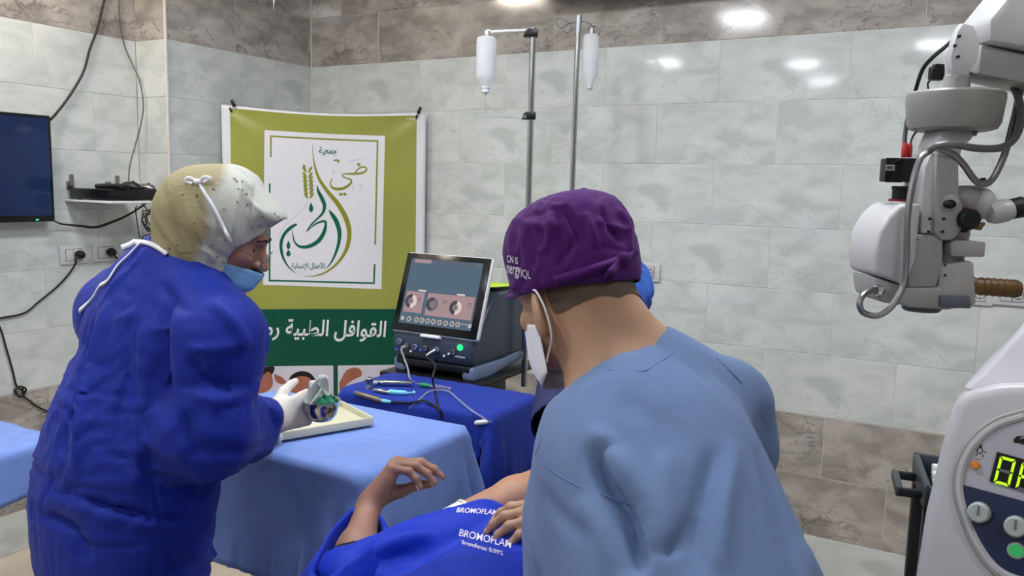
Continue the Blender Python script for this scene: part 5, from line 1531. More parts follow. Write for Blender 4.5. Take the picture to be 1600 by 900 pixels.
for G, w_, e in ((GWR, WRW, WRE), (GWL, WLW, WLE)):
    lo = A3(w_) - .17; hi = A3(w_) + .22
    gv, gf = surf_nets(lambda P, G=G, w_=w_, e=e: smin(hand_sdf(P, G, .0008), rcone(P, A3(w_), A3(w_.lerp(e, .3)), .030, .034), .02), lo, hi, .0035 if G is GWR else .006, 1)
    mesh_obj('glove', gv, gf, 'glove', woman, True, None)
# gown
def gown_fn(P):
    d = woman_torso(P, .022)
    h0 = WHC
    sk = None
    top_ = A3(WHC + wt * .10); bot_ = A3((WHC.x - .02, WHC.y - .01, .36))
    d = smin(d, rcone(P, top_, bot_, .185, .255, (A3(WF), .72)), .08)
    d = smin(d, rcone(P, A3(WRS), A3(WRE), .082, .078), .06)
    d = smin(d, rcone(P, A3(WRE), A3(WRW.lerp(WRE, .10)), .074, .046), .05)
    d = smin(d, blend([rcone(P, A3(WLS), A3(WLE), .078, .078), rcone(P, A3(WLE), A3(WLW.lerp(WLE, .1)), .072, .042)], .05), .05)
    return d
lo = np.array([-1.20, 1.22, .32]); hi = np.array([-.28, 2.06, 1.52])
gv, gf = surf_nets(gown_fn, lo, hi, .0095, 2)
def keepg(V):
    r = V - A3(WNB); ax_ = r @ A3(wt); rad = np.linalg.norm(r - ax_[:, None] * A3(wt), axis=1)
    ok = ~((ax_ > -.05) & (rad < .075)); ok &= V[:, 2] > .40
    for w_, e in ((WRW, WRE), (WLW, WLE)):
        u_ = A3(nrm(w_ - e)); t = (V - A3(w_)) @ u_; rr_ = np.linalg.norm((V - A3(w_)) - t[:, None] * u_, axis=1)
        ok &= ~((t > -.030) & (rr_ < .09))
    return ok
gv, gf = cut_faces(gv, gf, keepg); gv = smooth_rim(gv, gf, 10)
def gown_body(P):
    d = woman_torso(P, .004)
    d = np.minimum(d, rcone(P, A3(WHC), A3((WHC.x, WHC.y, .3)), .13, .12))
    for a, e, w_ in ((WRS, WRE, WRW), (WLS, WLE, WLW)): d = np.minimum(d, warm(P, a, e, w_) - .014)
    return d
gv = relax_cloth(gv, gf, gown_body, 1.06, 44, (0, 0, -.00012), None, .12, .003, 2, fric=.8)
Bg = bvh_of(gv, gf)
for pts, wd, dp in [
        ([(262, 470), (250, 540), (252, 600), (262, 660)], 0.017, -0.036), ([(300, 560), (330, 600), (400, 610)], 0.010, -0.014), ([(290, 545), (340, 545), (395, 530)], 0.009, 0.013),
        ([(300, 620), (350, 625), (405, 605)], 0.010, 0.018), ([(310, 700), (360, 705), (420, 690)], 0.012, -0.014), ([(285, 640), (300, 690), (330, 725)], 0.012, -0.022),
        ([(150, 480), (130, 560), (110, 640), (95, 720)], 0.010, -0.025), ([(170, 470), (150, 560), (130, 650), (120, 740)], 0.011, 0.022), ([(205, 500), (195, 600), (185, 690)], 0.014, -0.014),
        ([(230, 480), (225, 580), (230, 660)], 0.014, 0.014), ([(80, 760), (150, 790), (220, 808), (300, 815), (370, 800)], 0.009, -0.025), ([(85, 775), (150, 800), (220, 818), (300, 826), (370, 815)], 0.009, 0.018),
        ([(200, 625), (215, 700), (210, 770)], 0.012, 0.014), ([(60, 800), (110, 830), (140, 880)], 0.014, -0.018), ([(300, 780), (350, 800), (390, 860)], 0.015, -0.022),
        ([(420, 640), (435, 670), (455, 700)], 0.007, -0.014), ([(440, 640), (452, 670), (460, 690)], 0.005, 0.011), ([(330, 470), (360, 500), (385, 550)], 0.012, 0.014), ([(250, 440), (270, 470), (300, 490)], 0.010, -0.011)]:
    q = HB(Bg, pts)
    if len(q) >= 2: gv = crease(gv, gf, q, wd, dp)
gv = rumple(gv, gf, 120, 5, (.07, .20), (.005, .011), (.004, .009))
gv = lap_smooth(gv, gf, .15, 1)
gown = solid(mesh_obj('gown', gv, gf, 'gown_blue', woman, True, None), .0016)
Bg = bvh_of(gv, gf)
# white ties of the gown
band([(262, 398), (248, 388), (232, 381), (212, 378)], .011, 'tie_white', 'neck_binding', gown, Bg, .003, 1.66)
band([(214, 378), (203, 384), (192, 388)], .014, 'tie_white', 'tie_end', gown, Bg, .005, 1.68)
band([(222, 380), (205, 398), (186, 416), (170, 440), (158, 448), (150, 462), (140, 474), (127, 486)], .011, 'tie_white', 'tie_end', gown, Bg, .004, 1.68)
MB().ell(hit(Bg, 219, 380)[0] if hit(Bg, 219, 380)[0] else at(219, 380, 1.66), (.010, .010, .008), None, 10).build('tie_knot', 'tie_white', gown)
# waist belt running round the gown
body_legs(woman, WHC, WF, WL, 0, 'shoe_dark', 'trouser_grey', spread=.08)
# ---- headscarf
def scarf_outer(P):
    d = ellp(P, A3(wq(0, -.010, .006)), A3((.088, .104, .098)), (WHL, WHF, WHU))
    d = smin(d, ellp(P, A3(wq(0, .070, .046)), A3((.066, .042, .022)), (WHL, WHF, WHU)), .03)
    d = smin(d, rcone(P, A3(wq(0, -.035, -.03)), A3(WNB + Vector((-.012, 0, -.03))), .082, .074), .05)
    d = smin(d, rcone(P, A3(wq(0, .0, -.085)), A3(WNB + Vector((.050, -.01, -.06))), .070, .075), .04)
    d = smin(d, ellp(P, A3(wq(0, -.085, -.012)), A3((.06, .046, .065)), (WHL, WHF, WHU)), .04)
    return d
sv, sf = surf_nets(scarf_outer, A3(WHc) - A3((.26, .18, .30)), A3(WHc) + A3((.18, .18, .17)), .0044, 2)
def keeps(V):
    D = V - A3(WHc); f_ = D @ A3(WHF); u_ = D @ A3(WHU)
    face = (f_ > .048 + .58 * np.maximum(0, u_ + .045)) & (u_ < .052)
    return ~face & (V[:, 2] > WNB.z - .085)
sv, sf = cut_faces(sv, sf, keeps); sv = smooth_rim(sv, sf, 12)
sv = relax_cloth(sv, sf, lambda P: woman_head(P) - .003, 1.03, 14, (0, 0, 0), None, .10, .003, 2, fric=.8)
Bsc = bvh_of(sv, sf)
for pts, wd, dp in [([(300, 290), (320, 330), (345, 370), (362, 400)], .006, -.006), ([(285, 300), (300, 350), (330, 400), (350, 430)], .008, .007), ([(268, 320), (285, 370), (320, 420)], .009, -.007),
                    ([(380, 275), (372, 310), (366, 350), (362, 390)], .008, .006), ([(400, 285), (392, 325), (382, 370)], .007, -.004), ([(258, 350), (275, 380), (300, 410)], .008, .006),
                    ([(420, 300), (405, 345), (380, 385)], .007, .004), ([(345, 280), (340, 320), (350, 360)], .008, -.005), ([(440, 338), (410, 362), (372, 384)], .005, .005), ([(300, 330), (310, 370), (335, 410)], .006, .005)]:
    q = HB(Bsc, pts)
    if len(q) >= 2: sv = crease(sv, sf, q, wd, dp)
sv = rumple(sv, sf, 40, 41, (.05, .11), (.004, .007), (.002, .005), np.array((.35, 0, -.9)))
# khaki at the back, pale at the front: a per-vertex factor of the two-tone fabric
scarf = mesh_obj('headscarf', sv, sf, 'scarf_cloth', woman, True, None)
D = sv - A3(WHc); fac = np.clip(((D @ A3(WHF)) + .25 * (D @ A3(WHU)) + .030) / .022 + .35 * np.sin(D @ A3(WHU) * 60), 0, 1)
if len(scarf.data.vertices) == len(sv):
    at_ = scarf.data.attributes.new('tone', 'FLOAT', 'POINT'); at_.data.foreach_set('value', fac.astype(np.float32))
solid(scarf, .002)
Bsc = bvh_of(sv, sf)
r2 = random.Random(3)
dv = MB(); dg = MB()
for k in range(44):
    x, y = r2.uniform(262, 435), r2.uniform(275, 410)
    h_, n_ = hit(Bsc, x, y)
    if h_ is None: continue
    front = (h_ - WHc).dot(WHF) > -.01
    ex = n_.orthogonal().normalized()
    (dg if (front and k % 3) else dv).ell(h_ + n_ * .0012, (.0022, .0022, .0008), (ex, n_.cross(ex), n_), 6)
for b, nm in ((dv, 'scarf_dot'), (dg, 'scarf_grey_dot')):
    if b.v: o = b.build('printed_dots', nm, scarf); o['kind'] = 'stuff'
# mask strings tied on top of the scarf, and the mask
v, f = mask_mesh(WHc, WHL, WHF, WHU, .95, .010, -.074, -.138)
wm = solid(mesh_obj('face_mask', v, f, 'mask_blue', woman, True, None), .0015)
band([(310, 284), (322, 305), (335, 328), (348, 352), (360, 376), (370, 397)], .007, 'tie_white', 'mask_string', wm, Bsc, .003, 1.58)
kn = hit(Bsc, 310, 285)[0] or at(310, 285, 1.6)
b = MB(); b.ell(kn + Vector((0, -.002, .001)), (.009, .008, .006), None, 12); b.tube([kn, kn + Vector((-.016, -.004, .008)), kn + Vector((-.024, -.003, .002)), kn + Vector((-.010, -.004, -.003))], .0035, 6, True, 5); b.tube([kn, kn + Vector((.012, -.004, .010)), kn + Vector((.024, -.004, .008)), kn + Vector((.012, -.004, .0))], .0035, 6, True, 5)
b.build('string_knot', 'tie_white', wm)
# eyes, brows, glasses
for s in (-1, 1):
    MB().ell(wq(.030 * s, .0715, -.028), (.0100, .0100, .0100), None, 14).build('eye', 'eye_white', woman)
    MB().ell(wq(.031 * s, .0790, -.031), (.0066, .0034, .0062), (WHL, WHF, WHU), 12).build('iris', 'eye_dark', woman)
    MB().tube([wq(.014 * s, .094, -.008), wq(.030 * s, .094, -.003), wq(.048 * s, .080, -.010)], [.0024, .0030, .0018], 6, True, 4).build('eyebrow', 'brow_hair', woman)
gl = thing('eyeglasses', wq(0, .105, -.035), 'thin-rimmed eyeglasses on the person in the blue gown', 'glasses')
for s in (-1, 1):
    c = wq(.033 * s, .110, -.042); ring = [c + WHL * (.023 * math.cos(a)) + WHU * (.016 * math.sin(a)) - WHF * (.004 * abs(math.cos(a))) for a in np.linspace(0, 2 * PI, 22)]
    MB().tube(ring, .0011, 6, False).build('rim', 'dull_steel', gl)
    mesh_obj('lens', [c + (p - c) * .96 for p in ring[:-1]], [tuple(range(21))], 'glass_lens', gl, False)
    MB().tube([wq(.056 * s, .104, -.040), wq(.070 * s, .06, -.036), wq(.075 * s, .0, -.032)], .0011, 6).build('temple', 'dull_steel', gl)
MB().tube([wq(-.011, .111, -.040), wq(0, .114, -.036), wq(.011, .111, -.040)], .0011, 6, True, 4).build('bridge', 'dull_steel', gl)

# ================================================================== bowl, tray and gauze on the instrument table
mat('gauze', (222, 228, 224), 0.9, noise=0.05, bump=0.2, bscale=200)
mat('green_wrap', (20, 120, 88), 0.5, noise=0.15, nscale=30)
tyc = atz(478, 664, .905)
tdir = nrm((.80, .60, 0)); tside = nrm(Z.cross(tdir))
ty = thing('instrument_tray', Vector((tyc.x, tyc.y, .903)), 'shallow cream plastic tray under the steel bowl', 'tray')
b = MB(); b.box(tyc + Z * .006, (.30, .20, .004), (tdir, tside, Z), .0015); b.build('base', 'tray_plastic', ty)
for sg, ax_, ln in ((1, tdir, .20), (-1, tdir, .20), (1, tside, .30), (-1, tside, .30)):
    off_ = .15 if ax_ is tdir else .10; o2 = tside if ax_ is tdir else tdir
    MB().box(tyc + ax_ * (off_ * sg) + Z * .013, (.006, ln, .022), (ax_, o2, Z), .002).build('rim_wall', 'tray_plastic', ty)
bwc = at(503, 656, 1.745)
bowl = thing('steel_bowl', bwc, 'small polished steel bowl with green wrap and gauze held by the gloved hand', 'bowl')
pr = [(r * .66, h_ * .76) for r, h_ in [(.028, 0), (.034, .001), (.048, .016), (.056, .040), (.060, .058), (.063, .060), (.058, .058), (.054, .040), (.045, .018), (.030, .006)]]
ob = MB(); ob.lathe(pr, bwc, Z, 32); ob.build('shell', 'steel', bowl, True, 60)
gz = thing('gauze_pad', bwc + Z * .05, 'folded white gauze standing up in the steel bowl', 'gauze')
for k, (dx, dy, rz, hh, tl) in enumerate(((-.022, .0, .3, .075, .25), (-.002, .012, -.2, .062, -.35), (-.012, -.016, .8, .05, .5))):
    cc = bwc + Vector((dx * .7, dy * .7, .026)); e1 = Vector((math.cos(rz), math.sin(rz), 0)); up_ = nrm(Z + e1 * tl); e2 = nrm(up_.cross(e1)); v = []; f = []
    for i in range(9):
        for j in range(7):
            s, t = i / 8 * 2 - 1, j / 6
            wdt = .030 * (1 - .75 * t ** 1.5)
            v.append(cc + e1 * (s * wdt) + up_ * (t * hh) + e2 * (.010 * math.cos(s * 1.6) + .004 * math.sin(t * 5 + k)))
    for i in range(8):
        for j in range(6): a = i * 7 + j; f.append((a, a + 7, a + 8, a + 1))
    solid(mesh_obj('gauze_fold', v, f, 'gauze', gz, True, None), .002)
gw = thing('green_wrap', bwc + Z * .045, 'crumpled dark green wrap in the steel bowl', 'wrap')
b = MB(); b.ell(bwc + Vector((.013, .004, .040)), (.021, .020, .014), None, 18)
b.v = [(x + .004 * math.sin(z * 400 + y * 220), y + .004 * math.sin(x * 330), z + .006 * math.sin(x * 260 + y * 310)) for x, y, z in b.v]; b.build('cloth', 'green_wrap', gw)
b = MB(); b.ell(bwc + Vector((.004, -.012, .042)), (.014, .014, .010), None, 14); b.v = [(x, y, z + .005 * math.sin(x * 420 + y * 250)) for x, y, z in b.v]; b.build('fold', 'green_wrap', gw)

# ================================================================== the patient on the operating table
PA = nrm((.62, .78, 0)); PRt = nrm((-.78, .62, 0))             # towards the head; the patient's right
PC = Vector((.10, 1.40, .835))                                  # middle of the chest
PSh = Vector((-.045, 1.545, .875)); PEl = at(546, 902, 1.43); PWr = at(577, 788, 1.60)
patient = thing('person', Vector((PC.x, PC.y, .70)), 'patient lying under a bright blue gown with one bare hand raised', 'person')
def pat_torso(P, g=0.0):
    ax = (PRt, PA, (0, 0, 1))
    d = ellp(P, A3(PC), A3((.195 + g, .27 + g, .130 + g)), ax)
    d = smin(d, ellp(P, A3(PC - PA * .36 - Z * .005), A3((.185 + g, .28 + g, .125 + g)), ax), .08)
    d = smin(d, rcone(P, A3(PC + PA * .17 + PRt * .17 + Z * .015), A3(PC + PA * .17 - PRt * .17 + Z * .015), .062 + g, .062 + g), .06)
    return d
GP = hand_geo(PWr, nrm((.56, .30, .74)), nrm((.62, -.16, -.45)), nrm((.2, .8, .1)), [(52, 22, 14), (54, 26, 16), (58, 30, 18), (62, 36, 20)], (22, 40, 24), 1.06, (4, 1, -3, -8))
HEADP = PC + PA * .46 + Z * .03
def pat_head(P):
    hf = nrm(Z * .97 + PA * -.22); hu = nrm(PA * .97 + Z * .22)
    d = head_sdf(P, HEADP, nrm(hf.cross(hu)) * -1, hf, hu)
    return smin(d, rcone(P, A3(HEADP - hu * .08 - hf * .02), A3(PC + PA * .22), .056, .064), .03)
def pat_arm(P): return blend([rcone(P, A3(PSh), A3(PEl), .052, .042), rcone(P, A3(PEl), A3(PEl.lerp(PWr, .35)), .041, .040), rcone(P, A3(PEl.lerp(PWr, .35)), A3(PWr), .040, .027, (A3(GP[2]), .85))], .02)
pts_ = [PWr] + [p for f_ in GP[4] for p in f_] + GP[5]
lo = np.min([A3(p) for p in pts_] + [A3(PEl)], 0) - .06; hi = np.max([A3(p) for p in pts_] + [A3(PEl)], 0) + .05
a1_ = surf_nets(lambda P: smin(pat_arm(P), hand_sdf(P, GP), .018), lo, hi, .0032, 1)
a2_ = surf_nets(lambda P: smin(smin(pat_torso(P, -.01), pat_head(P), .04), rcone(P, A3(PSh), A3(PEl), .046, .036), .03), A3(PC) - A3((.6, .75, .16)), A3(PC) + A3((.55, .6, .22)), .014, 1)
PL2 = PC - PRt * .26 - PA * .10; PLw = PC - PRt * .10 - PA * .22 + Z * .135
pb = mesh_obj('body', *joined([a1_, a2_]), 'skin_patient', patient, True, None)
nails(GP, patient)
# dark undersleeve
uv_, uf_ = surf_nets(lambda P: np.maximum(pat_arm(P) - .006, ((P - A3(PEl)) @ A3(nrm(PWr - PEl))) - .045), np.minimum(A3(PSh), A3(PEl)) - .1, np.maximum(A3(PSh), A3(PEl)) + .12, .006, 1)
mesh_obj('undersleeve', uv_, uf_, 'black_cloth', patient, True, None)
# trousers and shoes reach down the table
def pat_legs(P):
    d = None
    for s in (-1, 1):
        a = PC - PA * .52 + PRt * .09 * s - Z * .01; k_ = a - PA * .42 + Z * .01; e = k_ - PA * .42 - Z * .03
        c = blend([rcone(P, A3(a), A3(k_), .088, .065), rcone(P, A3(k_), A3(e), .062, .045)], .03)
        d = c if d is None else smin(d, c, .03)
    return d
E_c = PC - PA * .95
lv, lf = surf_nets(pat_legs, A3(E_c) - A3((.6, .6, .2)), A3(E_c) + A3((.6, .6, .2)), .016, 1)
mesh_obj('trousers', lv, lf, 'trouser_grey', patient, True, None)
# the gown with its wide sleeve
SLe = PEl.lerp(PWr, .30)
def pgown(P):
    d = pat_torso(P, .020)
    d = smin(d, rcone(P, A3(PSh), A3(PEl + Vector((.07, 0, -.01))), .084, .080), .06)
    return d
lo = np.array([-.75, .62, .66]); hi = np.array([.52, 1.95, 1.10])
qv, qf = surf_nets(pgown, lo, hi, .0095, 2)
def keepp(V):
    hd = (V - A3(PC)) @ A3(PA)
    return (hd < .25) & (V[:, 2] > .715)
qv, qf = cut_faces(qv, qf, keepp); qv = smooth_rim(qv, qf, 8)
def pcol(P): return np.minimum(pat_torso(P, .004), rcone(P, A3(PSh), A3(PEl), .062, .056))
qv = relax_cloth(qv, qf, pcol, 1.07, 40, (0, 0, -.0002), None, .12, .003, 2, fric=.7)
Bp = bvh_of(qv, qf)
for pts, wd, dp in [([(560, 840), (600, 810), (640, 795), (700, 782)], .014, -.016), ([(575, 865), (620, 845), (680, 830)], .016, .014), ([(560, 890), (620, 870), (680, 862)], .012, -.010), ([(640, 900), (690, 880), (740, 880)], .014, .008),
                    ([(600, 830), (650, 805), (720, 785), (770, 785)], .010, .010), ([(560, 870), (590, 890), (600, 900)], .010, .008), ([(650, 820), (660, 850), (650, 890)], .014, -.006)]:
    q = HB(Bp, pts)
    if len(q) >= 2: qv = crease(qv, qf, q, wd, dp)
qv = rumple(qv, qf, 60, 31, (.06, .16), (.005, .011), (.003, .008))
# wide sleeve opening: the arm rises out of it
rimp = [(550, 792, 1.57), (520, 825, 1.51), (498, 864, 1.43), (488, 892, 1.37), (510, 902, 1.345), (540, 876, 1.36), (573, 850, 1.41), (600, 830, 1.48), (592, 804, 1.56)]
rim = catmull([at(*p) for p in rimp + rimp[:1]], 5)[:-1]
rc_ = sum(rim, Vector()) / len(rim); v = []; f = []; n_ = len(rim)
for lv_, (out, dz, wob) in enumerate(((-.006, -.060, 0), (-.003, -.012, 0), (.0, .0, 0), (.010, -.012, .002), (.028, -.040, .005), (.045, -.085, .008), (.058, -.15, .010), (.062, -.20, .010))):
    for i, p in enumerate(rim):
        o_ = (p - rc_); o_.z = 0; o_ = o_.normalized()
        v.append(p + o_ * (out + wob * math.sin(i * 1.1 + lv_ * .7)) + Z * (dz + wob * .4 * math.sin(i * .8)))
for lv_ in range(7):
    for i in range(n_): f.append((lv_ * n_ + i, lv_ * n_ + (i + 1) % n_, (lv_ + 1) * n_ + (i + 1) % n_, (lv_ + 1) * n_ + i))
v = [Vector((p.x, p.y, max(p.z, .70))) for p in v]
mesh_obj('gown_sleeve', v, f, 'gown_deep', patient, True, None)
pg = solid(mesh_obj('gown', qv, qf, 'gown_deep', patient, True, None), .0018)
Bp = bvh_of(qv, qf)
lettering_on(Bp, 'BROMOFLAM', 717, 826, 800, 838, 'print_white', pg, slope=.24, bold=.012, dflt=1.4, shear=.2)
lettering_on(Bp, 'Bromfenac 0.09%', 722, 844, 786, 851, 'print_white', pg, slope=.28, bold=.012, dflt=1.4)
lettering_on(Bp, 'BROMOFLAM', 713, 793, 778, 801, 'print_white', pg, slope=.06, bold=.012, dflt=1.4, shear=.3)
# operating table
bed = thing('operating_table', Vector((PC.x, PC.y, 0)) - PA * .35, 'padded operating table under the patient', 'operating table')
mat('bed_pad', (40, 46, 60), 0.5, noise=0.05)
bc = Vector((PC.x, PC.y, .66)) - PA * .40
MB().box(bc, (.50, 1.95, .07), (PRt, PA, Z), .025, 3).build('mattress', 'bed_pad', bed)
MB().box(bc - Z * .055, (.46, 1.85, .035), (PRt, PA, Z), .008).build('frame', 'dull_steel', bed)
MB().box(bc * 1.0 - Z * .345, (.18, .26, .55), (PRt, PA, Z), .02).build('column', 'white_plastic', bed)
MB().box(Vector((bc.x, bc.y, .035)), (.46, .9, .06), (PRt, PA, Z), .02).build('base', 'white_plastic', bed)

# ================================================================== the assistant behind the surgeon
asst = thing('person', Vector((.30, 2.12, 0)), 'person in navy with a light blue bouffant cap, mostly hidden behind the purple cap', 'person')
AH = at(950, 484, 2.0); af_ = nrm((-.55, -.75, 0)); ap = math.radians(25)
AHF = nrm(af_ * math.cos(ap) - Z * math.sin(ap)); AHU = nrm(af_ * math.sin(ap) + Z * math.cos(ap)); AHL = nrm(Z.cross(af_))
ANB = AH - AHU * .13 - AHF * .05 - Z * .02
AC = ANB + Vector((.04, .07, -.22)); AHip = ANB + Vector((.07, .12, -.50))
AR = ANB + (-AHL) * .18 - Z * .06; AL = ANB + AHL * .18 - Z * .06     # right is at the picture's left
if AR.x > AL.x: AR, AL = AL, AR
AE = at(868, 752, 1.74); AW = at(700, 818, 1.57)
AE2 = at(1010, 760, 1.85); AW2 = at(900, 800, 1.66)
GA = hand_geo(AW, nrm((-.85, -.1, -.45)), nrm((0, -.45, -.9)), nrm((-.2, -.9, .3)), [(20, 30, 20)] * 4, (34, 16, 20))
GA2 = hand_geo(AW2, nrm((-.8, -.2, -.5)), nrm((0, -.45, -.9)), nrm((-.2, .9, .3)), [(20, 30, 20)] * 4, (34, 16, 20))
def a_torso(P, g=0.):
    d = ellp(P, A3(AC), A3((.18 + g, .115 + g, .23 + g)), (AHL, af_, (0, 0, 1)))
    d = smin(d, ellp(P, A3(AHip), A3((.18 + g, .13 + g, .17 + g)), (AHL, af_, (0, 0, 1))), .06)
    return smin(d, rcone(P, A3(AR), A3(AL), .062 + g, .062 + g), .06)
def a_head(P): return smin(head_sdf(P, AH, AHL, AHF, AHU), rcone(P, A3(AH - AHU * .07 - AHF * .02), A3(ANB), .056, .064), .03)
def a_arm(P, a, e, w_): return blend([rcone(P, A3(a), A3(e), .052, .045), rcone(P, A3(e), A3(e.lerp(w_, .4)), .044, .042), rcone(P, A3(e.lerp(w_, .4)), A3(w_), .042, .028)], .02)
q1 = surf_nets(lambda P: smin(a_head(P), a_torso(P, -.02), .04), A3(AH) - A3((.2, .2, .36)), A3(AH) + A3((.2, .2, .17)), .006, 1)
q2 = surf_nets(lambda P: a_arm(P, AR, AE, AW), np.min([A3(AR), A3(AE), A3(AW)], 0) - .07, np.max([A3(AR), A3(AE), A3(AW)], 0) + .07, .006, 1)
q3 = surf_nets(lambda P: a_arm(P, AL, AE2, AW2), np.min([A3(AL), A3(AE2), A3(AW2)], 0) - .07, np.max([A3(AL), A3(AE2), A3(AW2)], 0) + .07, .009, 1)
mesh_obj('body', *joined([q1, q2, q3]), 'skin_assistant', asst, True, None)
for G, w_, e in ((GA, AW, AE), (GA2, AW2, AE2)):
    gv_, gf_ = surf_nets(lambda P: smin(hand_sdf(P, G, .0008), rcone(P, A3(w_ + (e - w_) * .02), A3(w_.lerp(e, .10)), .031, .034), .015), A3(w_) - .2, A3(w_) + .2, .0045, 1)
    gl_ = mesh_obj('glove', gv_, gf_, 'glove', asst, True, None)
    d_ = nrm(e - w_); c_ = w_.lerp(e, .10)
    ring = [c_ + d_ * .012 + (d_.orthogonal().normalized() * math.cos(a) + d_.cross(d_.orthogonal().normalized()) * math.sin(a)) * .0345 for a in np.linspace(0, 2 * PI, 25)]
    MB().tube(ring, .0028, 6, False).build('cuff_roll', 'glove', gl_)
tv_, tf_ = surf_nets(lambda P: smin(a_torso(P, .014), np.minimum(rcone(P, A3(AR), A3(AR.lerp(AE, .55)), .068, .075), rcone(P, A3(AL), A3(AL.lerp(AE2, .55)), .068, .075)), .04), A3(AC) - A3((.36, .36, .45)), A3(AC) + A3((.34, .3, .32)), .0105, 2)
def keepa(V):
    r = V - A3(ANB); rad = np.linalg.norm(r[:, :2], axis=1)
    ok = ~((r[:, 2] > -.05) & (rad < .078))
    for a, e in ((AR, AE), (AL, AE2)):
        u_ = A3(nrm(e - a)); t = (V - A3(a)) @ u_; L = (e - a).length; rr_ = np.linalg.norm((V - A3(a)) - t[:, None] * u_, axis=1)
        ok &= ~((t > L * .55) & (rr_ < .11))
    return ok & (V[:, 2] > AHip.z - .12)
tv_, tf_ = cut_faces(tv_, tf_, keepa); tv_ = smooth_rim(tv_, tf_, 8)
tv_ = relax_cloth(tv_, tf_, lambda P: a_torso(P, .003), 1.05, 24, (0, 0, -.0001), None, .15, .003, 2, fric=.8)
solid(mesh_obj('scrub_top', tv_, tf_, 'navy_cloth', asst, True, None), .0016)
bv_, bf_ = surf_nets(lambda P: ellp(P, A3(AH + AHU * .035 - AHF * .025), A3((.102, .116, .10)), (AHL, AHF, AHU)), A3(AH) - .2, A3(AH) + .2, .006, 1)
bv_, bf_ = cut_faces(bv_, bf_, lambda V: ((V - A3(AH)) @ A3(AHU)) > (-.035 + .45 * ((V - A3(AH)) @ A3(AHF))))
Nn = vnormals(bv_, bf_); D = bv_ - A3(AH); azz = np.arctan2(D @ A3(AHL), D @ A3(AHF))
bv_ = bv_ + Nn * (.004 * np.sin(azz * 22 + 3 * np.sin((D @ A3(AHU)) * 60)))[:, None]
solid(mesh_obj('bouffant_cap', bv_, bf_, 'cap_blue', asst, True, None), .0015)
v, f = mask_mesh(AH, AHL, AHF, AHU)
solid(mesh_obj('face_mask', v, f, 'mask_blue', asst, True, None), .0015)
for s in (-1, 1):
    MB().ell(AH + AHL * (.031 * s) + AHF * .0765 - AHU * .029, (.0118,) * 3, None, 12).build('eye', 'eye_white', asst)
    MB().ell(AH + AHL * (.031 * s) + AHF * .0868 - AHU * .030, (.0056, .003, .0056), (AHL, AHF, AHU), 10).build('iris', 'eye_dark', asst)
body_legs(asst, AHip, af_, AHL, 0, 'shoe_dark', 'navy_cloth')

# ================================================================== operating microscope hanging at the right
mat('scope_grey', (158, 158, 156), 0.38, noise=0.03)
mat('scope_light', (188, 188, 190), 0.36, noise=0.02)
mat('scope_dark', (92, 96, 106), 0.4, noise=0.04)
mat('scope_disc', (140, 140, 136), 0.45, noise=0.03)
mat('amber_grip', (112, 84, 44), 0.45, noise=0.10, nscale=40)
mat('red_plug', (190, 40, 40), 0.4, noise=0.05)
mat('brass', (150, 120, 70), 0.35, metal=0.8, noise=0.05)
mat('ring_red', (120, 20, 26), 0.4, noise=0.05)
SY = 1.5
XA, YA = Vector((1, 0, 0)), Vector((0, 1, 0))
mic = thing('surgical_microscope', at(1450, 480, SY), 'pale grey surgical microscope head hanging from its arm at the right edge', 'microscope')
def pprism(name, px, Y, t, material, bev=.004, parent=None, seg=2, label=None):
    """block with the given side outline (photo pixels at depth Y) and thickness t in depth"""
    w_ = [at(x, y, Y) for x, y in px]
    c = Vector((sum(p.x for p in w_) / len(w_), Y, sum(p.z for p in w_) / len(w_)))
    return MB().prism([(p.x - c.x, p.z - c.z) for p in w_], t, c, None, bev, seg).build(name, material, parent or mic, True, 35, label)
def M(x, y, dy=0.0): return at(x, y, SY + dy)
KP = SY / FPX
# suspension arm and joint
pprism('upper_arm', [(1519, 40), (1560, -10), (1640, -40), (1700, -30), (1700, 110), (1600, 86), (1519, 72)], SY + .0, .11, 'scope_light', .008)
pprism('lower_arm', [(1512, 74), (1700, 118), (1700, 170), (1600, 140), (1508, 120)], SY + .01, .085, 'scope_grey', .006)
pprism('joint_plate', [(1490, 52), (1500, 36), (1518, 40), (1528, 66), (1524, 96), (1510, 117), (1494, 121), (1482, 112), (1480, 90)], SY - .055, .022, 'scope_light', .006)
for x, y in ((1498, 57), (1491, 72), (1496, 89)): MB().lathe([(.0026, 0), (.0026, .004)], M(x, y, -.066), -YA, 10).build('screw', 'black_plastic', mic)
b = MB(); b.lathe([(.022, 0), (.022, .022), (.020, .024), (.020, .03)], M(1494, 139), Z, 24); b.build('bearing', 'scope_grey', mic)
b = MB(); b.lathe([(.013, 0), (.013, .014)], M(1487, 142), Z, 18); b.build('bearing_collar', 'steel', mic)
hd = M(1493, 142).z - M(1493, 200).z
b = MB(); b.lathe([(.060, -hd - .004), (.072, -hd), (.077, -hd + .010), (.0815, -.012), (.0805, -.004), (.076, 0), (.02, .002)], M(1493, 144), Z, 48); b.build('pivot_disc', 'scope_disc', mic, True, 30)
b = MB(); b.lathe([(.03, -.012), (.034, -.002), (.034, 0)], M(1497, 202), Z, 24); b.build('disc_hub', 'scope_dark', mic)
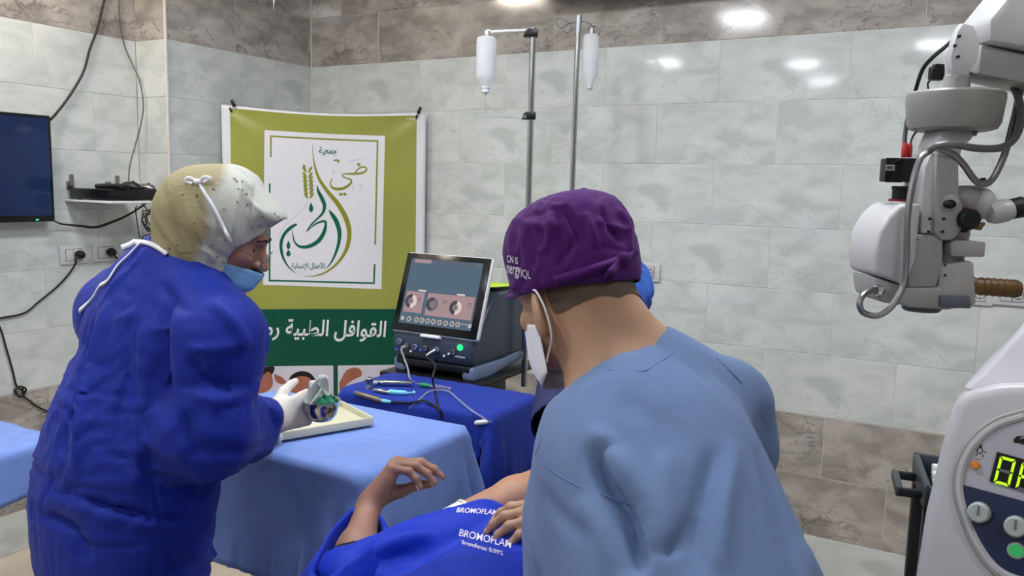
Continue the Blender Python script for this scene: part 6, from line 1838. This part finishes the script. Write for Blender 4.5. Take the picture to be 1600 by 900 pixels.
# carrier arm below the disc
pprism('carrier_bracket', [(1458, 203), (1506, 203), (1504, 220), (1490, 228), (1484, 252), (1450, 252), (1447, 228)], SY, .07, 'scope_light', .006)
pprism('carrier', [(1447, 240), (1482, 246), (1483, 300), (1490, 330), (1488, 356), (1474, 374), (1455, 374), (1443, 362), (1444, 300)], SY - .02, .075, 'scope_grey', .007)
pprism('carrier_side', [(1427, 262), (1436, 240), (1448, 240), (1446, 300), (1444, 364), (1421, 364), (1422, 310)], SY - .005, .085, 'scope_light', .007)
for x, y in ((1452, 342), (1474, 342), (1450, 362), (1472, 362)): MB().lathe([(.0026, 0), (.0026, .003)], M(x, y, -.0585), -YA, 10).build('screw', 'black_plastic', mic)
# lamp housing and optics block
pprism('lamp_housing', [(1399, 316), (1404, 332), (1399, 380), (1391, 440), (1346, 424), (1344, 396), (1351, 360), (1366, 335), (1384, 318)], SY, .12, 'scope_light', .014, None, 3)
pprism('housing_foot', [(1347, 428), (1392, 441), (1392, 472), (1366, 468), (1352, 460)], SY, .10, 'scope_grey', .006)
pprism('housing_trim', [(1402, 318), (1418, 318), (1410, 400), (1396, 440), (1389, 440)], SY - .02, .10, 'scope_light', .004)
pprism('optics_block', [(1410, 364), (1452, 364), (1452, 410), (1442, 444), (1398, 444), (1402, 400)], SY, .10, 'scope_grey', .005)
pprism('lower_block', [(1384, 444), (1446, 444), (1446, 410), (1498, 404), (1502, 470), (1460, 478), (1400, 474), (1382, 466)], SY + .0, .105, 'scope_grey', .006)
pprism('objective_block', [(1457, 458), (1502, 458), (1505, 479), (1456, 477)], SY - .03, .06, 'scope_dark', .004)
b = MB(); b.lathe([(.030, -.014), (.034, -.010), (.034, 0)], M(1440, 474), Z, 24); b.build('objective_lens', 'scope_dark', mic)
pprism('beam_splitter', [(1467, 378), (1474, 373), (1522, 376), (1520, 399), (1468, 398)], SY - .01, .08, 'scope_grey', .004)
b = MB(); b.lathe([(.030, 0), (.030, .03)], M(1478, 410), Z, 24); b.build('turret', 'scope_grey', mic)
b = MB(); b.lathe([(.024, 0), (.026, .01), (.026, .025)], M(1490, 376, .0), Z, 24); b.build('turret', 'scope_grey', mic)
for x, y in ((1421, 374), (1432, 374), (1427, 394), (1476, 414), (1476, 430)): MB().lathe([(.002, 0), (.002, .003)], M(x, y, -.0535), -YA, 8).build('screw', 'black_plastic', mic)
# binocular tube to the right
b = MB(); b.ell(M(1530, 318, -.01), (.027, .034, .030), None, 20); b.build('prism_housing', 'scope_light', mic)
b = MB(); b.lathe([(.020, 0), (.026, .008), (.027, .040), (.022, .05)], M(1488, 312, -.01), XA, 22); b.build('tube_neck', 'scope_grey', mic)
for dy in (-.034, .034):
    e0, e1, e2 = M(1545, 326, dy), M(1578, 340, dy), M(1572, 330, dy)
    b = MB(); b.lathe([(.018, 0), (.022, .01), (.021, .03), (.017, .042)], M(1545, 333, dy), nrm((.94, 0, .18)), 20); b.build('eyepiece_tube', 'scope_light', mic)
    b = MB(); b.lathe([(.014, 0), (.0185, .006), (.019, .026), (.0165, .030), (.0175, .045), (.013, .046)], M(1574, 328, dy), nrm((.96, 0, .22)), 20); b.build('eyecup', 'black_rubber', mic)
MB().ell(M(1484, 319, -.066), (.0115, .010, .008), None, 14).build('fine_knob', 'black_rubber', mic)
b = MB(); b.lathe([(.013, 0), (.0145, .004), (.0145, .006)], M(1482, 316, -.055), -YA, 18); b.build('knob_boss', 'scope_light', mic)
b = MB(); b.lathe([(.016, 0), (.0195, .003), (.0195, .008)], M(1505, 341, -.040), -YA, 24); b.build('knob_ring', 'ring_red', mic)
b = MB(); b.lathe([(.016, 0), (.0185, .004), (.0185, .022), (.015, .026)], M(1506, 342, -.048), -YA, 24); b.build('focus_knob', 'black_rubber', mic)
MB().lathe([(.0055, 0), (.006, .012), (.004, .014)], M(1503, 358, -.045), -YA, 12).build('small_knob', 'black_rubber', mic)
b = MB(); b.tube([M(1524, 346, -.03), M(1531, 355, -.03)], .0022, 8); b.ell(M(1531, 354, -.03), (.0055, .005, .007), None, 10); b.ell(M(1526, 356, -.03), (.004, .004, .004), None, 8); b.ell(M(1536, 350, -.03), (.004, .004, .004), None, 8); b.build('clamp_screw', 'brass', mic)
b = MB(); b.tube([M(1536, 290, -.01), M(1536, 281, -.01)], .0022, 8); b.box(M(1536, 280, -.01), (.008, .008, .005), None, .001); b.build('thumb_screw', 'black_plastic', mic)
# sterile grip
gdir = nrm(at(1590, 452, SY - .03) - at(1505, 446, SY - .03)); gL = (at(1590, 452, SY - .03) - at(1512, 446, SY - .03)).length
b = MB(); b.lathe([(.011, -.012), (.012, .004)], M(1512, 446, -.03), gdir, 18); b.build('grip_stem', 'scope_dark', mic)
b = MB(); b.lathe([(.014, 0), (.0185, .002), (.0185, .006), (.0145, .010), (.0155, .02), (.0165, gL * .95), (.015, gL), (.006, gL)], M(1513, 446, -.03), gdir, 24); b.build('handle_grip', 'amber_grip', mic)
for k in range(6):
    b = MB(); q = M(1513, 446, -.03) + gdir * (.022 + k * .012); b.lathe([(.0150, -.001), (.0170, 0), (.0150, .001)], q, gdir, 24); b.build('grip_rib', 'amber_grip', mic)
# video camera on top of the optics
vc = thing('video_camera', at(1405, 313, SY - .0), 'black cube video camera with red plugs on the microscope', 'camera')
MB().box(M(1406, 266), (46 * KP, .046, 36 * KP), None, .003).build('camera_body', 'black_plastic', vc)
MB().box(M(1397, 266, -.0252), (26 * KP, .002, 37 * KP), None, .0006).build('side_plate', 'bezel_black', vc)
MB().box(M(1391, 262, -.0262), (14 * KP, .0012, 9 * KP), None, .0004).build('label_plate', 'scope_grey', vc)
v, f = text_mesh('MIX', .0072, 0, bold=.0002); mesh_obj('label_lettering', [M(1391, 262, -.0270) + XA * p.x + Z * p.y for p in v], f, 'black_plastic', vc, False)
b = MB(); b.lathe([(.0175, 0), (.0175, .003), (.0135, .004), (.0135, .020), (.015, .021), (.015, .027)], M(1405, 314), Z, 22); b.build('lens_mount', 'black_plastic', vc)
b = MB(); b.lathe([(.0185, -.002), (.0185, .002)], M(1405, 313), Z, 22); b.build('mount_ring', 'ring_red', vc)
for x, w_ in ((1413, .006), (1421, .004)):
    b = MB(); b.lathe([(w_ * .9, 0), (w_, .003), (w_, .018), (w_ * .6, .026)], M(x, 246), Z, 12); b.build('cable_plug', 'red_plug', vc)
MB().tube([M(1413, 228), M(1414, 212, .02), M(1417, 190, .07), M(1422, 168, .11), M(1428, 150, .11), M(1440, 112, .08), M(1455, 92, .05), M(1476, 74, .04), M(1492, 60, .05)], .0038, 8, True, 6).build('camera_cable', 'cable_black', vc)
MB().tube([M(1421, 232), M(1426, 214, .01), M(1436, 200, .05), M(1446, 178, .11), M(1452, 150, .11), M(1450, 130, .08), M(1462, 120, .06)], .0018, 8, True, 6).build('camera_cable', 'cable_black', vc)
b = MB(); b.box(M(1463, 115, .05), (.026, .018, .026), None, .005); b.box(M(1466, 106, .045), (.02, .014, .014), None, .004); b.build('cable_box', 'black_plastic', vc)
# light guide: armoured hose from the lamp housing up to the arm
lg = [M(1370, 453, -.055), M(1362, 453, -.07), M(1348, 462, -.085), M(1343, 476, -.09), M(1350, 489, -.09), M(1372, 493, -.09), M(1394, 478, -.09), M(1411, 446, -.088), M(1416, 400, -.088), M(1418, 340, -.085), M(1426, 285, -.08), M(1438, 248, -.07), M(1452, 236, -.06)]
MB().tube(lg, .0056, 10, True, 7).build('light_guide', 'dull_steel', mic)
mat('hose_grey', (92, 94, 96), 0.4, noise=0.06)
b = MB(); b.lathe([(.010, 0), (.011, .004), (.009, .008), (.0075, .016)], M(1371, 453, -.045), -YA, 16); b.build('guide_plug', 'steel', mic)
MB().tube([M(1450, 237, -.06), M(1464, 228, -.07), M(1490, 226, -.08), M(1530, 232, -.08), M(1566, 230, -.07), M(1588, 212, -.05), M(1596, 180, -.03), M(1590, 150, .0), M(1580, 130, .03)], .0066, 10, True, 7).build('grey_hose', 'hose_grey', mic)
MB().tube([M(1466, 232, -.06), M(1488, 240, -.06), M(1506, 258, -.05), M(1522, 280, -.04), M(1536, 288, -.04), M(1552, 278, -.04), M(1570, 240, -.04), M(1582, 195, -.02), M(1592, 150, .02), M(1598, 120, .04)], .0060, 10, True, 7).build('light_guide', 'dull_steel', mic)

# ================================================================== microscope stand with its control console
mat('console_white', (176, 175, 180), 0.38, noise=0.02)
mat('console_navy', (20, 36, 70), 0.35, noise=0.05)
mat('console_panel', (168, 169, 180), 0.4, noise=0.02)
mat('lime_digit', (30, 40, 10), 0.4, noise=0, emis=(190, 255, 20), estr=0.62)
mat('orange_led', (190, 120, 50), 0.3, noise=0, emis=(240, 130, 20), estr=0.05)
mat('green_key', (50, 170, 90), 0.4, noise=0.05, emis=(40, 190, 90), estr=0.10)
mat('knob_grey', (160, 168, 166), 0.4, noise=0.03)
cu = nrm((.80, -.60, 0)); cn = nrm((-.60, -.80, 0))                # console front: along, outwards
cpt = at(1550, 760, .95)
cb_ = nrm(cn * 1.0 + Z * .25); cz_ = nrm(cb_.cross(cu));  cz_ = cz_ if cz_.z > 0 else -cz_       # the face leans back a little
def cpx(x, y, o=0.0):
    d = ray(x, y); t = ((cpt + cb_ * o) - CAM).dot(cb_) / d.dot(cb_)
    return CAM + d * t
con = thing('microscope_stand', Vector((cpt.x, cpt.y, 0)) + cu * .15 - cn * .1, 'white microscope stand with lime digits on its control console at the lower right', 'console')
def cl(p): r = p - cpt; return (r.dot(cu), r.dot(cz_))
outl = [(1424, 930), (1444, 800), (1468, 700), (1488, 632), (1500, 608)]
oo = [cl(cpx(x, y)) for x, y in outl]
tl_ = [cl(cpx(x, y)) for x, y in [(1560, 598), (1640, 594), (1720, 600)]]
wd_ = .34
L0 = oo[0][0]
full = oo + [(p[0], p[1]) for p in tl_] + [(oo[-1][0] + wd_ - .01, oo[-1][1] - .03), (oo[0][0] + wd_ + .03, oo[0][1])]
MB().prism([(p[0], p[1]) for p in full], .26, cpt - cb_ * .13, (cu, -cb_, cz_), .016, 3).build('console_body', 'console_white', con)
# sloping hood on top
bl_ = cpx(1499, 610, -.006); br2 = bl_ + cu * (wd_ + .0)
t_l = at(1602, 505, 1.03); t_r = t_l + cu * (wd_ - .14)
hp2 = []
for k_, (a_, z_) in enumerate(((0, 0), (.30, .24), (.62, .58), (.90, .92), (1, 1))):
    l_ = bl_.lerp(t_l, a_); r_2 = br2.lerp(t_r, a_); l_.z = bl_.z + (t_l.z - bl_.z) * z_; r_2.z = l_.z
    bk = .25 - .03 * a_
    hp2.append([l_ + cb_ * 0, r_2 + cb_ * 0, r_2 - cn * bk, l_ - cn * bk])
b_ = bmesh.new(); vv_ = [[b_.verts.new(p) for p in r_] for r_ in hp2]
for i in range(len(vv_) - 1):
    for j in range(4): b_.faces.new((vv_[i][j], vv_[i][(j + 1) % 4], vv_[i + 1][(j + 1) % 4], vv_[i + 1][j]))
b_.faces.new(vv_[0][::-1]); b_.faces.new(vv_[-1]); bmesh.ops.recalc_face_normals(b_, faces=b_.faces)
bmesh.ops.bevel(b_, geom=[e for e in b_.edges if e.calc_face_angle(0) > .5], offset=.014, segments=3, affect='EDGES', profile=.5, clamp_overlap=True)
MB().bm(b_).build('console_hood', 'console_white', con)
# recessed egg-shaped panel with a raised rim
eg = [(1600, 655), (1562, 667), (1531, 690), (1510, 722), (1503, 760), (1511, 800), (1530, 845), (1560, 884), (1600, 902), (1650, 905), (1700, 880), (1730, 830), (1738, 770), (1728, 715), (1700, 675), (1650, 655)]
E1 = catmull([Vector((x, y, 0)) for x, y in eg + eg[:1]], 5)[:-1]
ring = [cpx(p.x, p.y, .004) for p in E1]
cc_ = sum(ring, Vector()) / len(ring)
MB().tube([cc_ + (p - cc_) * 1.045 for p in ring] + [cc_ + (ring[0] - cc_) * 1.045], .0052, 8, False).build('panel_rim', 'console_white', con)
MB().tube([cc_ + (p - cc_) * 1.10 for p in ring] + [cc_ + (ring[0] - cc_) * 1.10], .0040, 8, False).build('panel_rim', 'scope_disc', con)
def flat(name, pts, material, o, parent=con):
    v = [cpx(x, y, o) for x, y in pts] + [cpx(x, y, o - .004) for x, y in pts]; n = len(pts)
    f = [tuple(range(n)), tuple(range(2 * n - 1, n - 1, -1))] + [(i, i + n, (i + 1) % n + n, (i + 1) % n) for i in range(n)]
    return mesh_obj(name, v, f, material, parent, False)
flat('panel', [(p.x, p.y) for p in E1], 'console_panel', .003)
sl = lambda x: 757 + (x - 1503) * .27
lowp = [(p.x, p.y) for p in E1 if p.y > sl(p.x) + 1]
i0 = min(range(len(lowp)), key=lambda i: lowp[i][0] + lowp[i][1] * 1e-3 + (0 if lowp[i][1] < 790 else 50)); lowp = lowp[i0:] + lowp[:i0]
flat('navy_field', [(1504, sl(1504))] + lowp + [(1735, min(sl(1735), 835))], 'console_navy', .0045)
flat('display', [(1558, 706), (1700, 745), (1688, 795), (1546, 752)], 'bezel_black', .0060)
def seg7(x, y, segs, w=25, h=42, sx=-.26, sy=.27):
    """seven-segment digit; x, y its upper left corner"""
    def q(u_, v_): return (x + u_ * w + v_ * h * sx, y + v_ * h + u_ * w * sy)
    t, g = .17, .05; k = t * w / h
    S = {'a': [(g, 0), (1 - g, 0), (1 - t - g, k), (t + g, k)], 'd': [(t + g, 1 - k), (1 - t - g, 1 - k), (1 - g, 1), (g, 1)], 'g': [(t, .5 - k * .55), (1 - t, .5 - k * .55), (1 - t, .5 + k * .55), (t, .5 + k * .55)],
         'f': [(0, g * .7), (t, k + g * .7), (t, .5 - g), (0, .5 - g * .3)], 'e': [(0, .5 + g * .3), (t, .5 + g), (t, 1 - k - g * .7), (0, 1 - g * .7)],
         'b': [(1 - t, k + g * .7), (1, g * .7), (1, .5 - g * .3), (1 - t, .5 - g)], 'c': [(1 - t, .5 + g), (1, .5 + g * .3), (1, 1 - g * .7), (1 - t, 1 - k - g * .7)]}
    for k_ in 'abcdefg':
        flat('digit_segment', [q(*p) for p in S[k_]], 'lime_digit' if k_ in segs else 'scope_dark', .0072 if k_ in segs else .0066)
seg7(1563, 712, 'abcdef'); seg7(1597, 722, 'aefg'); seg7(1631, 731, 'aefg')
for x, y in ((1531, 800), (1588, 822), (1645, 842)):
    b = MB(); c = cpx(x, y, .005); b.lathe([(.0125, 0), (.012, .016), (.010, .019)], c, cb_, 20); b.build('knob', 'knob_grey', con)
    MB().box(c + cb_ * .020 + cz_ * .003, (.0018, .0012, .011), (cu, cb_, cz_)).build('knob_mark', 'scope_dark', con)
b = MB(); b.lathe([(.0095, 0), (.0095, .003)], cpx(1588, 860, .004), cb_, 20); b.build('key_ring', 'knob_grey', con)
b = MB(); b.lathe([(.0072, 0), (.0072, .005)], cpx(1588, 860, .004), cb_, 20); b.build('green_key', 'green_key', con)
b = MB(); b.lathe([(.0055, 0), (.005, .004), (.003, .006)], cpx(1524, 727, .003), cb_, 18); b.build('warning_light', 'orange_led', con)
# lamp symbol, warning text and maker's mark
for p0, p1 in (((1524, 703), (1521, 703)), ((1526, 697), (1524, 695)), ((1538, 706), (1541, 707)), ((1527, 709), (1525, 712)), ((1535, 711), (1536, 714))):
    MB().tube([cpx(*p0, .0036), cpx(*p1, .0036)], .0005, 5).build('lamp_symbol', 'bezel_black', con)
rr_ = [cpx(1531 + 4.5 * math.cos(a), 704 + 4.5 * math.sin(a), .0036) for a in np.linspace(0, 2 * PI, 13)]
MB().tube(rr_, .0005, 5, False).build('lamp_symbol', 'bezel_black', con)
MB().tube([cpx(1532, 699, .0036), cpx(1533, 695, .0036)], .0012, 6).build('lamp_symbol', 'bezel_black', con)
for x, y in ((1527, 714), (1531, 738)): flat('small_print', [(x - 5, y), (x + 6, y + 2.6), (x + 6, y + 4.2), (x - 5, y + 1.6)], 'knob_grey', .0042)
flat('maker_mark', [(1583, 687), (1588, 682), (1599, 681), (1592, 686), (1604, 687), (1600, 692), (1590, 692), (1585, 692)], 'bezel_black', .0042)
flat('maker_mark', [(1588, 688), (1606, 683), (1612, 687), (1600, 690), (1606, 694), (1596, 694)], 'bezel_black', .0046)
# stand: column, mast and base (below and beside the frame)
base_c = Vector((cpt.x, cpt.y, 0)) + cu * .16 - cn * .16
zb_ = cpx(1424, 930).z
MB().box(base_c + Z * ((zb_ + .02) / 2 + .05), (.24, .20, zb_ - .06), (cu, cn, Z), .03, 3).build('pedestal', 'console_white', con)
MB().box(base_c + Z * .07, (.56, .56, .07), (cu, cn, Z), .03, 3).build('base', 'console_white', con)
for a in (-1, 1):
    for c in (-1, 1): MB().lathe([(.012, -.014), (.034, -.012), (.036, 0), (.034, .012), (.012, .014)], base_c + cu * (.24 * a) + cn * (.24 * c) + Z * .036, cu, 16).build('caster', 'black_rubber', con)
mast = base_c + cu * .07 - cn * .03
zt_ = M(1690, 20).z
MB().tube([Vector((mast.x, mast.y, .9)), Vector((mast.x, mast.y, zt_ + .08))], .036, 24).build('mast', 'scope_light', con)
e_ = at(1690, 40, SY)
MB().box((Vector((mast.x, mast.y, zt_)) + Vector((e_.x, e_.y, zt_))) / 2, ((Vector((mast.x, mast.y, 0)) - Vector((e_.x, e_.y, 0))).length + .08, .09, .11), (nrm(Vector((e_.x - mast.x, e_.y - mast.y, 0))), nrm(Vector((-(e_.y - mast.y), e_.x - mast.x, 0))), Z), .02, 3).build('swing_arm', 'scope_light', con)

# ================================================================== black cart behind the stand
ct = nrm((.357, .934, 0)); cs = nrm((.934, -.357, 0))
q0 = at(1427, 706, 1.95); ctz = q0.z
cart = thing('utility_cart', Vector((q0.x, q0.y, 0)), 'black utility cart with a tray beside the microscope stand', 'cart')
Lc, Wc, Hc = .26, .40, .05
mat('cart_black', (26, 28, 31), 0.42, noise=0.08)
mat('cart_grey', (58, 64, 68), 0.42, noise=0.06)
o0 = q0 - ct * Lc
MB().box(o0 + ct * Lc / 2 + cs * Wc / 2 - Z * (Hc + .003), (Wc, Lc, .006), (cs, ct, Z), .002).build('tray_floor', 'cart_black', cart)
for c, sz in ((o0 + ct * Lc / 2 + cs * .007 - Z * Hc / 2, (.014, Lc, Hc)), (o0 + ct * Lc / 2 + cs * (Wc - .007) - Z * Hc / 2, (.014, Lc, Hc)), (o0 + ct * .007 + cs * Wc / 2 - Z * Hc / 2, (Wc, .014, Hc)), (o0 + ct * (Lc - .007) + cs * Wc / 2 - Z * Hc / 2, (Wc, .014, Hc))):
    MB().box(c, sz, (cs, ct, Z), .004).build('tray_wall', 'cart_grey', cart)
hz_ = Z * -.035
ha_, hb2 = o0 + ct * .05 - cs * .045 + hz_, o0 + ct * .17 - cs * .045 + hz_
MB().box((ha_ + hb2) / 2, (.016, .13, .024), (cs, ct, Z), .005).build('handle_bar', 'cart_grey', cart)
for p in (ha_, hb2): MB().box(p + cs * .022, (.05, .014, .020), (cs, ct, Z), .004).build('handle_arm', 'cart_black', cart)
for a, c in ((.02, .02), (.02, Wc - .02), (Lc - .02, .02), (Lc - .02, Wc - .02)):
    MB().box(o0 + ct * a + cs * c + Z * (-ctz + (ctz - Hc) / 2 + .03), (.036, .036, ctz - Hc - .06), (cs, ct, Z), .006).build('post', 'cart_black', cart)
    MB().lathe([(.010, -.012), (.03, -.011), (.031, 0), (.03, .011), (.010, .012)], o0 + ct * a + cs * c + Z * (-ctz + .032), cs, 14).build('caster', 'black_rubber', cart)
MB().box(o0 + ct * Lc / 2 + cs * Wc / 2 + Z * (-ctz + .30), (Wc, Lc, .03), (cs, ct, Z), .006).build('lower_shelf', 'cart_black', cart)
for k in range(3):
    o = MB().box(o0 + ct * (.07 + .055 * k) + cs * (.075 + .006 * k) - Z * (.022 - .003 * k), (.10, .045, .030), (nrm(cs + ct * .15 * k), nrm(ct - cs * .15 * k), Z), .003).build('packet', 'white_plastic')
    tag(o, ['small white packet nearest the front of the cart tray', 'small white packet in the middle of the cart tray', 'small white packet at the back of the cart tray'][k], 'packet', 'packets in the cart tray')

# ================================================================== air conditioner above the back wall's top edge
s_a, s_b = onback(862, 10).dot(U), onback(1225, 10).dot(U)
acz = 2.39
ac = thing('air_conditioner', sn((s_a + s_b) / 2, DB - .11, acz), 'white wall air conditioner high on the back wall', 'air conditioner')
MB().prism([(0, 0), (-.16, .0), (-.21, .05), (-.215, .24), (-.19, .27), (0, .27)], abs(s_b - s_a), sn((s_a + s_b) / 2, DB - .002, acz), (N, -U, Z), .012, 3).build('casing', 'white_plastic', ac)
for k in range(2): MB().box(sn((s_a + s_b) / 2, DB - .10 - .05 * k, acz - .004), (abs(s_b - s_a) - .1, .04, .006), (U, N, Z), .002).build('louver', 'scope_dark', ac)
